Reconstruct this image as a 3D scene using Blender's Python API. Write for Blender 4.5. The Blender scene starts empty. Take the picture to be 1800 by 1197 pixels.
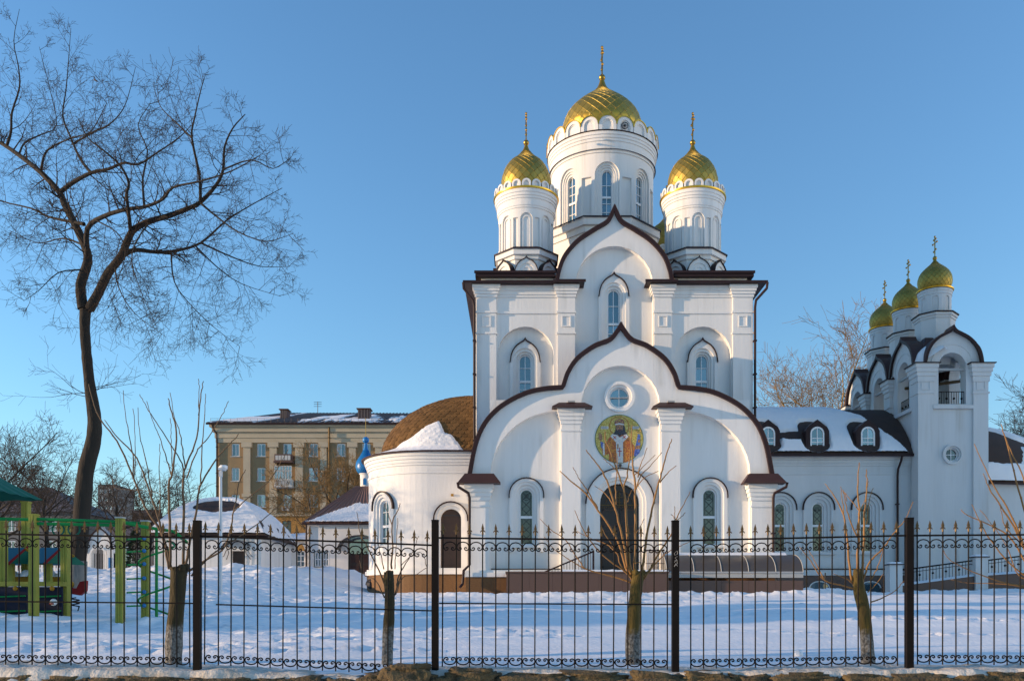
import bpy, bmesh, math, random
import numpy as np
from mathutils import Vector, noise as mnoise
from math import sin, cos, pi, sqrt, radians, atan2
random.seed(7); RNG = np.random.default_rng(7)
SC = bpy.context.scene; COL = SC.collection
# ---------------------------------------------------------------- camera, sky, sun, exposure
F, CX, CY, EYE = 1550.0, 910.0, 1065.0, 1.65          # focal length in photo pixels, horizon point, eye height
cam = bpy.data.cameras.new('camera'); camo = bpy.data.objects.new('camera', cam); COL.objects.link(camo)
cam.sensor_width = 36; cam.lens = F/1800*36
cam.shift_x = -(CX-900)/1800; cam.shift_y = (CY-598.5)/1800
camo.location = (0, 0, EYE); camo.rotation_euler = (radians(90), 0, 0)
cam.clip_start = .1; cam.clip_end = 6000
SC.camera = camo
SUN_EL, SUN_AZ = radians(8.5), radians(11)             # azimuth: in front of the facade plane, sun to the left
sun_dir = Vector((-cos(SUN_EL)*cos(SUN_AZ), -cos(SUN_EL)*sin(SUN_AZ), sin(SUN_EL)))
W = bpy.data.worlds.new('World'); SC.world = W; W.use_nodes = True
nt = W.node_tree; bg = nt.nodes['Background']
sky = nt.nodes.new('ShaderNodeTexSky'); sky.sky_type = 'NISHITA'; sky.sun_disc = False
sky.sun_elevation = SUN_EL; sky.sun_rotation = -atan2(sun_dir.x, sun_dir.y)
sky.altitude = 150; sky.air_density = 1.3; sky.dust_density = .45; sky.ozone_density = 4.4
nt.links.new(sky.outputs[0], bg.inputs[0]); bg.inputs[1].default_value = 0.15
sl = bpy.data.lights.new('sun', 'SUN'); slo = bpy.data.objects.new('sun', sl); COL.objects.link(slo)
sl.energy = 2.75; sl.angle = radians(.6); sl.color = (1.0, .70, .43)
slo.location = sun_dir*200; slo.rotation_euler = sun_dir.to_track_quat('Z', 'Y').to_euler()
SC.view_settings.view_transform = 'Standard'; SC.view_settings.look = 'None'
SC.view_settings.exposure = 1.18; SC.view_settings.gamma = 1
SC.cycles.use_denoising = True; SC.cycles.max_bounces = 6
SC.cycles.caustics_reflective = False; SC.cycles.caustics_refractive = False

def X(px, Y): return (px-CX)/F*Y
def Z(py, Y): return EYE+(CY-py)/F*Y
# ---------------------------------------------------------------- materials
MATS = {}
def mat(name, col, rough=.7, metal=0, noise=None, bump=None, col2=None, spec=.5, stretch=None, rand=0, coat=0):
    """noise=(scale, amount) mixes col with col2; bump=(scale, strength)"""
    m = bpy.data.materials.new(name); m.use_nodes = True; t = m.node_tree; L = t.links
    b = t.nodes['Principled BSDF']; b.inputs['Base Color'].default_value = (*col, 1)
    b.inputs['Roughness'].default_value = rough; b.inputs['Metallic'].default_value = metal
    b.inputs['Specular IOR Level'].default_value = spec
    if coat: b.inputs['Coat Weight'].default_value = coat
    tc = t.nodes.new('ShaderNodeTexCoord'); out = tc.outputs['Object']
    if stretch:
        mp = t.nodes.new('ShaderNodeMapping'); mp.inputs['Scale'].default_value = stretch
        L.new(out, mp.inputs[0]); out = mp.outputs[0]
    csock = None
    if noise:
        n = t.nodes.new('ShaderNodeTexNoise'); n.inputs['Scale'].default_value = noise[0]; n.inputs['Detail'].default_value = 6
        n.inputs['Roughness'].default_value = .65
        L.new(out, n.inputs['Vector'])
        r = t.nodes.new('ShaderNodeValToRGB'); r.color_ramp.elements[0].position = .5-noise[1]/2; r.color_ramp.elements[1].position = .5+noise[1]/2
        r.color_ramp.elements[0].color = (*col, 1); r.color_ramp.elements[1].color = (*(col2 or col), 1)
        L.new(n.outputs['Fac'], r.inputs[0]); csock = r.outputs[0]
    if rand:
        oi0 = t.nodes.new('ShaderNodeObjectInfo'); ge = t.nodes.new('ShaderNodeNewGeometry'); oi = t.nodes.new('ShaderNodeMath'); oi.operation = 'ADD'; L.new(oi0.outputs['Random'], oi.inputs[0]); L.new(ge.outputs['Random Per Island'], oi.inputs[1]); fr0 = t.nodes.new('ShaderNodeMath'); fr0.operation = 'FRACT'; L.new(oi.outputs[0], fr0.inputs[0]); oi = fr0; hs = t.nodes.new('ShaderNodeHueSaturation')
        mr = t.nodes.new('ShaderNodeMapRange'); mr.inputs[3].default_value = 1-rand; mr.inputs[4].default_value = 1+rand
        L.new(oi.outputs[0], mr.inputs[0]); L.new(mr.outputs[0], hs.inputs['Value'])
        if csock: L.new(csock, hs.inputs['Color'])
        else: hs.inputs['Color'].default_value = (*col, 1)
        csock = hs.outputs[0]
    if csock: L.new(csock, b.inputs['Base Color'])
    if bump:
        n2 = t.nodes.new('ShaderNodeTexNoise'); n2.inputs['Scale'].default_value = bump[0]; n2.inputs['Detail'].default_value = 5
        L.new(out, n2.inputs['Vector'])
        bp = t.nodes.new('ShaderNodeBump'); bp.inputs['Strength'].default_value = bump[1]; bp.inputs['Distance'].default_value = .05
        L.new(n2.outputs['Fac'], bp.inputs['Height']); L.new(bp.outputs[0], b.inputs['Normal'])
    MATS[name] = m; return m
M = MATS
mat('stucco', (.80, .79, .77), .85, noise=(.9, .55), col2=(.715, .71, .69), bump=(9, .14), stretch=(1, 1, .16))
mat('stucco_shaded', (.63, .655, .665), .85, noise=(.8, .5), col2=(.54, .565, .575), bump=(8, .15), stretch=(1, 1, .12))  # same stucco, with the shade on wing and belfry put into its colour
def weather(name, scale, amount, lo, hi):
    # rain streaks: long thin vertical runs slightly darker than the paint
    t = M[name].node_tree; L = t.links; b = t.nodes['Principled BSDF']; src = b.inputs['Base Color'].links[0].from_socket
    tc = t.nodes.new('ShaderNodeTexCoord'); mp = t.nodes.new('ShaderNodeMapping'); mp.inputs['Scale'].default_value = (1, 1, .045); L.new(tc.outputs['Object'], mp.inputs[0])
    n = t.nodes.new('ShaderNodeTexNoise'); n.inputs['Scale'].default_value = scale; n.inputs['Detail'].default_value = 4; L.new(mp.outputs[0], n.inputs['Vector'])
    r = t.nodes.new('ShaderNodeMapRange'); r.inputs[1].default_value = lo; r.inputs[2].default_value = hi; r.inputs[3].default_value = 0; r.inputs[4].default_value = amount; L.new(n.outputs['Fac'], r.inputs[0])
    n2 = t.nodes.new('ShaderNodeTexNoise'); n2.inputs['Scale'].default_value = .45; L.new(tc.outputs['Object'], n2.inputs['Vector'])
    k = t.nodes.new('ShaderNodeMapRange'); k.inputs[1].default_value = .45; k.inputs[2].default_value = .62; L.new(n2.outputs['Fac'], k.inputs[0])
    ml = t.nodes.new('ShaderNodeMath'); ml.operation = 'MULTIPLY'; L.new(r.outputs[0], ml.inputs[0]); L.new(k.outputs[0], ml.inputs[1])
    mx = t.nodes.new('ShaderNodeMix'); mx.data_type = 'RGBA'; L.new(ml.outputs[0], mx.inputs[0]); L.new(src, mx.inputs[6]); mx.inputs[7].default_value = (.40, .38, .34, 1); L.new(mx.outputs[2], b.inputs['Base Color'])
weather('stucco', 3.2, .38, .52, .72); weather('stucco_shaded', 3.2, .5, .50, .70)
mat('brown_metal', (.024, .012, .013), .5, noise=(3, .5), col2=(.036, .018, .018), spec=.2)
mat('roof_metal', (.048, .023, .02), .5, noise=(2, .6), col2=(.072, .036, .03), spec=.25)
mat('gold', (.41, .305, .075), .54, 1, noise=(6, .8), col2=(.36, .27, .075), rand=.08)
mat('gold_seam', (.52, .32, .055), .42, 1)
mat('gold_trim', (.68, .40, .055), .34, 1)
mat('chapel_roof', (.23, .13, .10), .5, noise=(2, .6), col2=(.26, .15, .12), spec=.3)
mat('gold_dull', (.42, .27, .06), .38, 1, noise=(5, .6), col2=(.3, .19, .05))
mat('plinth', (.19, .095, .03), .7, noise=(14, .7), col2=(.12, .055, .018), bump=(30, .15))
mat('granite', (.135, .075, .055), .5, noise=(60, .8), col2=(.075, .042, .034))
mat('snow', (.84, .845, .86), .75, noise=(1.2, .6), col2=(.77, .78, .80), bump=(14, .22), spec=.3)
mat('dirty_snow', (.74, .71, .66), .8, noise=(3.5, .45), col2=(.36, .31, .24), bump=(18, .5), spec=.3)
mat('iron', (.006, .0045, .0035), .6, noise=(9, .6), col2=(.012, .0075, .005), spec=.12)
mat('spear_gold', (.075, .042, .012), .5, .35, noise=(14, .6), col2=(.15, .08, .015))
mat('bark', (.034, .026, .018), .95, noise=(5, .6), col2=(.012, .010, .008), bump=(9, .9), stretch=(1, 1, .25))
mat('twig', (.045, .031, .022), .95, spec=.1)
mat('twig_warm', (.21, .135, .06), .9, spec=.1)
mat('twig_far', (.062, .050, .040), .95, spec=.1)
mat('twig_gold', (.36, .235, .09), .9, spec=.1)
mat('shoot', (.33, .16, .034), .6, noise=(6, .8), col2=(.17, .085, .026))
mat('shoot_dark', (.15, .085, .035), .7, noise=(6, .8), col2=(.075, .045, .022))
mat('moss_bark', (.12, .09, .02), .95, noise=(7, .6), col2=(.05, .035, .018), bump=(16, 1.0), stretch=(1, 1, .3))
mat('whitewash', (.22, .215, .2), .95, noise=(9, .7), col2=(.10, .095, .085), bump=(16, .9), stretch=(1, 1, .3))
mat('rock', (.17, .12, .05), .95, noise=(6, .5), col2=(.035, .027, .02), bump=(22, 1.0))
mat('shingle', (.165, .088, .03), .85, noise=(1.2, .8), col2=(.105, .058, .024), rand=.26, spec=.2, bump=(20, .2))
mat('shingle_dark', (.06, .034, .026), .85, noise=(2, .6), col2=(.035, .024, .02), bump=(20, .4))
mat('door_brown', (.055, .027, .017), .5, noise=(4, .6), col2=(.035, .018, .012))
mat('door_dark', (.016, .010, .010), .4, noise=(8, .6), col2=(.03, .018, .014))
mat('bronze', (.10, .06, .02), .45, .5)
mat('pvc', (.78, .79, .80), .4)
mat('lattice', (.055, .06, .06), .6)
mat('blue_paint', (.015, .19, .50), .32, noise=(5, .5), col2=(.012, .145, .40))
mat('brick_far', (.33, .225, .115), .9, noise=(1.6, .5), col2=(.245, .17, .095))
mat('plaster_far', (.52, .44, .315), .9, noise=(.5, .6), col2=(.37, .315, .23))
mat('plaster_orange', (.50, .245, .055), .9, noise=(.6, .6), col2=(.40, .19, .05))
mat('roof_far', (.14, .11, .105), .6, noise=(1, .6), col2=(.095, .075, .072))
mat('balcony_metal', (.10, .055, .045), .7)
mat('balcony_white', (.55, .55, .53), .7, noise=(2, .5), col2=(.42, .41, .39))
mat('poly_roof', (.085, .072, .065), .4, noise=(2, .6), col2=(.07, .06, .055), spec=.4)
mat('pole_white', (.52, .55, .58), .5)
mat('play_wood', (.33, .325, .06), .7, noise=(3, .5), col2=(.23, .22, .045), spec=.2)
mat('play_green', (.008, .20, .045), .5, spec=.2)
mat('play_teal', (.006, .12, .075), .55, noise=(2, .6), col2=(.004, .085, .05), spec=.2)
mat('play_blue', (.008, .012, .03), .6, spec=.2)
mat('play_sky', (.05, .17, .25), .6, spec=.2)
mat('play_red', (.22, .012, .012), .55, spec=.2)
mat('play_yellow', (.34, .18, .015), .6, spec=.2)
mat('grey_box', (.38, .38, .37), .6)
mat('dark_box', (.03, .03, .035), .6)
mat('house_grey', (.16, .155, .15), .9, noise=(1, .5), col2=(.11, .105, .10))
mat('evergreen', (.022, .04, .018), .9)
mat('black', (.008, .008, .008), .7)
def washed_bark(name, h, c1, c2):
    m = mat(name, c1, .95, noise=(7, .6), col2=c2, bump=(16, 1.0), stretch=(1, 1, .3)); t = m.node_tree; L = t.links; b = t.nodes['Principled BSDF']
    src = b.inputs['Base Color'].links[0].from_socket; tc = t.nodes.new('ShaderNodeTexCoord'); sp = t.nodes.new('ShaderNodeSeparateXYZ'); L.new(tc.outputs['Object'], sp.inputs[0])
    n = t.nodes.new('ShaderNodeTexNoise'); n.inputs['Scale'].default_value = 11; n.inputs['Detail'].default_value = 6; L.new(tc.outputs['Object'], n.inputs['Vector'])
    a = t.nodes.new('ShaderNodeMath'); a.operation = 'MULTIPLY_ADD'; a.inputs[1].default_value = .30; L.new(n.outputs['Fac'], a.inputs[0]); L.new(sp.outputs['Z'], a.inputs[2])
    r = t.nodes.new('ShaderNodeMapRange'); r.inputs[1].default_value = h+.10; r.inputs[2].default_value = h+.20; r.inputs[3].default_value = 1; r.inputs[4].default_value = 0; L.new(a.outputs[0], r.inputs[0])
    n2 = t.nodes.new('ShaderNodeTexNoise'); n2.inputs['Scale'].default_value = 30; L.new(tc.outputs['Object'], n2.inputs['Vector'])
    w = t.nodes.new('ShaderNodeValToRGB'); w.color_ramp.elements[0].position = .38; w.color_ramp.elements[1].position = .62; w.color_ramp.elements[0].color = (.075, .07, .06, 1); w.color_ramp.elements[1].color = (.21, .205, .19, 1); L.new(n2.outputs['Fac'], w.inputs[0])
    mx = t.nodes.new('ShaderNodeMix'); mx.data_type = 'RGBA'; L.new(r.outputs[0], mx.inputs[0]); L.new(src, mx.inputs[6]); L.new(w.outputs[0], mx.inputs[7]); L.new(mx.outputs[2], b.inputs['Base Color'])
def glass(name, col, g, spec_col=(.8, .9, .95), curtain=False):
    m = bpy.data.materials.new(name); m.use_nodes = True; t = m.node_tree; b = t.nodes['Principled BSDF']
    b.inputs['Base Color'].default_value = (*col, 1); b.inputs['Roughness'].default_value = .04
    b.inputs['Specular IOR Level'].default_value = .8
    gl = t.nodes.new('ShaderNodeBsdfGlossy'); gl.inputs[0].default_value = (*spec_col, 1); gl.inputs[1].default_value = .03
    tc = t.nodes.new('ShaderNodeTexCoord'); n = t.nodes.new('ShaderNodeTexNoise'); n.inputs['Scale'].default_value = 1.6
    bp = t.nodes.new('ShaderNodeBump'); bp.inputs['Strength'].default_value = .12; bp.inputs['Distance'].default_value = .05
    t.links.new(tc.outputs['Object'], n.inputs['Vector']); t.links.new(n.outputs['Fac'], bp.inputs['Height'])
    t.links.new(bp.outputs[0], gl.inputs['Normal'])
    mx = t.nodes.new('ShaderNodeMixShader'); oi = t.nodes.new('ShaderNodeObjectInfo'); mr = t.nodes.new('ShaderNodeMapRange'); mr.inputs[3].default_value = g*.45; mr.inputs[4].default_value = g*1.5
    t.links.new(oi.outputs['Random'], mr.inputs[0]); t.links.new(mr.outputs[0], mx.inputs[0])
    if curtain:
        cr = t.nodes.new('ShaderNodeValToRGB'); cr.color_ramp.interpolation = 'CONSTANT'; cr.color_ramp.elements[0].color = (.03, .035, .04, 1); cr.color_ramp.elements[1].position = .4; cr.color_ramp.elements[1].color = (.12, .13, .135, 1); e = cr.color_ramp.elements.new(.72); e.color = (.34, .34, .32, 1)
        t.links.new(oi.outputs['Random'], cr.inputs[0]); t.links.new(cr.outputs[0], b.inputs['Base Color'])
    t.links.new(b.outputs[0], mx.inputs[1]); t.links.new(gl.outputs[0], mx.inputs[2])
    t.links.new(mx.outputs[0], t.nodes['Material Output'].inputs[0]); MATS[name] = m
washed_bark('washed_bark_dark', .66, (.062, .046, .011), (.016, .012, .008)); washed_bark('washed_bark_moss_lit', .62, (.145, .10, .016), (.035, .026, .010))  # the mossy bark also has the yellow of the low sun in its colour
glass('glass', (.035, .085, .105), .20)
glass('glass_dark', (.022, .024, .024), .05)
glass('glass_far', (.10, .12, .13), .2, curtain=True)
# mosaic: tesserae colours by voronoi cells
def mosaic_mat(name, cols, scale=26):
    m = bpy.data.materials.new(name); m.use_nodes = True; t = m.node_tree; b = t.nodes['Principled BSDF']
    tc = t.nodes.new('ShaderNodeTexCoord'); v = t.nodes.new('ShaderNodeTexVoronoi'); v.inputs['Scale'].default_value = scale
    r = t.nodes.new('ShaderNodeValToRGB'); r.color_ramp.interpolation = 'CONSTANT'
    while len(r.color_ramp.elements) < len(cols): r.color_ramp.elements.new(.5)
    for i, c in enumerate(cols): r.color_ramp.elements[i].position = .2+.6*i/len(cols); r.color_ramp.elements[i].color = (*c, 1)
    t.links.new(tc.outputs['Object'], v.inputs['Vector']); t.links.new(v.outputs['Color'], r.inputs[0])
    t.links.new(r.outputs[0], b.inputs['Base Color']); b.inputs['Roughness'].default_value = .4; MATS[name] = m
mosaic_mat('mos_gold', [(.42, .33, .06), (.55, .44, .10), (.33, .25, .04), (.62, .55, .2), (.47, .38, .08)])
mosaic_mat('mos_robe', [(.36, .10, .02), (.45, .16, .02), (.28, .06, .03), (.50, .22, .03)], 20)
mosaic_mat('mos_white', [(.55, .57, .58), (.45, .48, .5), (.62, .6, .55)], 26)
mosaic_mat('mos_blue', [(.08, .14, .42), (.12, .2, .5), (.05, .08, .3)], 20)
mosaic_mat('mos_hair', [(.03, .03, .045), (.06, .055, .07), (.02, .02, .03)], 26)
mosaic_mat('mos_skin', [(.30, .16, .09), (.36, .21, .12), (.24, .12, .07)], 30)
mosaic_mat('mos_crown', [(.22, .08, .06), (.34, .2, .08), (.16, .05, .06), (.4, .25, .1)], 26)
mosaic_mat('mos_red', [(.36, .03, .03), (.28, .02, .02)], 26)
mosaic_mat('mos_halo', [(.38, .12, .03), (.3, .08, .02)], 26)
mosaic_mat('mos_green', [(.03, .12, .07), (.05, .16, .08)], 20)

# ---------------------------------------------------------------- object helpers
def wloc(o):
    v = Vector((0, 0, 0))
    while o is not None: v = v+o.location; o = o.parent
    return v
def tag(o, label=None, cat=None, group=None, kind=None):
    if label: o['label'] = label
    if cat: o['category'] = cat
    if group: o['group'] = group
    if kind: o['kind'] = kind
    return o
def thing(name, label, cat, loc=(0, 0, 0), group=None):
    o = bpy.data.objects.new(name, None); COL.objects.link(o); o.location = loc; o.empty_display_size = .2
    return tag(o, label, cat, group)
def link(name, me, parent=None, loc=None):
    o = bpy.data.objects.new(name, me); COL.objects.link(o)
    if parent is not None: o.parent = parent
    if loc is not None: o.location = loc
    return o
def copy_tree(o, parent=None):
    c = o.copy(); COL.objects.link(c); c.parent = parent
    for ch in list(o.children): copy_tree(ch, c)
    return c
class MB:
    def __init__(s): s.v = []; s.f = []
    def quad(s, a, b, c, d): n = len(s.v); s.v += [a, b, c, d]; s.f.append((n, n+1, n+2, n+3))
    def tri(s, a, b, c): n = len(s.v); s.v += [a, b, c]; s.f.append((n, n+1, n+2))
    def poly(s, pts): n = len(s.v); s.v += list(pts); s.f.append(tuple(range(n, n+len(pts))))
    def box(s, x0, x1, y0, y1, z0, z1):
        n = len(s.v)
        s.v += [(x0, y0, z0), (x1, y0, z0), (x1, y1, z0), (x0, y1, z0), (x0, y0, z1), (x1, y0, z1), (x1, y1, z1), (x0, y1, z1)]
        for f in ((0, 3, 2, 1), (4, 5, 6, 7), (0, 1, 5, 4), (1, 2, 6, 5), (2, 3, 7, 6), (3, 0, 4, 7)): s.f.append(tuple(n+i for i in f))
        return s
    def frust(s, a, b):          # a, b = (x0,x1,y0,y1,z) lower and upper rectangles
        n = len(s.v)
        for (x0, x1, y0, y1, z) in (a, b): s.v += [(x0, y0, z), (x1, y0, z), (x1, y1, z), (x0, y1, z)]
        for f in ((0, 3, 2, 1), (4, 5, 6, 7), (0, 1, 5, 4), (1, 2, 6, 5), (2, 3, 7, 6), (3, 0, 4, 7)): s.f.append(tuple(n+i for i in f))
        return s
    def grid(s, rows, closed=False):
        n = len(s.v); m = len(rows[0])
        for r in rows: s.v += list(r)
        for i in range(len(rows)-1):
            for j in range(m if closed else m-1):
                k = (j+1) % m
                s.f.append((n+i*m+j, n+i*m+k, n+(i+1)*m+k, n+(i+1)*m+j))
        return s
    def lathe(s, prof, cx, cy, n=32, a0=0, a1=2*pi):
        full = abs(a1-a0-2*pi) < 1e-6; k = n if full else n+1
        rows = [[(cx+r*sin(a0+(a1-a0)*i/n), cy-r*cos(a0+(a1-a0)*i/n), z) for i in range(k)] for r, z in prof]
        return s.grid(rows, full)
    def tube(s, pts, rad, n=6, cap=True):
        pts = [Vector(p) for p in pts]; m = len(pts)
        if not hasattr(rad, '__len__'): rad = [rad]*m
        d0 = (pts[1]-pts[0]).normalized(); up = Vector((0, 0, 1)) if abs(d0.z) < .9 else Vector((0, 1, 0))
        u = d0.cross(up).normalized(); rows = []
        for i, p in enumerate(pts):
            d = (pts[min(i+1, m-1)]-pts[max(i-1, 0)])
            d = d.normalized() if d.length > 1e-9 else d0
            u = (u-d*u.dot(d)); u = u.normalized() if u.length > 1e-6 else d.orthogonal().normalized()
            w = d.cross(u)
            rows.append([tuple(p+(u*cos(2*pi*k/n)+w*sin(2*pi*k/n))*rad[i]) for k in range(n)])
        b = len(s.v); s.grid(rows, True)
        if cap: s.f.append(tuple(range(b+n-1, b-1, -1))); s.f.append(tuple(range(b+(m-1)*n, b+m*n)))
        return s
    def ball(s, c, r, n=12, m=8):
        prof = [(max(1e-4, r*sin(pi*i/m)), c[2]-r*cos(pi*i/m)) for i in range(m+1)]
        return s.lathe(prof, c[0], c[1], n)
    def build(s, name, m, parent=None, smooth=False, label=None, merge=False):
        off = wloc(parent) if parent is not None else Vector((0, 0, 0))
        me = bpy.data.meshes.new(name)
        me.from_pydata([(v[0]-off.x, v[1]-off.y, v[2]-off.z) for v in s.v], [], s.f)
        if merge:
            bm = bmesh.new(); bm.from_mesh(me); bmesh.ops.remove_doubles(bm, verts=bm.verts, dist=.0008); bm.to_mesh(me); bm.free()
        for mm in (m if isinstance(m, (list, tuple)) else [m]): me.materials.append(M[mm])
        if smooth:
            me.polygons.foreach_set('use_smooth', [True]*len(me.polygons))
            if smooth != 'all':
                try: me.set_sharp_from_angle(angle=radians(smooth if smooth is not True else 35))
                except Exception: pass
        o = link(name, me, parent)
        if label: o['label'] = label
        return o
def np_mesh(name, verts, quads, m, parent=None, smooth=True):
    me = bpy.data.meshes.new(name); nv, nf = len(verts), len(quads)
    me.vertices.add(nv); me.vertices.foreach_set('co', np.asarray(verts, np.float32).ravel())
    me.loops.add(nf*4); me.loops.foreach_set('vertex_index', np.asarray(quads, np.int32).ravel())
    me.polygons.add(nf); me.polygons.foreach_set('loop_start', np.arange(0, nf*4, 4, dtype=np.int32))
    me.polygons.foreach_set('use_smooth', np.full(nf, smooth)); me.update(calc_edges=True)
    me.materials.append(M[m]); return link(name, me, parent)
# smooth value noise for terrain
_T = RNG.random((256, 256))
def vnoise(x, y):
    x = np.asarray(x, float); y = np.asarray(y, float)
    xi = np.floor(x).astype(int); yi = np.floor(y).astype(int); fx = x-xi; fy = y-yi
    fx = fx*fx*(3-2*fx); fy = fy*fy*(3-2*fy)
    g = lambda a, b: _T[a % 256, b % 256]
    return (g(xi, yi)*(1-fx)+g(xi+1, yi)*fx)*(1-fy)+(g(xi, yi+1)*(1-fx)+g(xi+1, yi+1)*fx)*fy
def fbm(x, y, o=4):
    r = 0; a = .5; t = 0
    for k in range(o): r = r+a*vnoise(x*2**k+17*k, y*2**k+31*k); t += a; a *= .5
    return r/t
def sstep(a, b, x):
    t = np.clip((np.asarray(x, float)-a)/(b-a), 0, 1); return t*t*(3-2*t)
def spline(pts, n=6):
    P = [np.array(p, float) for p in pts]; P = [2*P[0]-P[1]]+P+[2*P[-1]-P[-2]]; out = []
    for i in range(1, len(P)-2):
        for k in range(n):
            t = k/n
            out.append(.5*((2*P[i])+(-P[i-1]+P[i+1])*t+(2*P[i-1]-5*P[i]+4*P[i+1]-P[i+2])*t*t+(-P[i-1]+3*P[i]-3*P[i+1]+P[i+2])*t**3))
    out.append(P[-2]); return [tuple(o) for o in out]

# ---------------------------------------------------------------- wall helpers: s = along the wall, z = up, d = depth behind the face
def flat(Y): return lambda s, z, d: (s, Y+d, z)
def left_face(Xl): return lambda s, z, d: (Xl+d, -s, z)
def right_face(Xr): return lambda s, z, d: (Xr-d, s, z)
def back_face(Yb): return lambda s, z, d: (-s, Yb-d, z)
def cyl(cx, cy, R): return lambda s, z, d: (cx+(R-d)*sin(s/R), cy-(R-d)*cos(s/R), z)
def arch(c, h, zs): return lambda s: zs+sqrt(max(0, h*h-(s-c)**2))
def aopen(c, h, zb, zs): return (c-h, c+h, zb, arch(c, h, zs))
def ss_open(l, r, n=14): return [(l+r)/2-(r-l)/2*cos(pi*k/n) for k in range(n+1)]
def wall(mb, mp, s0, s1, zb, zt, ops=(), d0=0, d1=.3, extra=(), step=None, top=False, ends=False):
    zbf = zb if callable(zb) else (lambda s: zb); ztf = zt if callable(zt) else (lambda s: zt)
    ss = {round(s0, 5), round(s1, 5)}
    for o in ops: ss.update(round(v, 5) for v in ss_open(o[0], o[1]))
    ss.update(round(v, 5) for v in extra if s0 < v < s1)
    if step:
        k = max(1, int(math.ceil((s1-s0)/step))); ss.update(round(s0+(s1-s0)*i/k, 5) for i in range(k+1))
    ss = sorted(v for v in ss if s0-1e-4 <= v <= s1+1e-4)
    for a, b in zip(ss[:-1], ss[1:]):
        if b-a < 1e-4: continue
        e = (b-a)*1e-3; m = (a+b)/2
        act = sorted([o for o in ops if o[0] < m < o[1]], key=lambda o: o[2])
        la, lb = zbf(a), zbf(b); seg = []
        for o in act:
            seg.append((la, lb, o[2], o[2])); la, lb = o[3](a), o[3](b)
            if abs(a-o[0]) < 1e-4: la = o[3](a+e)
            if abs(b-o[1]) < 1e-4: lb = o[3](b-e)
        seg.append((la, lb, ztf(a+e), ztf(b-e)))
        for (p, q, r, t) in seg:
            if r-p < 1e-4 and t-q < 1e-4: continue
            mb.quad(mp(a, p, d0), mp(b, q, d0), mp(b, max(t, q), d0), mp(a, max(r, p), d0))
    for o in ops:
        S = ss_open(o[0], o[1]); e = 1e-5
        path = [(o[0], o[2])]+[(s, o[3](min(max(s, o[0]+e), o[1]-e))) for s in S]+[(o[1], o[2]), (o[0], o[2])]
        for (a, za), (b, zb_) in zip(path[:-1], path[1:]):
            mb.quad(mp(a, za, d0), mp(b, zb_, d0), mp(b, zb_, d1), mp(a, za, d1))
    if top:
        for a, b in zip(ss[:-1], ss[1:]):
            e = (b-a)*1e-3
            mb.quad(mp(a, ztf(a+e), d0), mp(b, ztf(b-e), d0), mp(b, ztf(b-e), d1), mp(a, ztf(a+e), d1))
    if ends:
        for s in (s0, s1): mb.quad(mp(s, zbf(s), d0), mp(s, zbf(s), d1), mp(s, ztf(s), d1), mp(s, ztf(s), d0))
    return mb
def apath(c, h, zb, zs, n=14):
    return [(c-h, zb)]+[(c-h*cos(pi*k/n), zs+h*sin(pi*k/n)) for k in range(n+1)]+[(c+h, zb)]
def band(mb, mp, outer, inner, d0, dout, din):
    for i in range(len(outer)-1):
        a, b, p, q = outer[i], outer[i+1], inner[i], inner[i+1]
        mb.quad(mp(*p, d0), mp(*q, d0), mp(*b, d0), mp(*a, d0))
        if dout is not None: mb.quad(mp(*a, d0), mp(*b, d0), mp(*b, dout), mp(*a, dout))
        if din is not None: mb.quad(mp(*p, d0), mp(*q, d0), mp(*q, din), mp(*p, din))
    for (a, p) in ((outer[0], inner[0]), (outer[-1], inner[-1])):
        mb.quad(mp(*a, d0), mp(*p, d0), mp(*p, din if din is not None else dout), mp(*a, din if din is not None else dout))
    return mb
def surround(mb, mp, c, zb, zs, hs, ds, dwall, dwin, n=14):
    """nested arch bands: hs = half widths outer..inner, ds = front depth of each band"""
    prev = dwall
    for i in range(len(hs)-1):
        nxt = ds[i+1] if i+1 < len(ds) else dwin
        band(mb, mp, apath(c, hs[i], zb, zs, n), apath(c, hs[i+1], zb, zs, n), ds[i], prev if i == 0 else None, nxt)
        prev = ds[i]
    return mb
def pane(mp, l, r, zb, topf, d, name, m, parent, arc=True):
    mb = MB(); S = ss_open(l, r, 6 if arc else 1)
    for a, b in zip(S[:-1], S[1:]): mb.quad(mp(a, zb, d), mp(b, zb, d), mp(b, max(zb, topf(b)), d), mp(a, max(zb, topf(a)), d))
    return mb.build(name, m, parent)
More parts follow.
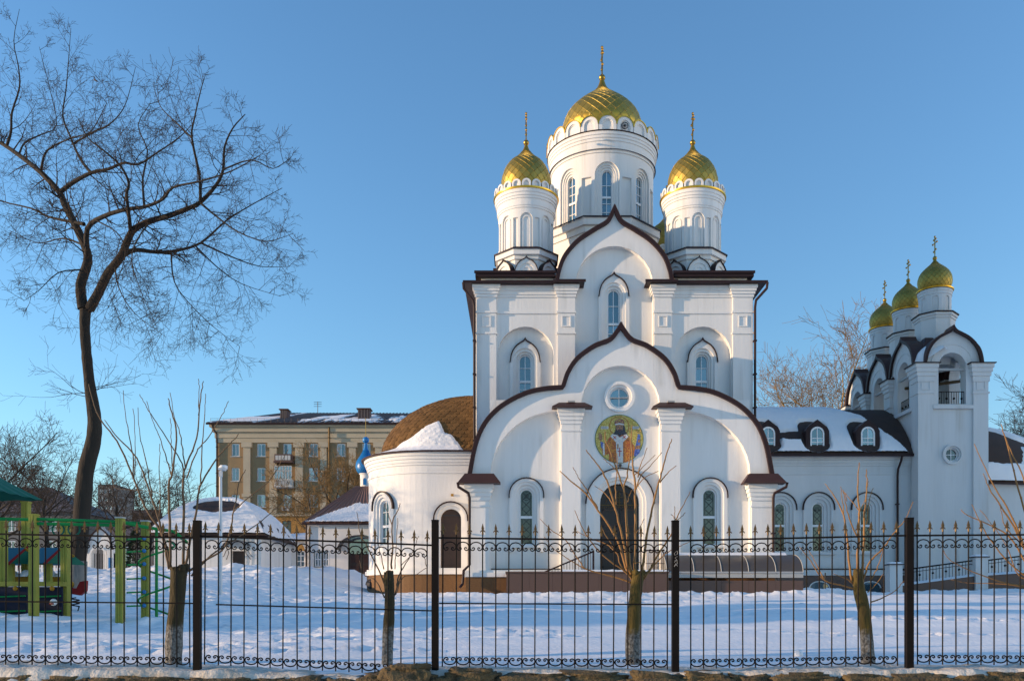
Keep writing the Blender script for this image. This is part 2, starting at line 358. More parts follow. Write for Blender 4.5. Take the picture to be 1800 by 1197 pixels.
def window(parent, mp, c, zb, zs, h, d, rows, cols=2, transom=None, gm='glass', fm='pvc', fw=.07, bar=.035, arched=True, name='window', lead=False):
    """arched window: frame with bars, one pane object per light; rows = z of the glazing bars, transom = z of a thick bar"""
    tf = arch(c, h, zs) if arched else (lambda s: zs); it = arch(c, h-fw, zs) if arched else (lambda s: zs-fw)
    mb = MB()
    if arched: band(mb, mp, apath(c, h, zb, zs, 12), apath(c, h-fw, zb, zs, 12), d-.04, None, d+.03)
    else:
        for (l, r, b, t) in ((c-h, c-h+fw, zb, zs), (c+h-fw, c+h, zb, zs), (c-h+fw, c+h-fw, zs-fw, zs)):
            wall(mb, mp, l, r, b, t, d0=d-.04, d1=d+.03, top=True, ends=True)
    wall(mb, mp, c-h+fw, c+h-fw, zb, zb+fw, d0=d-.04, d1=d+.03, top=True)
    zr = sorted(list(rows)+([transom] if transom else []))
    for z in zr:
        k = .06 if z == transom else bar/2; q = min(h-fw, sqrt(max(0, (h-fw)**2-max(0, z-zs)**2))) if arched else h-fw
        wall(mb, mp, c-q, c+q, z-k, z+k, d0=d-(.045 if z == transom else .02), d1=d+.03, top=True)
    xs = [c-(h-fw)+2*(h-fw)*i/cols for i in range(cols+1)]
    for s in xs[1:-1]: wall(mb, mp, s-bar/2, s+bar/2, zb+fw, it(s), d0=d-.022, d1=d+.03, ends=True)
    w = mb.build(name, fm, parent)
    levels = [zb+fw]+zr+[None]
    for i in range(len(levels)-1):
        for j in range(cols):
            l, r = xs[j], xs[j+1]; b = levels[i]; t = levels[i+1]
            top = (lambda s, t=t: t if t is not None and not arched else (min(t, it(s)) if t is not None else it(s)))
            pane(mp, l, r, b, top, d+.012, 'pane', gm, w, arc=arched and (t is None or t > zs))
    if lead:      # leaded lattice in front of the glass
        lb = MB(); q = h-fw; zt = zs+q
        lines = [((c-q*.72, zb+.1), (c-q*.72, zs)), ((c+q*.72, zb+.1), (c+q*.72, zs))]
        z = zb+.15
        while z < zs-.1:
            lines += [((c-q*.7, z), (c+q*.7, z+q*1.4)), ((c+q*.7, z), (c-q*.7, z+q*1.4))]; z += q*1.45
        for a, b in lines: lb.tube([mp(*a, d-.005), mp(*b, d-.005)], .012, 4)
        for rr, zc in ((q*.42, zs), (q*.2, zs), (q*.72, zs)):
            lb.tube([mp(c+rr*cos(2*pi*k/14), zc+rr*sin(2*pi*k/14), d-.005) for k in range(15)], .012, 4)
        lb.build('lead_lattice', 'lattice', w)
    return w
def capital(mb, x0, x1, Yf, zt, zb, out=.16, n=4, yb=.4, sides=True):
    """stepped capital growing upwards; Yf = face of the shaft"""
    for i in range(n):
        a = zb+(zt-zb)*i/n; b = zb+(zt-zb)*(i+1)/n; e = out*(i+1)/n
        mb.box(x0-e, x1+e, Yf-e, Yf+yb, a, b)
    return mb
# ---------------------------------------------------------------- the ground: one snow sheet
_yr = np.array([-60, 9.2, 10.2, 10.75, 11.3, 15, 20, 30, 38, 44, 50, 60, 80, 3000.])
_zr = np.array([-.2, .0, .35, .55, .80, 1.06, 1.40, 1.84, 2.08, 2.25, 2.45, 3.1, 3.5, 3.6])
_yl = np.array([-60, 9.2, 10.2, 10.75, 11.3, 15, 18, 26, 35, 45, 58, 66, 3000.])
_zl = np.array([-.2, .0, .45, .62, .80, 1.12, 1.40, 2.08, 2.70, 3.32, 3.92, 4.02, 4.1])
def zg_base(x, y):
    t = sstep(-6.5, -12.5, x); return np.interp(y, _yr, _zr)*(1-t)+np.interp(y, _yl, _zl)*t
def ground_z(x, y):
    x = np.asarray(x, float); y = np.asarray(y, float); z = zg_base(x, y)
    inn = sstep(11.3, 12.5, y)*(1-sstep(75, 95, y))
    z = z+inn*((fbm(x*.22, y*.35)-.5)*.34*sstep(13, 22, y)+(fbm(x*.9, y*1.6)-.5)*.07*(1-.6*sstep(-4, 2, x))+(fbm(x*3.1, y*3.3, 3)-.5)*.035*(1-.7*sstep(-4, 2, x))+(fbm(x*.10+8, y*1.3, 3)-.5)*.11*sstep(-4, 2, x))
    # wind ripples and trodden strips
    tr = sstep(.56, .70, fbm(x*.12+9, y*.42+3, 3))*inn
    z = z+tr*(1-.85*sstep(-4, 1, x))*(np.abs(fbm(x*2.6+4, y*3.4, 3)-.5)*-.24+.035)
    lt = sstep(-2, -9, x)*sstep(13, 16, y)*inn
    z = z+lt*(fbm(x*1.7+40, y*2.4+11, 3)-.5)*.075
    # shovelled banks in front of the church and its wing
    def bank(yc, w, h, x0, x1, fr):
        yy = yc+(vnoise(x*.35+5, x*0+3)-.5)*1.0
        return h*np.exp(-((y-yy)/w)**2)*sstep(x0, x0+2, x)*(1-sstep(x1-2, x1, x))*(.35+1.2*fbm(x*fr, y*fr+7, 4))
    z = z+bank(36.3, .5, .17, -4.5, 14, 3.2)+bank(43.0, .5, .22, 12, 60, 3.2)+bank(45.5, 1.4, .34, -26, -8.5, 2.0)+bank(57, 2.0, .35, -24, -9, 1.4)
    rt_ = sstep(-5, 0, x); cl = np.maximum(sstep(.5, .66, fbm(x*.5+70, y*.8+20, 3))*(1-.9*rt_), np.exp(-((y-36.3)/.9)**2))*inn*sstep(13, 17, y)
    z = z+cl*(np.abs(fbm(x*4.5+3, y*4.5, 2)-.5)*.15-.025)
    z = z+bank(24, .5, .14, -16, -3, 2.6)+bank(18.4, .5, .10, -16, -4, 3)
    for (yc, sl, x0, x1, w, a) in ((13.7, .02, -11, -.5, .30, .13), (16.8, -.05, -14, 1.5, .35, .12), (21.5, .06, -16, 2, .4, .10), (28, -.05, -3, 9, .35, .09), (19.5, .02, 1, 16, .3, .05), (34.5, .0, -4, 14, .5, .10)):
        yy = yc+sl*x+1.0*(fbm(x*.3+yc, x*0+1, 3)-.5); z = z+np.exp(-((y-yy)/w)**2)*sstep(x0, x0+1.5, x)*(1-sstep(x1-1.5, x1, x))*a*(np.abs(fbm(x*5.5+yc, y*5.5, 3)-.5)*3.0-.1)
    mid_ = sstep(-4, -9, x)*sstep(30, 38, y)*(1-sstep(62, 70, y)); z = z+mid_*((fbm(x*1.1+5, y*1.3, 3)-.5)*.28+np.abs(fbm(x*3.2+9, y*3.4, 3)-.5)*.16)
    # street side of the wall: lumpy ploughed snow
    st = sstep(8.6, 9.8, y)*(1-sstep(10.6, 10.8, y))
    z = z+st*(fbm(x*2.3, y*2.3+50, 4)-.42)*.5*(1-.75*sstep(-2.5, 0, x))
    return z
def axis(lo, hi, step, far_lo, far_hi, g=1.16):
    a = list(np.arange(lo, hi, step)); s = step; v = a[-1]; up = []
    while v < far_hi: s *= g; v += s; up.append(v)
    s = step; v = a[0]; dn = []
    while v > far_lo: s *= g; v -= s; dn.append(v)
    return np.array(dn[::-1]+a+up)
def make_ground():
    xs = axis(-24, 34, .105, -900, 900); ys = np.concatenate([axis(9.0, 24, .075, -60, 24), axis(24, 52, .11, 24, 2500)[1:]])
    ys = np.unique(np.round(ys, 4)); ys = ys[np.concatenate([[True], np.diff(ys) > .03])]
    gx, gy = np.meshgrid(xs, ys); gz = ground_z(gx, gy)
    def dent(pts, r, dep):
        for (px, py) in pts:
            i0, i1 = np.searchsorted(xs, [px-.5, px+.5]); j0, j1 = np.searchsorted(ys, [py-.5, py+.5])
            X_, Y_ = gx[j0:j1, i0:i1], gy[j0:j1, i0:i1]; q = ((X_-px)**2+(Y_-py)**2)/r**2
            gz[j0:j1, i0:i1] += -dep*np.exp(-q)+dep*.35*np.exp(-(np.sqrt(q)-1.5)**2*4)
    trails = [((-13, 15.5), (-3, 14.2)), ((-9, 20), (-1.5, 26)), ((-1.5, 22), (5, 29)), ((-16, 26), (-4, 31)), ((2, 17.5), (9, 16)), ((4, 21), (17, 23)), ((-6, 13.5), (1.5, 16.5)), ((9, 26), (3.2, 34)), ((-12, 33), (-6, 40)), ((14, 19), (26, 20)), ((-8, 17), (-10, 30)), ((6, 19.5), (12, 19.2))]
    for (a, b) in trails:
        n = int(math.dist(a, b)/.42); pts = []
        for k in range(n):
            t = k/n; sd = .14 if k % 2 else -.14
            wx = 1.0*(mnoise.noise(Vector((t*3+a[0], a[1], 0))))
            pts.append((a[0]+(b[0]-a[0])*t+sd*.5+random.uniform(-.08, .08), a[1]+(b[1]-a[1])*t+sd+wx+random.uniform(-.08, .08)))
        dent(pts, .13, .11)
    dent([(random.uniform(-17, -3), random.uniform(13, 40)) for _ in range(260)], .16, .10)
    dent([(random.uniform(-3, 22), random.uniform(26, 36)) for _ in range(50)], .14, .06)
    ny, nx = gx.shape; idx = np.arange(ny*nx).reshape(ny, nx)
    q = np.stack([idx[:-1, :-1], idx[:-1, 1:], idx[1:, 1:], idx[1:, :-1]], -1).reshape(-1, 4)
    o = np_mesh('snow_ground', np.stack([gx, gy, gz], -1).reshape(-1, 3), q, 'snow')
    tag(o, 'uneven snow covered ground rising towards the white church', kind='structure')
make_ground()

# ---------------------------------------------------------------- golden onion domes
def prof_interp(prof):
    P = np.array(prof, float); return P[:, 0], P[:, 1]
def onion(parent, cx, cy, prof, n, limit, tip=.3, tile_mat='gold', seam='gold_seam', seg=48, name='dome', off=.018):
    pr = spline(prof, 8); pr = [(max(.004, r), z) for r, z in pr]
    dome = MB().lathe(pr, cx, cy, seg).build(name, seam, parent, smooth='all')
    R = np.array([p[0] for p in pr]); Zz = np.array([p[1] for p in pr])
    ds = np.hypot(np.diff(R), np.diff(Zz)); w = np.concatenate([[0], np.cumsum(ds/((R[1:]+R[:-1])/2))])
    rows = []; k = 0; h = pi/n
    stop = np.interp(0, [0], [0])
    while True:
        wk = k*h
        if wk > w[-1]: break
        r = np.interp(wk, w, R); z = np.interp(wk, w, Zz)
        i = min(max(np.searchsorted(w, wk), 1), len(w)-1); t = np.array([R[i]-R[i-1], Zz[i]-Zz[i-1]]); t = t/(np.linalg.norm(t)+1e-9)
        rows.append((r, z, t[1], -t[0])); k += 1
        if r < tip and k > 6: break
    tiles = []
    def pt(j, a, o):
        r, z, nr, nz = rows[j]; rr = r+o*nr; return (cx+rr*sin(a), cy-rr*cos(a), z+o*nz)
    for j in range(1, len(rows)-1):
        for i in range(n):
            a = (i+.5*(j % 2))*2*pi/n; da = pi/n
            base = [Vector(pt(j-1, a, .002)), Vector(pt(j, a+da, .002)), Vector(pt(j+1, a, .002)), Vector(pt(j, a-da, .002))]
            top = [Vector(pt(j-1, a, off*1.5)), Vector(pt(j, a+da, off)), Vector(pt(j+1, a, off*.7)), Vector(pt(j, a-da, off))]
            c = sum(top, Vector())/4; jit = random.gauss(0, .10)
            nrm = (top[1]-top[3]).cross(top[2]-top[0]).normalized()
            top = [c+(p-c)*.92+nrm*(random.gauss(0, off*.07)) for p in top]
            vis = nrm.dot((Vector((0, 0, EYE))-c).normalized()); size = (top[1]-top[3]).length
            tiles.append((-(size if vis > .12 else -1+vis), base, top))
    tiles.sort(key=lambda t: t[0])
    FCS = [(4, 5, 6, 7), (0, 1, 5, 4), (1, 2, 6, 5), (2, 3, 7, 6), (3, 0, 4, 7)]
    rest = MB()
    for q, (sz, base, top) in enumerate(tiles):
        vs = [tuple(v) for v in base+top]
        if q < limit and sz < 0:
            m = MB(); m.v = vs; m.f = list(FCS); m.build('dome_tile', tile_mat, dome)
        else:
            b = len(rest.v); rest.v += vs; rest.f += [tuple(b+i for i in f) for f in FCS]
    if rest.v: tag(rest.build('dome_tiles', tile_mat, dome), kind='stuff')
    return dome
def ortho_cross(parent, cx, cy, zb, zt, m='gold_dull', s=1.0):
    """eight-pointed cross on a ball; its bars run front to back of the church (north to south)"""
    h = zt-zb; t = .035*s; ob = MB(); ob.ball((cx, cy, zb), .145*s, 14, 10); ob.build('ball', m, parent, smooth='all')
    mb = MB(); mb.tube([(cx, cy, zb), (cx, cy, zb+h*.25)], [.05*s, .025*s], 8)
    mb.box(cx-t*.8, cx+t*.8, cy-t, cy+t, zb+h*.2, zt)
    for (zz, w, tilt) in ((zt-h*.13, .16, 0), (zt-h*.30, .34, 0), (zb+h*.36, .17, .10)):
        w *= h/1.7
        mb.tube([(cx, cy-w, zz+tilt*w*3), (cx, cy+w, zz-tilt*w*3)], t*1.1, 4)
        for sg in (-1, 1): mb.ball((cx, cy+sg*w, zz-sg*tilt*w*3), t*1.9, 6, 4)
    mb.ball((cx, cy, zt), t*1.9, 6, 4)
    mb.build('cross', m, parent)
def scallop_ring(parent, cx, cy, R, z0, n, w, h, trim=True, th=.13):
    hw = w/2; mp0 = lambda s, z, d: (s, -R+d, z); mb = MB()
    zs = z0+h-hw
    out = apath(0, hw, z0, zs, 10); inn = apath(0, hw*.62, z0, zs, 10)
    band(mb, mp0, out, inn, -.05, .1, .03)
    wall(mb, mp0, -hw*.64, hw*.64, z0, arch(0, hw*.64, zs), d0=.03, d1=.05, extra=ss_open(-hw*.64, hw*.64, 8))
    # inner smaller arch step
    band(mb, mp0, apath(0, hw*.62, z0, zs, 10), apath(0, hw*.5, z0, zs, 10), 0, None, .03)
    for a, b in zip(out[:-1], out[1:]): mb.quad((a[0], -R-.05, a[1]), (a[0], -R+th, a[1]), (b[0], -R+th, b[1]), (b[0], -R-.05, b[1]))
    wall(mb, mp0, -hw, hw, z0, arch(0, hw, zs), d0=th, d1=th, extra=ss_open(-hw, hw, 10))
    so = mb.build('scallop', 'stucco'); me = so.data
    tm = MB()
    o2 = apath(0, hw+.035, zs-.02, zs, 10)[1:-1]; i2 = apath(0, hw-.01, zs-.02, zs, 10)[1:-1]
    band(tm, mp0, o2, i2, -.09, .2, .1)
    to = tm.build('scallop_trim', 'gold_trim'); tme = to.data
    bpy.data.objects.remove(so); bpy.data.objects.remove(to)
    off = Vector((cx, cy, 0))-wloc(parent)
    for k in range(n):
        s = link('scallop', me, parent, off); s.rotation_euler = (0, 0, 2*pi*k/n)
        if trim: t = link('scallop_trim', tme, s)
# small drum with blind arches, used for the four corner cupolas and the belfry
def drum_niches(mb, cx, cy, R, z0, z1, n, hw, nz0, nzs, phase=0, rect=None, dep=.1, step=.2):
    mp = cyl(cx, cy, R); C = 2*pi*R; ops = []
    for k in range(n):
        s = (k/n+phase)*C-C/2+C/(2*n) if False else (k/n)*C+phase*C
        s = (s+C/2) % C-C/2
        ops.append(aopen(s, hw, nz0, nzs))
        if rect:
            s2 = (s+C/(2*n)+C/2) % C-C/2; ops.append((s2-rect[0], s2+rect[0], rect[1], (lambda q, t=rect[2]: t)))
    e = C/(4*n)
    ops = [((o[0]+0, o[1]+0, o[2], o[3])) for o in ops]
    # start the unrolled wall between two openings
    lo = -C/2+e; ops2 = []
    for o in ops:
        if o[0] < lo: f = o[3]; ops2.append((o[0]+C, o[1]+C, o[2], (lambda q, f=f: f(q-C))))
        else: ops2.append(o)
    wall(mb, mp, lo, lo+C, z0, z1, ops2, d0=0, d1=dep, step=step)
    for o in ops2: wall(mb, cyl(cx, cy, R), o[0], o[1], o[2], o[3], d0=dep, d1=dep+.01, extra=ss_open(o[0], o[1]))
    return ops2
def octagon(mb, cx, cy, a0, z0, a1, z1, rot=pi/8):
    rows = []
    for ap, z in ((a0, z0), (a1, z1)):
        rc = ap/cos(pi/8); rows.append([(cx+rc*sin(rot+k*pi/4), cy-rc*cos(rot+k*pi/4), z) for k in range(8)])
    mb.grid(rows, True); return mb
def oct_block(mb, cx, cy, steps):
    for (a0, z0, a1, z1) in steps: octagon(mb, cx, cy, a0, z0, a1, z1)
    return mb
def ogee(c, hw, z0, h, n=9):
    """kokoshnik outline: round shoulders and a pointed tip"""
    P = [(0, 1.0), (.045, .935), (.13, .865), (.30, .80), (.55, .69), (.78, .51), (.93, .27), (1.0, 0)]
    R = spline(P, 4); pts = [(c-x*hw, z0+y*h) for x, y in reversed(R)]+[(c+x*hw, z0+y*h) for x, y in R[1:]]
    return pts
def ogee_fn(c, hw, z0, h):
    pts = ogee(c, hw, z0, h); xs = [p[0] for p in pts]; zs = [p[1] for p in pts]
    return lambda s: float(np.interp(s, xs, zs))
def offset_in(path, t):
    out = []; mi = max(range(len(path)), key=lambda i: path[i][1]); xc = path[mi][0]; mid = 0 < mi < len(path)-1
    for i, p in enumerate(path):
        a = path[max(0, i-1)]; b = path[min(len(path)-1, i+1)]; dx, dz = b[0]-a[0], b[1]-a[1]; L = math.hypot(dx, dz) or 1
        q = [p[0]+dz/L*t, p[1]-dx/L*t]
        if mid and t > 0:      # keep the two sides of a pointed tip apart
            if (i < mi and q[0] > xc-.002*(mi-i)) or (i > mi and q[0] < xc+.002*(i-mi)):
                q[0] = xc-.002*(mi-i); q[1] = min(q[1], path[mi][1]-t*2.0)-.002*abs(i-mi)
            if i == mi: q[1] = path[mi][1]-t*2.0
        out.append(tuple(q))
    return out
# ================================================================ the church
CC = 4.67; YP, YM, YD = 40.0, 42.6, 48.8
ch = thing('church', 'white five domed church with golden onion cupolas and a round icon over its door', 'church', (CC, YD, 2.1))
kp = YP/F; km = YM/F
def P_(px): return CC+(px-1091)*kp
def zp(py): return Z(py, YP)
def Mx(px): return CC+(px-1080.5)*km
def zm(py): return Z(py, YM)
def half_fn(c, segs, k, zf):
    D = []; 
    for s in segs: D += spline(s, 6)
    dx = np.array([d[0] for d in D])*k; zz = np.array([zf(d[1]) for d in D])
    o = np.argsort(dx, kind='stable'); dx, zz = dx[o], zz[o]
    path = [(c-a, b) for a, b in zip(dx[::-1], zz[::-1])]+[(c+a, b) for a, b in zip(dx[1:], zz[1:])]
    return (lambda s: float(np.interp(abs(s-c), dx, zz))), path
segA = [(0, 568), (8, 581), (21, 596), (48, 607), (78, 629), (95, 654), (103, 677)]
segB = [(104, 679), (135, 681.5), (170, 690), (211, 712), (240, 742), (257, 780), (268, 834)]
ptop, ppath = half_fn(CC, [segA, segB], kp, zp)
# --- portal: front sheet with three niches, recessed wall behind
zb0 = zp(1003)
def qarc(sgn):
    def f(s):
        dx = sgn*(s-CC)/kp       # px from the centre line, positive outward
        u = min(1, max(0, (dx-106)/122)); return zp(834-112*sqrt(max(0, 1-u*u)))
    return f
nl = (P_(863), P_(985), zb0+.1, qarc(-1)); nr = (P_(1197), P_(1319), zb0+.1, qarc(1)); nc = (P_(1022), P_(1160), zb0+.02, arch(CC, 69*kp, zp(712)))
fl = flat(YP); xs_ = [p[0] for p in ppath]
pw = MB(); wall(pw, fl, P_(823), P_(1359), zb0, lambda s: ptop(s)-.02, [nl, nc, nr], 0, .34, extra=xs_)
pw.quad((P_(823), YP, 2.0), (P_(823), YP, ptop(P_(823))), (P_(823), YM, ptop(P_(823))), (P_(823), YM, 2.0))
pw.quad((P_(1359), YP, 2.0), (P_(1359), YM, 2.0), (P_(1359), YM, ptop(P_(1359))), (P_(1359), YP, ptop(P_(1359))))
pw.build('portal_front', 'stucco', ch)
DN = .34
WL = [(P_(925.5), zp(957), zp(869), 13*kp), (P_(1250.5), zp(957), zp(869), 13*kp)]
dr = (CC, zb0+.02, zp(884), 34.5*kp)
rec = MB(); mpn = flat(YP)
ops = [aopen(w[0], 30*kp, zp(957.4), w[2]) for w in WL]+[aopen(dr[0], 60*kp, zb0+.02, zp(882))]
rc = (CC-.02, zp(695)); R1 = 27*kp
ops.append((rc[0]-R1, rc[0]+R1, rc[1], lambda s: rc[1]+sqrt(max(0, R1**2-(s-rc[0])**2))))
rw = MB()
def rec_wall(mb, s0, s1, z0, zt, ops, **k): wall(mb, mpn, s0, s1, z0, zt, ops, DN, DN+.35, **k)
rec_wall(rw, nl[0]-.05, nl[1]+.05, zb0, zp(700), [ops[0]], step=1); rec_wall(rw, nr[0]-.05, nr[1]+.05, zb0, zp(700), [ops[1]], step=1)
# the centre recess, with the lower half of the round window cut as well
def rtop(s): return zp(640)
ccut = []
wall(rw, mpn, nc[0]-.05, nc[1]+.05, zb0, rc[1]-R1, [ops[2]], DN, DN+.35)
wall(rw, mpn, nc[0]-.05, nc[1]+.05, rc[1], zp(640), [ops[3]], DN, DN+.35)
S = ss_open(rc[0]-R1, rc[0]+R1)
wall(rw, mpn, nc[0]-.05, rc[0]-R1, rc[1]-R1, rc[1], [], DN, DN+.1); wall(rw, mpn, rc[0]+R1, nc[1]+.05, rc[1]-R1, rc[1], [], DN, DN+.1)
for a, b in zip(S[:-1], S[1:]):
    f = lambda s: rc[1]-sqrt(max(0, R1**2-(s-rc[0])**2))
    rw.quad(mpn(a, rc[1]-R1, DN), mpn(b, rc[1]-R1, DN), mpn(b, f(b), DN), mpn(a, f(a), DN))
    rw.quad(mpn(a, f(a), DN), mpn(b, f(b), DN), mpn(b, f(b), DN+.35), mpn(a, f(a), DN+.35))
rw.build('recessed_wall', 'stucco', ch)
# moulded surrounds and windows
for k, w in enumerate(WL):
    sm = MB(); surround(sm, mpn, w[0], zp(957.4), w[2], [30*kp, 24*kp, 19*kp, 13.2*kp], [DN-.14, DN-.06, DN+.05], DN, DN+.2)
    sm.box(w[0]-26*kp, w[0]+26*kp, YP+DN-.12, YP+DN+.25, zp(961.5), zp(957.2))
    for sg in (-1, 1): sm.box(w[0]+sg*27.2*kp-3*kp, w[0]+sg*27.2*kp+3*kp, YP+DN-.14, YP+DN+.1, zp(969), zp(957.3))
    sm.build('window_surround', 'stucco', ch)
    lip = MB(); band(lip, mpn, apath(w[0], 31.5*kp, w[2]-.12, w[2]), apath(w[0], 29.6*kp, w[2]-.12, w[2]), DN-.20, DN+.02, DN-.1); lip.build('window_hood', 'brown_metal', ch)
    window(ch, mpn, w[0], w[1], w[2], w[3], DN+.2, [], 1, transom=zp(907), gm='glass_dark', lead=True)
sm = MB(); surround(sm, mpn, CC, zb0+.02, zp(882), [60*kp, 46*kp, 41*kp, 34.6*kp], [DN-.16, DN-.06, DN+.08], DN, DN+.3); sm.build('door_surround', 'stucco', ch)
lip = MB(); band(lip, mpn, apath(CC, 61.5*kp, zp(884), zp(882)), apath(CC, 59.5*kp, zp(884), zp(882)), DN-.22, DN+.02, DN-.12); lip.build('door_hood', 'brown_metal', ch)
# round window
def ring(mb, c, r0, r1, d0, dout, din, n=28, mp=mpn):
    o = [(c[0]+r1*cos(2*pi*k/n), c[1]+r1*sin(2*pi*k/n)) for k in range(n+1)]; i = [(c[0]+r0*cos(2*pi*k/n), c[1]+r0*sin(2*pi*k/n)) for k in range(n+1)]
    for k in range(n):
        a, b, p, q = o[k], o[k+1], i[k], i[k+1]
        mb.quad(mp(*p, d0), mp(*q, d0), mp(*b, d0), mp(*a, d0)); mb.quad(mp(*a, d0), mp(*b, d0), mp(*b, dout), mp(*a, dout)); mb.quad(mp(*p, d0), mp(*q, d0), mp(*q, din), mp(*p, din))
    return mb
def round_window(parent, mp, c, r, d, rs, ds, gm='glass', mat_='stucco'):
    sm = MB(); 
    for k in range(len(rs)-1): ring(sm, c, rs[k+1], rs[k], ds[k], ds[k]+.3, ds[k]+.3, mp=mp)
    sm.build('round_surround', mat_, parent)
    fr = MB(); ring(fr, c, r-.05, r+.02, d-.03, d+.05, d+.05, mp=mp)
    wall(fr, mp, c[0]-r, c[0]+r, c[1]-.02, c[1]+.02, d0=d-.02, d1=d+.03, top=True); wall(fr, mp, c[0]-.02, c[0]+.02, c[1]-r, c[1]+r, d0=d-.023, d1=d+.03, ends=True)
    w = fr.build('round_window', 'pvc', parent)
    for q in range(4):
        m = MB(); pts = [mp(c[0], c[1], d+.012)]+[mp(c[0]+r*cos(q*pi/2+t*pi/16), c[1]+r*sin(q*pi/2+t*pi/16), d+.012) for t in range(9)]
        for i in range(1, 9): m.tri(pts[0], pts[i], pts[i+1])
        m.build('pane', gm, w)
round_window(ch, mpn, rc, 17.5*kp, DN+.2, [27*kp, 22*kp, 17.5*kp], [DN-.14, DN-.02])
# door: two leaves, lunette with a gilt cross
dd = YP+DN+.3; dm = MB(); wall(dm, flat(dd), CC-dr[3], CC+dr[3], zb0, arch(CC, dr[3], dr[2]), d0=0, d1=.05, extra=ss_open(CC-dr[3], CC+dr[3])); door = dm.build('door', 'door_dark', ch)
zr = zp(886)
for sg in (-1, 1):
    lf = MB(); x0, x1 = (CC-dr[3]+.04, CC-.012) if sg < 0 else (CC+.012, CC+dr[3]-.04)
    lf.box(x0, x1, dd-.06, dd-.005, zb0+.02, zr); leaf = lf.build('door_leaf', 'door_dark', door)
    pn = MB()
    for (a, b) in ((.06, .30), (.36, .62), (.68, .94)):
        h = zr-zb0; fr_ = .07
        z0, z1 = zb0+h*a, zb0+h*b
        for bx_ in ((x0+.08, x1-.08, z0, z0+.05), (x0+.08, x1-.08, z1-.05, z1), (x0+.08, x0+.13, z0, z1), (x1-.13, x1-.08, z0, z1)):
            pn.box(bx_[0], bx_[1], dd-.085, dd-.06, bx_[2], bx_[3])
        for q in range(7): pn.ball((x0+.06+(x1-x0-.12)*q/6, dd-.065, z1+.03), .018, 6, 4)
    pn.build('door_moulding', 'door_brown', leaf)
    hd = MB(); hx = x1-.09 if sg < 0 else x0+.09; hd.tube([(hx, dd-.07, zb0+1.0), (hx, dd-.13, zb0+1.03), (hx, dd-.13, zb0+1.25), (hx, dd-.07, zb0+1.28)], .014, 6); hd.build('door_handle', 'bronze', leaf)
em = MB(); ez = zp(878)
em.box(CC-.02, CC+.02, dd-.07, dd-.03, ez-.3, ez+.42)
for (z, w) in ((ez+.30, .08), (ez+.18, .17), (ez-.05, .10)): em.box(CC-w, CC+w, dd-.072, dd-.03, z-.018, z+.018)
for sg in (-1, 1):
    em.tube([(CC+sg*(.08+.30*t+.06*sin(t*7)), dd-.06, ez-.22+.30*t-.12*sin(t*6)) for t in np.linspace(0, 1, 12)], .014, 5)
    em.ball((CC+sg*.30, dd-.06, ez-.2), .05, 8, 6)
em.tube([(CC+.62*cos(t), dd-.06, zp(884)+.62*sin(t)) for t in np.linspace(.1, pi-.1, 16)], .014, 5)
em.build('door_emblem', 'bronze', door)
fz = MB(); fz.box(CC-dr[3]+.03, CC+dr[3]-.03, dd-.09, dd-.004, zr, zr+.05)
for q in range(16): fz.ball((CC-dr[3]+.1+(2*dr[3]-.2)*q/15, dd-.075, zr-.08), .035, 6, 4)
fz.build('door_frieze', 'bronze', door)
# pilasters of the portal with capitals and little hipped caps
def pilaster(x0, x1, Yf, z0, zc0, zc1, bands=(), proud=.10, squares=(), parent=None, m='stucco'):
    mb = MB(); mb.box(x0, x1, Yf-proud, Yf+.3, z0, zc0)
    capital(mb, x0, x1, Yf-proud, zc1, zc0, .20, 4)
    for b in bands: mb.box(x0-.045, x1+.045, Yf-proud-.045, Yf+.28, b-.045, b+.045)
    for (zc, h) in squares:
        xc = (x0+x1)/2; f = Yf-proud
        for (a, b, c, d) in ((xc-h-.05, xc-h, zc-h*1.3-.05, zc+h*1.3+.05), (xc+h, xc+h+.05, zc-h*1.3-.05, zc+h*1.3+.05), (xc-h, xc+h, zc+h*1.3, zc+h*1.3+.05), (xc-h, xc+h, zc-h*1.3-.05, zc-h*1.3)):
            mb.box(a, b, f-.035, f+.02, c, d)
    return mb.build('pilaster', m, parent or ch)
def hip_cap(x0, x1, y0, y1, z0, h, ins, parent=None, lip=.05):
    mb = MB(); mb.box(x0, x1, y0, y1, z0-lip, z0); mb.frust((x0+.01, x1-.01, y0+.01, y1, z0), (x0+ins, x1-ins, y0+ins, y1, z0+h)); return mb.build('pilaster_cap', 'roof_metal', parent or ch)
for (a, b) in ((987, 1020), (1162, 1195)): 
    pilaster(P_(a), P_(b), YP, zb0-.05, zp(746), zp(720), bands=(zp(757),)); hip_cap(P_(a-17), P_(b+20), YP-.55, YP+.05, zp(718), .22, .32)
for (a, b, o) in ((824, 860, 0), (1320.5, 1356, 0)):
    pilaster(P_(a), P_(b), YP, zb0-.05, zp(880), zp(852), bands=(zp(890),)); hip_cap(P_(a-18), P_(b+20), YP-.6, YP+.05, zp(850), .42, .30)
# floodlights lying on the caps
for px_, py_ in ((1004, 709), (1178, 709), (842, 838), (1340, 838)):
    fm = MB(); x, z = P_(px_), zp(py_); fm.box(x-.16, x+.16, YP-.28, YP-.12, z, z+.07); fm.tube([(x, YP-.2, z), (x, YP-.2, z-.12)], .02, 5); fm.build('floodlight', 'grey_box', ch)
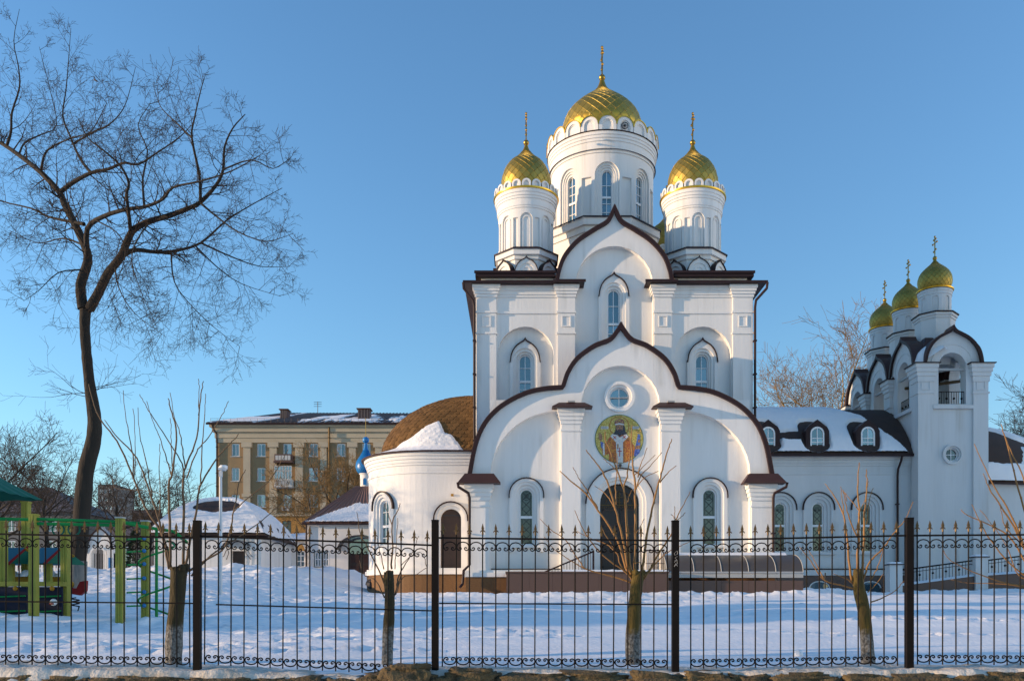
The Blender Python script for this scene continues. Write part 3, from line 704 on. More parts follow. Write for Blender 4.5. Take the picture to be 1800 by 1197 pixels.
# curved gable trim and the roof behind it
def gable_trim(path, t, Yf, Yb, roof='roof_metal', tm='brown_metal', d=-.16, parent=None, mpx=None, db=None):
    mpx = mpx or flat(Yf); inn = offset_in(path, t); mb = MB(); band(mb, mpx, path, inn, d, d+.02, .03)
    mb.build('gable_trim', tm, parent or ch)
    r = MB(); db = Yb-Yf if db is None else db
    up = offset_in(path, -.03)
    for a, b in zip(up[:-1], up[1:]): r.quad(mpx(*a, d), mpx(*b, d), mpx(*b, db), mpx(*a, db))
    for (a, b, p, q) in zip(up[:-1], up[1:], path[:-1], path[1:]): r.quad(mpx(*p, d), mpx(*q, d), mpx(*b, d), mpx(*a, d))
    return r.build('gable_roof', roof, parent or ch)
gable_trim(ppath, .165, YP, YM)
# base mouldings and plinth of the portal
bm_ = MB(); bm_.box(P_(818), P_(1362), YP-.16, YP+.5, zb0-.08, zb0+.02); bm_.box(P_(816), P_(1364), YP-.22, YP+.5, zb0-.28, zb0-.08); bm_.build('base_moulding', 'stucco', ch)
fl_ = MB()
for (a, b) in ((nl[0], nl[1]), (nr[0], nr[1])): fl_.box(a, b, YP-.02, YP+.34, zb0+.06, zb0+.105)
fl_.build('base_flashing', 'brown_metal', ch)
xa, xb = P_(819), P_(1361); n = 9
for k in range(n):
    mb = MB(); w = (xb-xa)/n; mb.box(xa+k*w+.006, xa+(k+1)*w-.006, YP-.14, YP+.4, 1.9, zb0-.285); mb.build('plinth_panel', 'plinth', ch)
mb = MB(); mb.box(xa, xb, YP-.125, YP+.4, 1.9, zb0-.3); mb.build('plinth_joint', 'granite', ch)
# small camera over the door
mb = MB(); mb.box(CC-.06, CC+.06, YP+DN-.16, YP+DN, zp(818), zp(814)); mb.build('door_lamp', 'dark_box', ch)

# --- round icon in mosaic
ic = (CC-.03, zp(769)); IR = 43*kp; q_ = kp/11.97
def ipt(a, b): return (ic[0]+(a-590)*q_, ic[1]-(b-588)*q_)
def idisc(r, d, name, m, parent, c=None):
    mb = MB(); c = c or ic; pts = [(c[0]+r*cos(2*pi*k/48), YP+DN-d, c[1]+r*sin(2*pi*k/48)) for k in range(48)]
    mb.poly(pts)
    for k in range(48): a, b = pts[k], pts[(k+1) % 48]; mb.quad(a, b, (b[0], YP+DN, b[2]), (a[0], YP+DN, a[2]))
    return mb.build(name, m, parent)
def ipoly(pts, d, name, m, parent, sm=False):
    if sm: pts = [p for p in spline(list(pts)+[pts[0]], 4)][:-1]
    mb = MB(); P3 = [(ipt(*p)[0], YP+DN-d, ipt(*p)[1]) for p in pts]
    from mathutils.geometry import tessellate_polygon
    for t in tessellate_polygon([[Vector((p[0], p[2], 0)) for p in P3]]): mb.tri(*[P3[i] for i in t])
    for a, b in zip(P3, P3[1:]+P3[:1]): mb.quad(a, b, (b[0], YP+DN-.03, b[2]), (a[0], YP+DN-.03, a[2]))
    return mb.build(name, m, parent)
icon = idisc(IR, .028, 'round_icon', 'mos_green', ch); icon['label'] = 'round mosaic icon of a bearded bishop on a gold ground'
idisc(IR*.975, .032, 'gold_ground', 'mos_gold', icon)
mb = MB(); hc = ipt(590, 320); ring(mb, hc, 198*q_, 212*q_, DN-.040, DN-.03, DN-.03, 40); mb.build('halo', 'mos_halo', icon)
ipoly([(400, 520), (330, 640), (300, 690), (200, 640), (215, 800), (245, 940), (300, 935), (375, 900), (370, 1050), (440, 1080), (590, 1098), (740, 1080), (830, 1040), (835, 960), (905, 940), (930, 780), (860, 670), (780, 520), (690, 470), (500, 470)], .038, 'robe', 'mos_robe', icon)
ipoly([(190, 640), (260, 670), (240, 800), (205, 760)], .042, 'cuff', 'mos_blue', icon)
ipoly([(240, 690), (275, 680), (285, 930), (245, 935)], .043, 'cuff', 'mos_white', icon)
ipoly([(985, 480), (1030, 500), (1035, 700), (1025, 880), (960, 950), (900, 960), (930, 760), (965, 600)], .042, 'veil', 'mos_blue', icon)
ipoly([(940, 735), (1030, 720), (1028, 800), (925, 810)], .044, 'veil_band', 'mos_crown', icon)
ipoly([(455, 480), (530, 490), (600, 560), (740, 480), (785, 545), (670, 660), (672, 1092), (540, 1092), (520, 660), (400, 530)], .044, 'stole', 'mos_white', icon)
for c in ((495, 560), (695, 550)):
    for a in (.8, -.8):
        dx, dy = 45*cos(a), 45*sin(a); nx, ny = -dy/45*7, dx/45*7
        ipoly([(c[0]-dx+nx, c[1]-dy+ny), (c[0]+dx+nx, c[1]+dy+ny), (c[0]+dx-nx, c[1]+dy-ny), (c[0]-dx-nx, c[1]-dy-ny)], .047+.001*(a > 0), 'stole_cross', 'mos_red', icon)
ipoly([(590, 770), (608, 770), (608, 960), (590, 960)], .047, 'stole_cross', 'mos_red', icon); ipoly([(555, 840), (643, 840), (643, 858), (555, 858)], .048, 'stole_cross', 'mos_red', icon)
ipoly([(545, 700), (575, 700), (575, 800), (550, 800)], .0475, 'pectoral_cross', 'mos_crown', icon)
ipoly([(520, 300), (690, 300), (720, 430), (755, 480), (690, 500), (500, 500), (465, 480), (505, 420)], .046, 'hair', 'mos_hair', icon, True)
ipoly([(530, 290), (672, 290), (672, 380), (640, 430), (560, 430), (530, 380)], .050, 'face', 'mos_skin', icon)
ipoly([(545, 425), (570, 395), (600, 385), (630, 395), (655, 425), (640, 490), (600, 540), (560, 490)], .054, 'beard', 'mos_hair', icon, True)
for a in (568, 634): ipoly([(a-16, 325), (a+16, 325), (a+14, 341), (a-14, 341)], .053, 'eye', 'mos_hair', icon)
ipoly([(594, 335), (606, 335), (614, 378), (586, 378)], .053, 'nose', 'mos_halo', icon)
ipoly([(582, 412), (618, 412), (610, 422), (590, 422)], .056, 'mouth', 'mos_red', icon)
ipoly([(495, 280), (490, 230), (520, 175), (590, 155), (660, 175), (700, 225), (692, 280), (590, 262)], .056, 'mitre', 'mos_crown', icon)
ipoly([(500, 275), (590, 255), (690, 275), (690, 300), (590, 285), (500, 300)], .058, 'mitre_band', 'mos_white', icon)
ipoly([(590, 185), (610, 205), (590, 225), (570, 205)], .059, 'mitre_jewel', 'mos_gold', icon)
ipoly([(155, 520), (190, 480), (215, 500), (235, 530), (225, 620), (180, 620), (150, 570)], .045, 'hand', 'mos_skin', icon)
for a in ((180, 455, 195, 500), (155, 470, 178, 520), (205, 480, 215, 520)): ipoly([(a[0]-8, a[1]), (a[0]+8, a[1]), (a[2]+10, a[3]), (a[2]-10, a[3])], .046, 'finger', 'mos_skin', icon)
ipoly([(985, 610), (1030, 605), (1040, 660), (990, 670)], .046, 'hand', 'mos_skin', icon)
mb = MB()
for sg in (-1, 1): mb.tube([(ipt(1005, 470)[0], YP+DN-.045, ipt(1005, 470)[1])]+[(ipt(1005+sg*(12+34*sin(t)), 450-34*(1-cos(t))*.8)[0], YP+DN-.045, ipt(1005, 450-38*(1-cos(t))*.8)[1]) for t in np.linspace(0, 2.6, 8)], .012, 5)
mb.build('staff_head', 'mos_crown', icon)
for (a, b) in ((200, 360), (872, 1015)):
    pl = ipoly([(a, 322), (b, 322), (b, 378), (a, 378)], .036, 'name_plate', 'mos_white', icon); sm = MB(); x = a+10
    while x < b-14:
        w = random.choice((10, 12, 14)); pA = ipt(x, 366); pB = ipt(x+4, 332)
        sm.box(pA[0], pB[0], YP+DN-.04, YP+DN-.034, pA[1], pB[1])
        if random.random() < .7: pA = ipt(x, 352); pB = ipt(x+w*.8, 346); sm.box(pA[0], pB[0], YP+DN-.0405, YP+DN-.034, pA[1], pB[1])
        x += w+5
    sm.build('lettering', 'mos_hair', icon)

# --- main cube
segG = [(0, 362), (5, 373), (14, 389), (35, 402), (65, 422), (88, 448), (99, 474), (104, 499)]
gtop, gpath = half_fn(CC, [segG], km, zm); ZC = zm(503); HG = 104*km
mtop = lambda s: gtop(s) if abs(s-CC) < HG-1e-4 else ZC
ml = aopen(Mx(924.5), 49.5*km, zm(760), zm(623.5)); mr_ = aopen(Mx(1236.5), 49.5*km, zm(760), zm(623.5)); mc = aopen(CC, 68*km, zm(720), zm(501))
fm_ = flat(YM); DM = .30
mw = MB(); wall(mw, fm_, Mx(837), Mx(1324), 2.0, lambda s: mtop(s)-.02, [ml, mc, mr_], 0, DM, extra=[p[0] for p in gpath]+[CC-HG-.001, CC+HG+.001])
XL, XR, YB = Mx(837), Mx(1324), YD+(YD-YM)
for (mp, a, b) in ((left_face(XL), -YB, -YM), (right_face(XR), YM, YB), (back_face(YB), -XR, -XL)): wall(mw, mp, a, b, 2.0, ZC, [], 0, .3)
mw.build('cube_wall', 'stucco', ch)
wins = [(Mx(923.8), zm(700), zm(631), 12*km, [zm(643), zm(681)], zm(667)), (Mx(1231.5), zm(700), zm(631), 12*km, [zm(643), zm(681)], zm(667)), (Mx(1079), zm(612), zm(515), 11.5*km, [zm(533), zm(582)], zm(565))]
wins[1] = (Mx(1237), *wins[1][1:]); wins[2] = (CC, *wins[2][1:])
nw = MB()
for n_, w in zip((ml, mr_, mc), wins):
    wall(nw, fm_, n_[0]-.04, n_[1]+.04, n_[2]-.1, n_[3]((n_[0]+n_[1])/2)+.05, [aopen(w[0], 27*km, w[1]-.2, w[2])], DM, DM+.3)
nw.build('niche_wall', 'stucco', ch)
for w in wins:
    sm = MB(); surround(sm, fm_, w[0], w[1]-.2, w[2], [27*km, 21*km, 16*km, w[3]], [DM-.12, DM-.05, DM+.05], DM, DM+.2)
    og = ogee(w[0], 27.5*km, w[2]-.1, 27.5*km+.45); fnn = ogee_fn(w[0], 27.5*km, w[2]-.1, 27.5*km+.45)
    wall(sm, fm_, w[0]-27*km, w[0]+27*km, lambda s: w[2]+sqrt(max(0, (26.5*km)**2-(s-w[0])**2)), lambda s: fnn(s), [], DM-.119, DM, extra=[p[0] for p in og])
    sm.build('window_surround', 'stucco', ch)
    lip = MB(); band(lip, fm_, og, offset_in(og, .05), DM-.2, DM+.01, DM-.11); lip.build('window_hood', 'brown_metal', ch)
    window(ch, fm_, w[0], w[1], w[2], w[3], DM+.2, w[4], 2, transom=w[5])
for (a, b) in ((838.5, 873), (980.5, 1011), (1150, 1180.5), (1288, 1322.5)):
    pilaster(Mx(a), Mx(b), YM, zm(760), zm(524), ZC-.02, bands=(zm(550), zm(587)), squares=((zm(566), .17),), proud=.12)
st = MB()
for (a, b) in ((873, 980), (1181, 1288)):
    st = MB(); st.box(Mx(a), Mx(b), YM-.05, YM+.1, zm(552), zm(548.5))
    for (y0, y1, o) in ((523, 519, .05), (519, 512, .09), (512, 503.4, .15)): st.box(Mx(a), Mx(b), YM-o, YM+.1, zm(y0), zm(y1))
    st.build('cornice', 'stucco', ch)
def eave(x0, x1, y0, y1, z, t=.10, m='brown_metal', nm='eave'):
    mb = MB(); mb.box(x0, x1, y0, y1, z, z+t); mb.box(x0-.05, x1+.05, y0-.06, y0, z+t-.07, z+t+.05); return mb.build(nm, m, ch)
OV = .55
eave(XL-OV, Mx(980), YM-.42, YB+.4, ZC, .06); eave(Mx(1181), XR+OV, YM-.42, YB+.4, ZC, .06)
eave(Mx(974), Mx(1027), YM-.52, YM+.3, ZC+.006, .07); eave(Mx(1134), Mx(1187), YM-.52, YM+.3, ZC+.006, .07)
gable_trim(gpath, .16, YM, YD-2.5)
inr = [(CC-86*km*cos(pi*k/24), zm(501)+70*km*sin(pi*k/24)) for k in range(25)]
# attic and its eave, roof up to the big drum
Z2 = ZC+.42
at = MB(); at.box(XL+.25, CC-HG+.02, YM+.12, YB-.45, ZC+.02, Z2+.02); at.box(CC+HG-.02, XR-.25, YM+.12, YB-.45, ZC+.02, Z2+.02); at.build('attic_wall', 'stucco', ch)
eave(XL-.02, CC-HG-.02, YM-.12, YB, Z2, .22, nm='upper_eave'); eave(CC+HG+.02, XR+.02, YM-.12, YB, Z2, .22, nm='upper_eave')
rf = MB(); rf.frust((XL-.05, XR+.05, YM+.52, YB, Z2+.222), (CC-2.9, CC+2.9, YD-2.9, YD+2.9, Z2+1.6)); rf.build('main_roof', 'roof_metal', ch)
# thin snow left on the roof edge
sm = MB()
for (x0, x1) in ((XL+1.6, CC-HG-.1), (CC+HG+.2, XR-.9)):
    n = 40; rows = []
    for r in range(4):
        rows.append([(x0+(x1-x0)*i/n, YM-.1+r*.25, Z2+.225+r*.05+(0 if r in (0, 3) else .05+.08*fbm(i*.3+x0, r*1.1))-(.02 if r in (0, 3) else 0)) for i in range(n+1)])
    sm.grid(rows)
sm.build('roof_snow', 'snow', ch, smooth='all')
# --- corner cupolas
k4 = 44.9/F
SP = [(36, 352), (41, 340), (43, 328), (43, 320), (38.7, 304), (29.5, 289), (19, 280.5), (9.7, 271), (5, 262.5), (2.2, 254)]
def cupola(cx, cy, lbl):
    zt = Z(354, 44.9); z0 = 19.25; R = 1.41
    mb = MB(); oct_block(mb, cx, cy, [(1.36, 17.8, 1.36, 18.75), (1.36, 18.75, 1.43, 18.75), (1.43, 18.75, 1.43, 18.95), (1.43, 18.95, 1.55, 18.95), (1.55, 18.95, 1.55, 19.22)])
    mb.build('cupola_base', 'stucco', ch)
    mb = MB(); oct_block(mb, cx, cy, [(1.62, 19.2, 1.62, 19.26), (1.62, 19.26, 1.3, 19.42)]); mb.build('base_flashing', 'brown_metal', ch)
    mb = MB(); drum_niches(mb, cx, cy, R, z0, zt-.95, 8, .31, 19.25, 20.75, 0, rect=(.13, 19.25, 20.85), dep=.09)
    # inner step of each blind arch
    for k in range(8):
        s = k/8*2*pi*R; band(mb, cyl(cx, cy, R), apath(s, .23, z0, 20.72, 8), apath(s, .17, z0, 20.72, 8), .045, .09, .09)
    mb.lathe([(R, zt-.95), (R+.04, zt-.94), (R+.04, zt-.85), (R+.07, zt-.84), (R+.07, zt-.5), (R+.11, zt-.49), (R+.11, zt-.38), (R+.15, zt-.37), (R+.15, zt-.24), (R+.19, zt-.22), (R+.19, zt-.02), (R+.1, zt+.02)], cx, cy, 48)
    mb.build('cupola_drum', 'stucco', ch, smooth=30)
    mb = MB(); mb.lathe([(R+.15, zt-.06), (R+.25, zt-.04), (R+.26, zt+.03), (R+.15, zt+.06), (1.0, zt+.1)], cx, cy, 48); mb.build('drum_rim', 'gold_trim', ch, smooth=40)
    scallop_ring(ch, cx, cy, R+.16, zt+.03, 20, .46, .37, trim=False, th=.1)
    d = onion(ch, cx, cy, [(r*k4, Z(y, 44.9)) for r, y in SP], 20, 0, tip=.22)
    ortho_cross(d, cx, cy, Z(251.5, 44.9), Z(200, 44.9))
    # kokoshniks round the foot
    for k in range(8):
        a = k*pi/4; mp = (lambda s, z, dd_, a=a: (cx+(1.62-dd_)*sin(a)+s*cos(a), cy-(1.62-dd_)*cos(a)+s*sin(a), z))
        og = ogee(0, .60, 17.98, .86); f = ogee_fn(0, .60, 17.98, .86); mb = MB()
        wall(mb, mp, -.6, .6, 17.85, f, [aopen(0, .36, 17.95, 18.12)], 0, .06, extra=[p[0] for p in og]); wall(mb, mp, -.38, .38, 17.9, 18.5, [], .05, .06)
        band(mb, mp, apath(0, .26, 17.9, 18.1, 8), apath(0, .18, 17.9, 18.1, 8), .02, .05, .05)
        mb.build('kokoshnik', 'stucco', ch)
        t = MB(); band(t, mp, og, offset_in(og, .035), -.06, -.05, .01)
        for p, q in zip(og[:-1], og[1:]): t.quad(mp(*p, -.06), mp(*q, -.06), mp(*q, .45), mp(*p, .45))
        t.build('kokoshnik_roof', 'brown_metal', ch)
for (sx, sy) in ((-1, -1), (1, -1), (-1, 1), (1, 1)): cupola(CC+sx*4.24, YD+sy*3.9, '')
# --- the big drum
kd = YD/F; R = 2.80
mb = MB(); oct_block(mb, CC, YD, [(2.78, 18.2, 2.78, 21.15), (2.78, 21.15, 2.86, 21.15), (2.86, 21.15, 2.86, 21.45), (2.86, 21.45, 3.0, 21.47), (3.0, 21.47, 3.0, 21.84)]); mb.build('drum_base', 'stucco', ch)
mb = MB(); oct_block(mb, CC, YD, [(3.06, 21.82, 3.06, 21.9), (3.06, 21.9, 2.7, 22.05)]); mb.build('base_flashing', 'brown_metal', ch)
mb = MB(); zt = 26.35; C = 2*pi*R; mp = cyl(CC, YD, R); zw0, zws = 21.9, 24.18
ops = []
for k in range(-4, 4):
    s = k/8*C; ops.append(aopen(s, .65, zw0, zws)); s2 = s+C/16; ops.append((s2-.27, s2+.27, zw0, (lambda q: 24.1)))
lo = -C/2-C/32*1.6
wall(mb, mp, lo, lo+C, 21.8, 25.3, ops, 0, .14, step=.22)
for o in ops:
    if o[1]-o[0] < .6: wall(mb, mp, o[0], o[1], o[2], o[3], d0=.12, d1=.13, step=.2)
for k in range(-4, 4):
    s = k/8*C; surround(mb, mp, s, zw0, zws, [.66, .52, .42, .30], [.10, .16, .22], .05, .34, 12)
mb.lathe([(R, 25.3), (R+.05, 25.3), (R+.05, 25.42), (R+.08, 25.44), (R+.08, 25.85), (R+.12, 25.87), (R+.12, 26.0), (R+.16, 26.02), (R+.16, 26.15), (R+.2, 26.17), (R+.2, zt), (R-.1, zt+.03)], CC, YD, 72)
mb.build('drum_wall', 'stucco', ch, smooth=30)
mb = MB(); mb.lathe([(R+.12, 25.43), (R+.14, 25.445), (R+.07, 25.46)], CC, YD, 72); mb.lathe([(R+.18, zt-.02), (R+.25, zt), (R+.25, zt+.03), (R, zt+.06)], CC, YD, 72); mb.build('drum_flashing', 'brown_metal', ch, smooth=30)
for k in range(-4, 4): window(ch, mp, k/8*C, zw0, zws, .31, .34, [22.5, 23.55, 24.0] if k != 0 else [22.3, 22.75, 23.7], 2, transom=23.08, fw=.05)
scallop_ring(ch, CC, YD, R+.18, zt+.03, 20, .93, .74)
MP = [(60, 268), (66.5, 254), (70.5, 241), (70, 229), (62.5, 207), (47.5, 189.5), (29, 174.5), (14.5, 163), (7.5, 152.5), (3, 139.5)]
d = onion(ch, CC, YD, [(r*kd, Z(y, YD)) for r, y in MP], 26, 300, tip=.34, seg=72, off=.016)
ortho_cross(d, CC, YD, Z(137.5, YD), Z(84, YD), s=1.25)
# flood light ring piece on the scallops (small round grille)
mb = MB(); gx, gy = CC+(R+.24)*sin(.30), YD-(R+.24)*cos(.30)
for k in range(6): mb.tube([(gx-.16*cos(k*pi/6), gy-.03, 26.62-.16*sin(k*pi/6)), (gx+.16*cos(k*pi/6), gy-.03, 26.62+.16*sin(k*pi/6))], .012, 4)
mb.tube([(gx+.17*cos(t), gy-.03, 26.62+.17*sin(t)) for t in np.linspace(0, 2*pi, 17)], .022, 5); mb.build('grille', 'dark_box', ch)

# --- eastern apse: rounded body with a shingled half dome
AX, AY, AR = -4.27, 46.3, 3.5; AZ = 9.12; XE = XL+.02
def apse_mp(s, z, d):
    if s >= 0: return (AX+s, AY-AR+d, z)
    a = -s/AR
    if a <= pi: return (AX-(AR-d)*sin(a), AY-(AR-d)*cos(a), z)
    return (AX+(a-pi)*AR, AY+AR-d, z)
sx = XE-AX; sw = -radians(44)*AR; sdr = X(792.5, 42.8)-AX; k8 = 42.8/F
zbA = 3.45
ops = [aopen(sw, .80, Z(958, 43.9), Z(893, 43.9)), aopen(sdr, 29*k8, zbA+.05, Z(912, 42.8))]
mb = MB(); wall(mb, apse_mp, -pi*AR-sx, sx, zbA, AZ-.02, ops, 0, .3, step=.3); 
surround(mb, apse_mp, sw, Z(958, 43.9), Z(893, 43.9), [.80, .66, .52, .36], [-.10, -.02, .08], 0, .24)
surround(mb, apse_mp, sdr, zbA+.05, Z(912, 42.8), [29*k8, 24*k8, 18*k8], [-.09, .02], 0, .24)
for (z0, z1, o) in ((AZ-1.02, AZ-.92, .05), (AZ-.62, AZ-.5, .06), (AZ-.5, AZ-.34, .11), (AZ-.34, AZ-.18, .17), (AZ-.18, AZ-.02, .24)):
    rows = []; S = np.arange(-pi*AR-sx, sx+.01, .25)
    for (dd_, z) in ((0, z0), (-o, z0), (-o, z1), (0, z1)): rows.append([apse_mp(s, z, dd_) for s in S])
    mb.grid(rows)
for (z0, z1, o) in ((zbA-.25, zbA-.05, .2), (zbA-.05, zbA+.05, .12)):
    S = np.arange(-pi*AR-sx, sx+.01, .25); mb.grid([[apse_mp(s, z, dd_) for s in S] for (dd_, z) in ((0, z0), (-o, z0), (-o, z1), (.1, z1))])
mb.build('apse_wall', 'stucco', ch, smooth=30)
for (s, w, zz) in ((sw, .83, Z(893, 43.9)), (sdr, 31*k8, Z(912, 42.8))):
    lip = MB(); band(lip, apse_mp, apath(s, w, zz-.1, zz), apath(s, w-.06, zz-.1, zz), -.17, .02, -.08); lip.build('window_hood', 'brown_metal', ch)
window(ch, apse_mp, sw, Z(958, 43.9), Z(893, 43.9), .37, .24, [Z(900, 43.9), Z(945, 43.9)], 2, transom=Z(925, 43.9))
S = np.arange(-pi*AR-sx, sx-.4, .9)
for a in S[6:]:
    mb = MB(); b = a+.89; q = np.linspace(a, min(b, sx), 4); mb.grid([[apse_mp(s, z, -.1) for s in q] for z in (1.9, zbA-.255)]); mb.build('plinth_panel', 'plinth', ch)
mb = MB(); S = np.arange(-pi*AR-sx, sx, .25); mb.grid([[apse_mp(s, z, -.09) for s in S] for z in (1.9, zbA-.24)]); mb.build('plinth_joint', 'granite', ch)
mb = MB(); wall(mb, apse_mp, sdr-18*k8, sdr+18*k8, zbA+.05, arch(sdr, 18*k8, Z(908, 42.8)), d0=.2, d1=.25, extra=ss_open(sdr-18*k8, sdr+18*k8)); ad = mb.build('side_door', 'door_brown', ch)
mb = MB(); x = AX+sdr-15*k8; mb.box(x-.02, x+.02, AY-AR+.13, AY-AR+.2, 5.0, 5.25); mb.tube([(x, AY-AR+.13, 5.15), (x+.14, AY-AR+.12, 5.15)], .015, 5); mb.build('door_handle', 'dark_box', ad)
mb = MB(); mb.box(AX+sdr-18*k8, AX+sdr+18*k8, AY-AR+.185, AY-AR+.2, Z(906, 42.8), Z(904, 42.8)); mb.build('door_rail', 'dark_box', ad)
mb = MB(); w0 = apse_mp(radians(-62)*AR, 2.75, -.11); mb.tube([(w0[0]+.22*cos(t), w0[1]-.02-.1*cos(t), 2.72+.26*sin(t)) for t in np.linspace(0, pi, 9)], .05, 5); mb.ball((w0[0], w0[1], 2.72), .2, 8, 6); mb.build('vent_opening', 'dark_box', ch)
mb = MB(); mb.box(X(795, 42.8)-.06, X(795, 42.8)+.06, AY-AR-.06, AY-AR, Z(872, 42.8), Z(868, 42.8)); mb.build('junction_box', 'play_yellow', ch)
# roof surface of the apse: u = position round the eave, t = 0 eave .. 1 crown
ER = 3.82; EH = Z(700.5, 46.3)-AZ; TX = XL+.02
def apse_roof(u, t, o=0):
    # u from 0 (front, at church wall) to 1 (back)
    Lf = TX-AX; tot = 2*Lf+pi*ER; s = u*tot
    if s < Lf: bx, by = TX-s, AY-ER
    elif s < Lf+pi*ER: a = (s-Lf)/ER; bx, by = AX-ER*sin(a), AY-ER*cos(a)
    else: bx, by = AX+(s-Lf-pi*ER), AY+ER
    ang = t*pi/2; zz = EH*sin(ang); c = .845*cos(ang)+.155*max(0, 1-zz/.32)**1.3; x = TX+(bx-TX)*c; y = AY+(by-AY)*c; z = AZ+.02+zz
    if o:
        n = Vector((x-TX, (y-AY)*1.3, (z-AZ)*2+.6)).normalized(); return (x+n.x*o, y+n.y*o, z+n.z*o)
    return (x, y, z)
mb = MB(); mb.grid([[apse_roof(u, t) for u in np.linspace(0, 1, 61)] for t in np.linspace(0, 1, 21)]); mb.build('apse_roof', 'shingle_dark', ch, smooth='all')
ar = bpy.data.objects['apse_roof']
mb = MB(); mb.grid([[apse_roof(u, 0, o)[:2]+(AZ-.02+dz,) for u in np.linspace(0, 1, 61)] for (o, dz) in ((-.15, -.0), (.05, -.0), (.07, .05), (-.1, .1))]); mb.build('eave', 'roof_metal', ch)
# hexagonal shingles laid in courses
tiles = []; NR = 27
for r in range(NR):
    t0 = r/NR*.97; per = (2*(TX-AX)+pi*ER)*cos(t0*pi/2); n = max(6, int(per/.34))
    dt = 1/NR*1.45
    for i in range(n+1):
        uc = (i+.5*(r % 2))/n; du = .49/n
        if uc-du < 0 or uc+du > 1: continue
        o0, o1 = .045, .012
        pts = [(uc-du, t0+dt*.28), (uc-du*.45, t0), (uc+du*.45, t0), (uc+du, t0+dt*.28), (uc+du, t0+dt*.8), (uc-du, t0+dt*.8)]
        j = random.uniform(-.008, .008)
        top = [apse_roof(a, min(b, 1), (o0+(o1-o0)*(b-t0)/dt)+j) for a, b in pts]
        tiles.append((uc, top))
rest = MB(); cnt = 0; random.shuffle(tiles); tiles.sort(key=lambda q: 0 if .02 < q[0] < .46 and q[1][0][2] < 12.2 else 1)
for (uc, top) in tiles:
    low = [(p[0]-.0, p[1]+.0, p[2]-.04) for p in top[:4]]; vs = top+low; fs = [(0, 1, 2, 3, 4, 5), (0, 6, 7, 1), (1, 7, 8, 2), (2, 8, 9, 3)]
    if cnt < 300 and .02 < uc < .46:
        m = MB(); m.v = vs; m.f = fs; m.build('shingle', 'shingle', ar); cnt += 1
    else: b = len(rest.v); rest.v += vs; rest.f += [tuple(b+i for i in f) for f in fs]
tag(rest.build('shingles', 'shingle', ar), kind='stuff')
# snow slab left on the front of the half dome
def snow_patch(parent, surf, mask, nu, nv, h, name='roof_snow', m='snow', ur=(0, 1), vr=(0, 1)):
    rows = []
    for v in np.linspace(vr[0], vr[1], nv):
        row = []
        for u in np.linspace(ur[0], ur[1], nu):
            k = mask(u, v); k = max(0., min(1., k)); e = k*k*(3-2*k)
            hh = -.06+e*(h+.06)+(e*.06*(float(fbm(u*90, v*70, 3))-.5))
            row.append(surf(u, v, hh))
        rows.append(row)
    return MB().grid(rows).build(name, m, parent, smooth='all')
def apse_mask(u, v):
    px = u; top = np.interp(px, [.02, .05, .095, .115, .15, .19, .235, .30, .36], [.0, .07, .20, .21, .35, .29, .19, .10, .0])
    top += .03*(float(fbm(u*40, 3.3, 3))-.5)
    return min((top-v)/.06, 1) if u > .02 else 0
snow_patch(ar, apse_roof, apse_mask, 150, 90, .13, vr=(0, .6), ur=(.01, .42))

# --- downpipes
def pipe(pts, r=.065, m='brown_metal', parent=None, name='downpipe'):
    mb = MB(); mb.tube(pts, r, 8)
    zs = [p[2] for p in pts]
    for a, b in zip(pts[:-1], pts[1:]):
        if abs(a[2]-b[2]) > 2.5:
            for k in range(1, int(abs(a[2]-b[2])/1.6)+1):
                z = max(a[2], b[2])-k*1.6
                if z > min(a[2], b[2]): mb.box(a[0]-r*1.25, a[0]+r*1.25, a[1]-r*1.25, a[1]+r*2.5, z-.03, z+.03)
    return mb.build(name, m, parent or ch, smooth=40)
yp_ = YM-.2
pipe([(XL-.58, YM-.45, ZC+.02), (XL-.56, YM-.4, ZC-.25), (XL-.12, yp_, ZC-.75), (XL-.06, yp_, ZC-1.1), (XL-.06, yp_, 9.2)])
pipe([(XR+.58, YM-.45, ZC+.02), (XR+.56, YM-.4, ZC-.25), (XR+.1, yp_, ZC-.75), (XR+.05, yp_, ZC-1.1), (XR+.05, yp_, 9.2)])
pipe([(P_(806), YP-.5, zp(850)), (P_(807), YP-.45, zp(858)), (P_(824), YP-.32, zp(868)), (P_(826), YP-.3, zp(876)), (P_(826), YP-.3, zp(993)), (P_(816), YP-.36, zp(1003)), (P_(814), YP-.36, zp(1026)), (P_(810), YP-.5, zp(1032))])
pipe([(P_(1378), YP-.5, zp(850)), (P_(1377), YP-.45, zp(858)), (P_(1358), YP-.32, zp(868)), (P_(1356), YP-.3, zp(876)), (P_(1356), YP-.3, zp(990))])
# --- porch platform of granite slabs, railing, basement canopy
YF = 37.7; pzt = Z(1004, YF); x0, x1 = X(890, YF), X(1175, YF); n = 7
for k in range(n):
    mb = MB(); w = (x1-x0)/n; mb.box(x0+k*w+.004, x0+(k+1)*w-.004, YF, YF+.05, 1.7, pzt-.06); mb.build('porch_slab', 'granite', ch)
mb = MB(); mb.box(x0+.01, x1-.01, YF+.03, YP-.15, 1.7, pzt-.062); mb.box(x0-.04, x1+.04, YF-.05, YP-.15, pzt-.06, pzt); mb.build('porch_core', 'granite', ch)
mb = MB(); n = 60; mb.grid([[(x0+2.4+(x1-x0-2.4)*i/n, y, pzt+(-.01 if q in (0, 4) else .05+.06*float(fbm(i*.21, q*.9)))) for i in range(n+1)] for q, y in enumerate((YF-.02, YF+.1, YF+.5, YF+1.1, YF+1.7))]); mb.build('porch_snow', 'snow', ch, smooth='all')
mb = MB(); yr = 38.4; h0 = (X(955, yr), Z(1006, yr)); h1 = (X(1043, yr), Z(969, yr))
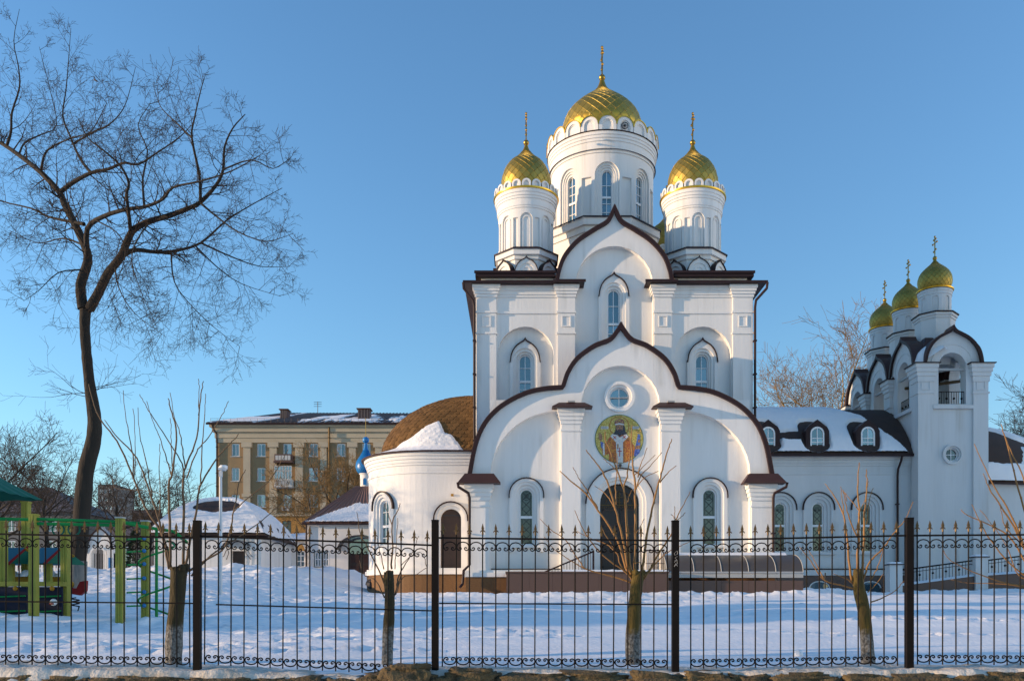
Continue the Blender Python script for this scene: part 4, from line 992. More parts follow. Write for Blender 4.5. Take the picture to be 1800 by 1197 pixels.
mb.tube([(h0[0], yr, h0[1]), (h1[0], yr, h1[1])], .04, 6); mb.box(h1[0]-.04, h1[0]+.04, yr-.04, yr+.04, pzt, h1[1]+.05)
for k in range(16):
    t = (k+1)/17; x = h0[0]+(h1[0]-h0[0])*t; z = h0[1]+(h1[1]-h0[1])*t; mb.tube([(x, yr, pzt), (x, yr, z)], .011, 4)
mb.build('stair_railing', 'brown_metal', ch)
mb = MB(); yr = 39.3
for k in range(9): x = X(1137+k*3.6, yr); mb.tube([(x, yr, pzt), (x, yr, Z(968, yr))], .013, 4)
mb.tube([(X(1135, yr), yr, Z(967, yr)), (X(1168, yr), yr, Z(967, yr))], .03, 5); mb.tube([(X(1135, yr), yr, Z(990, yr)), (X(1168, yr), yr, Z(990, yr))], .015, 5); mb.build('porch_railing', 'brown_metal', ch)
# canopy over the basement stairs
xa, xb = X(1172, 38.2), X(1412, 38.2); zt_, zb_ = Z(975, 39.8), Z(1006, 38.2)
prof = [(39.8-1.6*sin(t), zb_+(zt_-zb_)*cos(t)) for t in np.linspace(0, pi/2, 10)]
n = 5
for k in range(n):
    a, b = xa+(xb-xa)*k/n, xa+(xb-xa)*(k+1)/n; mb = MB(); mb.grid([[(a+.01, y, z), (b-.01, y, z)] for y, z in prof]); mb.build('canopy_sheet', 'poly_roof', ch, smooth='all')
mb = MB()
for k in range(n+1): x = xa+(xb-xa)*k/n; mb.tube([(x, y-.005, z+.006) for y, z in prof], .018, 5)
mb.tube([(xa, prof[-1][0], prof[-1][1]), (xb, prof[-1][0], prof[-1][1])], .05, 5); mb.box(xa, xb, 38.2, 38.26, zb_-.22, zb_-.06)
mb.build('canopy_frame', 'grey_box', ch)
mb = MB(); n = 70; mb.grid([[(xa+.1+(xb-xa-.45)*i/n, 39.82-.16*q, zt_-.02+(.0 if q == 0 else (.10+.05*float(fbm(i*.3, q)) if q == 1 else (.05 if q == 2 else -.05)))) for i in range(n+1)] for q in range(4)]); mb.build('canopy_snow', 'snow', ch, smooth='all')
mb = MB(); mb.box(xa, xb-.02, 38.3, 39.7, zb_-.75, zb_-.7)
for k in range(4): x = xa+.6+k*2.1; mb.tube([(x, 38.3, zb_-.7), (x, 38.3, zb_)], .03, 5)
mb.build('canopy_posts', 'black', ch)
n = 5
for k in range(n):
    mb = MB(); a, b = xa+(xb-xa)*k/n, xa+(xb-xa)*(k+1)/n; mb.box(a+.004, b-.004, 38.2, 38.35, 1.8, Z(1020, 38.2)); mb.build('parapet_slab', 'granite', ch)
# ================================================================ wing between church and belfry
YW = 49.5; WZ = 10.05; WX0, WX1 = XR-.05, 22.1; kw = YW/F
wg = thing('church_wing', 'white church wing with snowy roof and three dormers left of the bell tower', 'building', ((WX0+WX1)/2, YW+4, 2.4))
fw_ = flat(YW); DW = .22
wv = [(X(p, YW), Z(970, YW), Z(893, YW), 10.5*kw) for p in (1372, 1438.5, 1523.5)]
bv = [(X(p, YW), Z(1041, YW), Z(1033, YW)) for p in (1441, 1531)]
mb = MB(); wall(mb, fw_, WX0, WX1, Z(1005, YW), WZ, [aopen(w[0], 27*kw, Z(970.4, YW), w[2]) for w in wv], 0, .3)
for w in wv:
    surround(mb, fw_, w[0], Z(970.4, YW), w[2], [27*kw, 22*kw, 16.5*kw, w[3]], [-.08, 0, .08], 0, DW); mb.box(w[0]-30*kw, w[0]+30*kw, YW-.14, YW+.24, Z(974.5, YW), Z(970.2, YW))
for (y0, y1, o) in ((834, 830, .04), (819, 815, .05), (815, 809, .10), (809, 801, .17)): mb.box(WX0, WX1, YW-o, YW+.1, Z(y0, YW), Z(y1, YW))
mb.box(WX0, WX1, YW-.1, YW+.1, Z(1011, YW), Z(1001, YW))
mb.build('wing_wall', 'stucco_shaded', wg)
mb = MB(); mb.quad((WX0, YW+9.5, 2), (WX0, YW+9.5, WZ), (WX1, YW+9.5, WZ), (WX1, YW+9.5, 2)); mb.build('rear_wall', 'stucco_shaded', wg)
mb = MB(); mb.box(WX0, WX1, YW-.14, YW+.08, Z(1001, YW), Z(999, YW)); mb.build('base_flashing', 'brown_metal', wg)
n = 8
mb = MB(); wall(mb, fw_, WX0, WX1, 1.9, Z(1011, YW), [(b[0]-.62, b[0]+.62, b[1], (lambda s, b=b: b[2]+.42*sqrt(max(0, 1-((s-b[0])/.62)**2)))) for b in bv], -.06, .2); mb.build('plinth', 'granite', wg)
for b in bv:
    a = [(b[0]-.60*cos(pi*k/10), b[2]+.40*sin(pi*k/10)) for k in range(11)]; m2 = MB(); band(m2, fw_, a, [(b[0]+(p[0]-b[0])*.9, b[2]+(p[1]-b[2])*.85) for p in a], .02, None, .1); f = m2.build('basement_window', 'pvc', wg)
    p = MB(); p.poly([fw_(q[0], q[1], .08) for q in a]+[fw_(b[0]+.6, b[1]-.2, .08), fw_(b[0]-.6, b[1]-.2, .08)]); p.build('pane', 'glass', f)
for w in wv:
    lip = MB(); band(lip, fw_, apath(w[0], 28.5*kw, w[2]-.1, w[2]), apath(w[0], 26.6*kw, w[2]-.1, w[2]), -.15, .02, -.06); lip.build('window_hood', 'brown_metal', wg)
    window(wg, fw_, w[0], w[1], w[2], w[3], DW, [], 1, transom=Z(923.5, YW), gm='glass_dark', lead=True)
RH = Z(726, 54.6)-WZ
def wing_roof(u, t, o=0):
    a = t*pi/2; y = YW-.45+5.3*(1-cos(a)**1.15 if t < 1 else 1); z = WZ+.05+RH*sin(a)
    y = YW-.45+5.4*t**1.1; z = WZ+.05+RH*(1-(1-t)**2.0)
    n = Vector((0, -(1-t)*1.3-.1, 1)).normalized(); return (WX0+(WX1-WX0-.05)*u+0, y+n.y*o, z+n.z*o)
mb = MB(); mb.grid([[wing_roof(u, t) for u in np.linspace(0, 1, 14)] for t in np.linspace(0, 1, 14)])
mb.grid([[(p[0], 2*(YW+4.95)-p[1], p[2]) for p in [wing_roof(u, t) for u in (0, 1)]] for t in np.linspace(1, 0, 12)])
wr = mb.build('wing_roof', 'shingle_dark', wg, smooth='all')
mb = MB(); mb.box(WX0, WX1+.05, YW-.52, YW-.36, WZ-.06, WZ+.08); mb.build('gutter', 'brown_metal', wg)
pipe([(X(1586, 49), 49.0, WZ-.02), (X(1585, 49), 49.05, WZ-.3), (X(1579, 49.3), 49.32, WZ-.75), (X(1578, 49.3), 49.32, WZ-1.1), (X(1578, 49.3), 49.32, 3.2)], parent=wg)
YDM = 49.35; DX = [X(p, YDM) for p in (1350.5, 1437, 1526)]
def wing_mask(u, v):
    x = WX0+(WX1-WX0)*u; p = wing_roof(u, v); m = 1.0
    nz = .5*(float(fbm(u*14, v*7+2, 4))-.5)
    for i, d_ in enumerate(DX):
        z0, z1 = Z(791, YDM), Z(736, YDM)
        q = math.hypot((x-d_)/.80, max(0, abs(p[2]-(z0+z1)/2)-.55)/.55)
        m = min(m, (q-1.0)*1.6+nz*.9)
        if i in (0, 1) and 10.9+.1*i < p[2] < 11.75 and (0 < (x-d_) < 1.9 if i == 0 else -1.7 < (x-d_) < 0): m = min(m, abs(p[2]-11.3)*4-1.2+nz*2+.25*abs(x-(DX[0]+DX[1])/2))
    edge = np.interp(p[2], [10.0, 10.6, 11.4, 12.6, 13.5], [21.9, 21.5, 20.9, 20.0, 18.6]); m = min(m, (edge-x)*2.2+nz*1.5)
    return m*2.5+.6
snow_patch(wr, wing_roof, wing_mask, 190, 80, .16, vr=(.01, .985))
# dormers
def dormer(x):
    Yd_ = YDM; kk = Yd_/F; z0, z1 = Z(788, Yd_), Z(754, Yd_); r = MB()
    hw = 20.5*kk; pts = [(x-hw, z0-.05), (x-hw, Z(757, Yd_)), (x-hw*.82, Z(750, Yd_)), (x-hw*.4, Z(743.5, Yd_)), (x, Z(737, Yd_)), (x+hw*.4, Z(743.5, Yd_)), (x+hw*.82, Z(750, Yd_)), (x+hw, Z(757, Yd_)), (x+hw, z0-.05)]
    inn = apath(x, 12.5*kk, z0, Z(761, Yd_), 6); inn = [inn[0], inn[1], inn[2], inn[3], inn[4], inn[5], inn[6], inn[7], inn[8]]
    band(r, flat(Yd_), pts, inn, 0, 2.4, .12); r.quad((x-hw, Yd_, z0-.05), (x+hw, Yd_, z0-.05), (x+hw, Yd_, z0+.02), (x-hw, Yd_, z0+.02))
    dm_ = r.build('dormer', 'brown_metal', wg)
    w = window(dm_, flat(Yd_), x, z0+.02, Z(762, Yd_), 12.5*kk, .06, [Z(770, Yd_)+.0, Z(777, Yd_)], 2, fw=.09, bar=.045, gm='glass')
    return dm_
for x in DX: dormer(x)

# ================================================================ belfry
TX0, TX1, TY0, BAY = X(1614, 48.5), X(1737.5, 48.5), 48.5, 3.46
TY1 = TY0+3*BAY+.85; TC = (TX0+TX1)/2; ZK = Z(640, 48.5); KH = Z(572, 48.5)-ZK; ZS = Z(713, 48.5)
bt = thing('bell_tower', 'white belfry with three small golden onion domes in a row', 'bell tower', (TC, (TY0+TY1)/2, 2.4))
ft = flat(TY0); KW = 1.62; PW = .82
def face_top(cs):
    fs = [ogee_fn(c, KW, ZK, KH) for c in cs]
    return lambda s: max([f(s) if abs(s-c) < KW else ZK-.02 for f, c in zip(fs, cs)])
kt = 48.5/F
mb = MB(); rw_ = (TC, Z(798, TY0)); rr = 11.5*kt
cs_side = [TY0+.42+BAY*(i+.5) for i in range(3)]
fx = [p[0] for p in ogee(TC, KW, ZK, KH)]
OPH, OZS = .76, Z(643, TY0)
wall(mb, ft, TX0, TX1, ZS-.0, face_top([TC]), [aopen(TC, OPH, ZS+.12, OZS)], .12, .75, extra=fx)
# lower wall with the round window
hb = rw_[1]; rA = 17*kt
wall(mb, ft, TX0, TX1, 2.0, hb-rA, [], .12, .3); wall(mb, ft, TX0, TX1, hb+rA, ZS, [], .12, .3)
wall(mb, ft, TX0, TC-rA, hb-rA, hb+rA, [], .12, .3); wall(mb, ft, TC+rA, TX1, hb-rA, hb+rA, [], .12, .3)
S = ss_open(TC-rA, TC+rA)
for a, b in zip(S[:-1], S[1:]):
    for sg in (-1, 1):
        f = lambda s: hb+sg*sqrt(max(0, rA**2-(s-TC)**2)); e = hb+sg*rA
        mb.quad(ft(a, f(a), .12), ft(b, f(b), .12), ft(b, e, .12), ft(a, e, .12)); mb.quad(ft(a, f(a), .12), ft(b, f(b), .12), ft(b, f(b), .5), ft(a, f(a), .5))
band(mb, ft, apath(TC, 1.17, ZK-.3, OZS+.08), apath(TC, 1.12, ZK-.3, OZS+.08), .09, .13, .13)
for (mp, cs) in ((left_face(TX0), [-c for c in cs_side]), (right_face(TX1), cs_side)):
    s0, s1 = (-TY1, -TY0-.12) if mp(0, 0, 0)[0] < TC else (TY0+.12, TY1); ex = []
    for c in cs: ex += [p[0] for p in ogee(c, KW, ZK, KH)]
    wall(mb, mp, s0, s1, 2.0, face_top(cs), [aopen(c, OPH, ZS+.12, OZS) for c in cs], .12, .75, extra=ex)
    for c in cs: band(mb, mp, apath(c, 1.17, ZK-.3, OZS+.08), apath(c, 1.12, ZK-.3, OZS+.08), .09, .13, .13)
wall(mb, back_face(TY1), -TX1, -TX0, 2.0, ZK, [], .1, .3)
# inner faces of the piers and the belfry floor
for yy in cs_side[:-1]:
    pass
mb.box(TX0+.2, TX1-.2, TY0+.2, TY1-.2, ZS-.1, ZS+.1)
for i in range(4):
    yc = TY0+.42+BAY*i
    for xx in (TX0+.13, TX1-.75): mb.box(xx+.02, xx+.6, max(TY0+.14, yc-.9), min(TY1-.14, yc+.9), ZS, OZS)
zcl = OZS+OPH+.03; mb.box(TX0+.5, TX1-.5, TY0+.5, TY1-.3, zcl, zcl+.05)
mb.build('tower_wall', 'stucco_shaded', bt)
round_window(bt, ft, rw_, rr, .3, [18*kt, 14.5*kt, 11.5*kt], [-.0, .10], gm='glass_dark', mat_='stucco_shaded')
# corner and side piers with stepped capitals
def pier(x0, x1, y0, y1, sq=True):
    p = MB(); p.box(x0, x1, y0, y1, 2.0, Z(668, TY0)); zc0, zc1 = Z(668, TY0), ZK
    for i in range(4):
        a = zc0+(zc1-zc0)*i/4; b = zc0+(zc1-zc0)*(i+1)/4; e = .22*(i+1)/4; p.box(x0-e, x1+e, y0-e, y1+e, a, b)
    for zb_ in (Z(669, TY0), Z(690, TY0)): p.box(x0-.05, x1+.05, y0-.05, y1+.05, zb_-.05, zb_+.05)
    if sq:
        xc = (x0+x1)/2; zc = Z(677, TY0); h = .2
        for (a, b, c, d) in ((xc-h-.05, xc-h, zc-h-.05, zc+h+.05), (xc+h, xc+h+.05, zc-h-.05, zc+h+.05), (xc-h, xc+h, zc+h, zc+h+.05), (xc-h, xc+h, zc-h-.05, zc-h)): p.box(a, b, y0-.03, y0+.02, c, d)
    p.build('pier', 'stucco_shaded', bt)
    c = MB(); c.box(x0-.3, x1+.3, y0-.3, y1+.3, ZK, ZK+.05); c.frust((x0-.28, x1+.28, y0-.28, y1+.28, ZK+.05), (x0+.2, x1-.2, y0+.2, y1-.2, ZK+.16)); c.build('pier_cap', 'brown_metal', bt)
for i in range(4):
    y0 = TY0+BAY*i; y0 += 0 if i else 0
    for (xa_, xb_) in ((TX0-.0, TX0+PW), (TX1-PW, TX1)):
        pier(xa_ if xa_ > TC else xa_-.0, xb_, y0, y0+.84, sq=(i == 0)) if i == 0 or i == 3 else pier(xa_-.06 if xa_ < TC else xa_+.25, xb_-.25 if xa_ < TC else xb_+.06, y0+.1, y0+.74, sq=False)
mb = MB(); mb.box(TX0+PW, TX1-PW, TY0-.05, TY0+.1, Z(718, TY0), Z(712, TY0))
mb.build('sill_band', 'stucco_shaded', bt)
mb = MB(); mb.box(TX0-.07, TX0+.1, TY0+PW, TY1-PW, ZS-.12, ZS+.07); mb.build('sill_band', 'stucco_shaded', bt)
# kokoshnik trims and cross roofs
og = ogee(TC, KW, ZK, KH)
gable_trim(og, .13, TY0, TY0, parent=bt, mpx=ft, db=.85, d=-.1)
for c in cs_side:
    gable_trim(ogee(-c, KW, ZK, KH), .12, 0, 0, parent=bt, mpx=left_face(TX0), db=.85, d=-.06); gable_trim(ogee(c, KW, ZK, KH), .12, 0, 0, parent=bt, mpx=right_face(TX1), db=.85, d=-.06)
rc_ = MB(); rc_.frust((TX0+.5, TX1-.5, TY0+.5, TY1-.3, zcl+.052), (TC-.95, TC+.95, TY0+1.3, TY1-1.2, zcl+1.15)); rc_.build('tower_roof', 'roof_metal', bt)
for i in range(1, 4):
    yc = TY0+.42+BAY*i
    for (xa_, xb_) in ((TX0+.1, TX0+.72), (TX1-.72, TX1-.1)):
        cb = MB(); cb.frust((xa_, xb_, max(TY0+.15, yc-.5), yc+.5, ZK+.05), (xa_+.1, xb_-.1, max(TY0+.3, yc-.6), yc+.6, zcl+.04)); cb.build('valley_roof', 'roof_metal', bt)
# snow caught in the valleys between the gables
for i, (yc, ss_) in enumerate(((cs_side[0]-1.62, 1.0), (cs_side[0]+1.72, .8), (cs_side[1]+1.72, .7))):
    mb = MB(); rows = []
    for a in np.linspace(0, 1, 9):
        rows.append([(TX0+.05+1.5*a, yc+(q-.5)*1.5*ss_*(.55+.45*a), ZK+.12+1.0*a-((q-.5)**2)*.5*ss_+.62*ss_*sin(pi*q)*(.35+.65*sin(pi*min(1, a+.15)))-(.25 if a in (0, 1) else 0)) for q in np.linspace(0, 1, 9)])
    mb.grid(rows); mb.build('valley_snow', 'snow', bt, smooth='all')
# tie beams, rail, bells
mb = MB(); zt1 = Z(647, TY0)
mb.box(TC-OPH-.1, TC+OPH+.1, TY0+.25, TY0+.37, zt1-.06, zt1+.06)
for c in cs_side: mb.box(TX0+.2, TX0+.32, c-OPH-.1, c+OPH+.1, zt1-.06, zt1+.06)
mb.build('tie_beam', 'grey_box', bt)
mb = MB(); mb.tube([(TX0+.3, cs_side[0]+.2, zt1-.55), (TX1-.2, cs_side[0]+.2, zt1-.1)], .09, 4); mb.build('bell_beam', 'bronze', bt)
def railing(mb, a, b, z0, z1, n):
    a = Vector(a); b = Vector(b)
    for z in (z0+.06, z1): mb.tube([(a.x, a.y, z), (b.x, b.y, z)], .022, 4)
    for k in range(n+1):
        p = a.lerp(b, k/n); mb.tube([(p.x, p.y, z0), (p.x, p.y, z1)], .016, 4)
        if k % 3 == 1: mb.ball((p.x, p.y, (z0+z1)/2), .07, 6, 4)
mb = MB(); railing(mb, (TC-OPH, TY0+.35, 0), (TC+OPH, TY0+.35, 0), ZS+.1, Z(686, TY0), 11); mb.build('belfry_railing', 'iron', bt)
for c in cs_side: mb = MB(); railing(mb, (TX0+.35, c-OPH, 0), (TX0+.35, c+OPH, 0), ZS+.1, Z(686, TY0), 11); mb.build('belfry_railing', 'iron', bt)
for c, s in zip(cs_side, (0, .8, 1.0)):
    if not s: continue
    mb = MB(); zb_ = ZS+.75; mb.lathe([(.46*s, zb_), (.40*s, zb_+.12), (.29*s, zb_+.38*s), (.25*s, zb_+.62*s), (.18*s, zb_+.72*s), (.02, zb_+.76*s)], TC-.6, c, 18); mb.tube([(TC-.6, c, zb_+.7*s), (TC-.6, c, OZS+.6)], .03, 5); mb.build('bell', 'bronze', bt, smooth='all')
# drums and domes
k5 = 50.7/F
BP = [(23, 512), (26.5, 505), (28, 498), (27, 489), (22.5, 480), (15, 472.5), (7.5, 466), (3.8, 461), (1.8, 456)]
for i, c in enumerate(cs_side):
    R = .87; zd0 = Z(557, 50.7); zt = Z(514, 50.7); mb = MB()
    oct_block(mb, TC, c, [(.98, ZK+.3, .98, zd0-.36), (.98, zd0-.36, 1.03, zd0-.36), (1.03, zd0-.36, 1.03, zd0-.22), (1.03, zd0-.22, 1.1, zd0-.22), (1.1, zd0-.22, 1.1, zd0-.08)]); mb.build('cupola_base', 'stucco_shaded', bt)
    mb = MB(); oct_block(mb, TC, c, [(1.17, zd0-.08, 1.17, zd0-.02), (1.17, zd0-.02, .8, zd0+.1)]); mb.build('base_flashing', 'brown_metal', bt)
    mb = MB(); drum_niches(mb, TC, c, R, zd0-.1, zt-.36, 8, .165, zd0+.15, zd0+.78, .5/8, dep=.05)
    mb.lathe([(R, zt-.36), (R+.03, zt-.36), (R+.03, zt-.2), (R+.06, zt-.19), (R+.06, zt-.05), (R, zt)], TC, c, 40); mb.build('cupola_drum', 'stucco_shaded', bt, smooth=30)
    mb = MB(); mb.lathe([(R-.1, zt-.02), (R+.13, zt-.02), (R+.14, zt+.03), (R-.1, zt+.1)], TC, c, 40); mb.build('drum_rim', 'gold_trim', bt, smooth=40)
    d = onion(bt, TC, c, [(r*k5, Z(y, 50.7)) for r, y in BP], 20, 0, tip=.14, seg=40, off=.014)
    ortho_cross(d, TC, c, Z(455, 50.7), Z(417, 50.7), s=.85)
# ================================================================ low apse right of the belfry
ax = thing('church_annex', 'low white annex with rounded snowy roof right of the bell tower', 'building', (28, 54.5, 2.4))
AZ2 = 8.65; EC = (27.0, 54.5); rx, ry, EH2 = 7.6, 4.7, Z(751, 54.5)-8.65
def annex_roof(u, t, o=0):
    a = -pi*.5+u*pi; a = u*pi; bx, by = -ry*0+rx*sin(a)*1.0, -ry*cos(a); c = cos(t*pi/2); z = AZ2+EH2*sin(t*pi/2)
    x, y = EC[0]-1.2+bx*c, EC[1]+by*c; n = Vector((bx*c/rx, by*c/ry, sin(t*pi/2)+.3)).normalized(); return (x+n.x*o, y+n.y*o, z+n.z*o)
mb = MB(); mb.grid([[annex_roof(u, t) for u in np.linspace(0, 1, 40)] for t in np.linspace(0, 1, 16)]); anr = mb.build('annex_roof', 'shingle_dark', ax, smooth='all')
mb = MB(); mb.grid([[(annex_roof(u, 0, -.35)[0], annex_roof(u, 0, -.35)[1], z) for u in np.linspace(0, 1, 40)] for z in (2.0, AZ2-.03)]); mb.build('annex_wall', 'stucco_shaded', ax, smooth=30)
mb = MB(); mb.grid([[annex_roof(u, 0, o)[:2]+(AZ2+dz,) for u in np.linspace(0, 1, 40)] for o, dz in ((-.4, -.06), (.06, -.06), (.08, .04), (-.1, .09))]); mb.build('eave', 'brown_metal', ax)
def annex_mask(u, v):
    n = float(fbm(u*22, v*6+9, 4))-.5
    return 2.0*(max(v-.62, .20-v)*4+n*1.8+np.interp(u, [0, .12, .2, .5], [-.9, -.75, .3, .7])*(1 if .18 < v < .66 else .3)+.45)
snow_patch(anr, annex_roof, annex_mask, 120, 70, .15, vr=(.01, .99))
# ================================================================ ramp with pillars right of the church
rp = thing('access_ramp', 'snowy ramp with white pillars and dark railings in front of the bell tower', 'ramp', (20, 44.2, 2.3))
YR = 44.0
for k, (px_, t_, b_) in enumerate(((1571, 990, 1040), (1720.5, 977, 1030), (1870, 964, 1020))):
    x = X(px_, YR); m = MB(); m.box(x-.31, x+.31, YR-.3, YR+.3, 1.9, Z(t_+3, YR)); m.build('pillar', 'stucco_shaded', rp)
    m = MB(); m.box(x-.37, x+.37, YR-.36, YR+.36, Z(t_+3, YR), Z(t_+1, YR)); m.build('pillar_cap', 'dark_box', rp)
    m = MB(); m.frust((x-.36, x+.36, YR-.35, YR+.35, Z(t_+1, YR)), (x-.22, x+.22, YR-.2, YR+.2, Z(t_-2.5, YR))); m.build('pillar_snow', 'snow', rp)
for (pa, pb, ya, yb, ba, bb) in ((1582, 1709, 1002, 985, 1027, 1010), (1732, 1859, 985, 969, 1009, 1000)):
    xa_, xb_ = X(pa, YR), X(pb, YR); m = MB(); n = 22
    for (q0, q1, r) in ((ya, yb, .035), (ya+6, yb+6, .015), (ba, bb, .02)): m.tube([(xa_, YR, Z(q0, YR)), (xb_, YR, Z(q1, YR))], r, 4)
    for k in range(1, n):
        t = k/n; x = xa_+(xb_-xa_)*t; m.tube([(x, YR, Z(ba+(bb-ba)*t, YR)), (x, YR, Z(ya+(yb-ya)*t, YR))], .014, 4)
        if k % 4 == 2: m.ball((x, YR, Z((ba+ya)/2+((bb+yb)/2-(ba+ya)/2)*t, YR)), .06, 6, 4)
    m.build('railing', 'iron', rp)
    m = MB(); z0, z1 = Z(ba+2, YR), Z(bb+2, YR); m.v = [(xa_, YR-.18, 1.8), (xb_, YR-.18, 1.8), (xb_, YR-.18, z1), (xa_, YR-.18, z0), (xa_, YR+2.2, 1.8), (xb_, YR+2.2, 1.8), (xb_, YR+2.2, z1), (xa_, YR+2.2, z0)]
    m.f = [(0, 1, 2, 3), (3, 2, 6, 7), (1, 5, 6, 2), (0, 3, 7, 4), (4, 7, 6, 5)]; m.build('ramp_slab', 'granite', rp)
    m = MB(); n = 40; m.grid([[(xa_+(xb_-xa_)*i/n, YR-.2+q*.2-.03, z0+(z1-z0)*i/n+(-.01 if q in (0, 4) else .07+.06*float(fbm(i*.3+pa, q)))) for i in range(n+1)] for q in range(5)]); m.build('ramp_snow', 'snow', rp, smooth='all')
    m = MB(); m.v = [(xa_, YR-.26, 1.8), (xb_, YR-.26, 1.8), (xb_, YR-.26, Z(bb+9, YR)), (xa_, YR-.26, Z(ba+9, YR))]; m.f = [(0, 1, 2, 3)]
# ================================================================ small buildings left of the church
def building_windows(parent, Y, rects, gm='glass_far', fm='pvc', cols=2, fw=.08, d=.05, mpf=None, rowsf=None, sills=None):
    for (x0, x1, z0, z1) in rects:
        w = window(parent, mpf or flat(Y), (x0+x1)/2, z0, z1, (x1-x0)/2, d, [] if rowsf is None else [z0+(z1-z0)*q for q in rowsf], cols, gm=gm, fm=fm, fw=fw, bar=.07, arched=False)
        if sills: s = MB(); s.box(x0-.12, x1+.12, Y-.12, Y+.02, z0-.08, z0-.002); s.build('sill', sills, w)
# pavilion with a four sided curved roof
pv = thing('pavilion', 'small white pavilion with curved snow covered roof behind the lamp post', 'pavilion', (-18.4, 55.5, 3.8))
PX0, PX1, PY0, PY1, PZ = X(262, 52), X(468, 52), 52.0, 59.0, Z(942, 52)
mb = MB(); wall(mb, flat(PY0), PX0+.3, PX1-.3, 3.0, PZ, [(X(420, 52)-.4, X(420, 52)+.4, 3.4, lambda s: Z(968, 52))], 0, .25); 
for (mp, a, b) in ((right_face(PX1-.3), PY0, PY1), (left_face(PX0+.3), -PY1, -PY0), (back_face(PY1), -PX1, -PX0)): wall(mb, mp, a, b, 3.0, PZ, [], 0, .2)
for p in (432, 441, 450): mb.box(X(p, 52)-.06, X(p, 52)+.06, PY0-.07, PY0, 3.2, PZ-.2)
mb.build('pavilion_wall', 'stucco', pv)
mb = MB(); mb.box(X(420, 52)-.4, X(420, 52)+.4, PY0+.15, PY0+.2, 3.2, Z(968, 52)); mb.build('pavilion_door', 'door_brown', pv)
PH = Z(879, 55.5)-PZ; pcx, pcy, phx, phy = (PX0+PX1)/2, (PY0+PY1)/2, (PX1-PX0)/2, (PY1-PY0)/2+.3
def pav_roof(u, t, o=0):
    a = u*4; sd = int(a) % 4; f = (a-int(a))*2-1; c = (1-t)**.75*(1-.05*sin(pi*t)); c = 1-t
    z = PZ+.02+PH*(1-(1-t)**2.3)*1.0
    bx, by = ((f, -1), (1, f), (-f, 1), (-1, -f))[sd]
    n = Vector((bx*.5*c, by*.5*c, 1)).normalized(); return (pcx+bx*phx*c+n.x*o, pcy+by*phy*c+n.y*o, z+n.z*o)
mb = MB(); mb.grid([[pav_roof(u, t) for u in np.linspace(0, .9999, 65)] for t in np.linspace(0, 1, 14)]); pr_ = mb.build('pavilion_roof', 'shingle_dark', pv)
def pav_mask(u, v):
    n = float(fbm(u*30, v*7, 4))-.5; f = (u*4) % 1; sd = int(u*4)
    if sd == 0: q = ((f-.52)/.33)**2+((v-.50)/.17)**2; return (q-1)*1.6+n*1.5
    if sd == 1: return .75+n*1.5+(v-.3)
    return 1
snow_patch(pr_, pav_roof, pav_mask, 220, 60, .13, ur=(0, .4999), vr=(.01, .99))
mb = MB(); mb.box(PX0-.02, PX1+.02, PY0-.08, PY0+.05, PZ-.1, PZ+.03); mb.box(PX1-.05, PX1+.08, PY0, PY1, PZ-.1, PZ+.03); mb.build('eave', 'brown_metal', pv)
mb = MB(); xq = X(420, 52)
mb.grid([[(xq+.75*cos(t), PY0-.0-q, Z(952, 52)-.35+.42*sin(t)) for t in np.linspace(.15, pi-.15, 9)] for q in (0, .8)])
for sg in (-1, 1): mb.tube([(xq+sg*.72, PY0-.05, 4.4)]+[(xq+sg*(.72-.22*cos(t*.5)), PY0-.3-.1*sin(t), 4.75+.2*sin(t)) for t in np.linspace(0, 5, 12)], .022, 4)
mb.build('door_canopy', 'dark_box', pv)
# chapel with the blue dome
DYc = 66.0; DXc = X(643, DYc); cp = thing('chapel', 'small white chapel with brown seamed roof and blue onion dome', 'chapel', (DXc, DYc, 4.0))
CY0 = 62.0; ch0, ch1 = X(540, CY0), 2*DXc-X(540, CY0); CZ = Z(921, CY0); CY1 = 70.0
wn = [(X(558.5, CY0)-.0, .22), (X(573, CY0), .22)]; dzz = (X(635, CY0), .95)
mb = MB(); wall(mb, flat(CY0), ch0, ch1, 3.4, CZ, [(X(551, CY0), X(579, CY0), Z(997, CY0), lambda s: Z(968, CY0)), (dzz[0]-.92, dzz[0]+.92, 3.5, lambda s: Z(953, CY0)+.55*sqrt(max(0, 1-((s-dzz[0])/.92)**2)))], 0, .2)
for (mp, a, b) in ((left_face(ch0), -CY1, -CY0), (right_face(ch1), CY0, CY1)): wall(mb, mp, a, b, 3.4, CZ, [], 0, .2)
mb.build('chapel_wall', 'stucco', cp)
building_windows(cp, CY0, [(X(553, CY0), X(564, CY0), Z(995, CY0), Z(970, CY0)), (X(567.5, CY0), X(577.5, CY0), Z(995, CY0), Z(970, CY0))], gm='glass', d=.14, rowsf=(.5,), fw=.06)
mb = MB(); mb.box(dzz[0]-.92, dzz[0]+.92, CY0+.12, CY0+.2, 3.4, Z(973, CY0)); cd = mb.build('chapel_door', 'door_brown', cp)
for sg in (-1, 1):
    for k in range(2): m = MB(); x = dzz[0]+sg*.46; m.box(x-.3, x+.3, CY0+.10, CY0+.12, 3.9+k*.8, 4.5+k*.8); m.build('door_panel', 'roof_metal', cd)
mb = MB(); wall(mb, flat(CY0), dzz[0]-.92, dzz[0]+.92, Z(973, CY0), lambda s: Z(953, CY0)+.55*sqrt(max(0, 1-((s-dzz[0])/.92)**2)), [], .15, .16, extra=ss_open(dzz[0]-.92, dzz[0]+.92)); mb.build('fanlight', 'glass_far', cp)
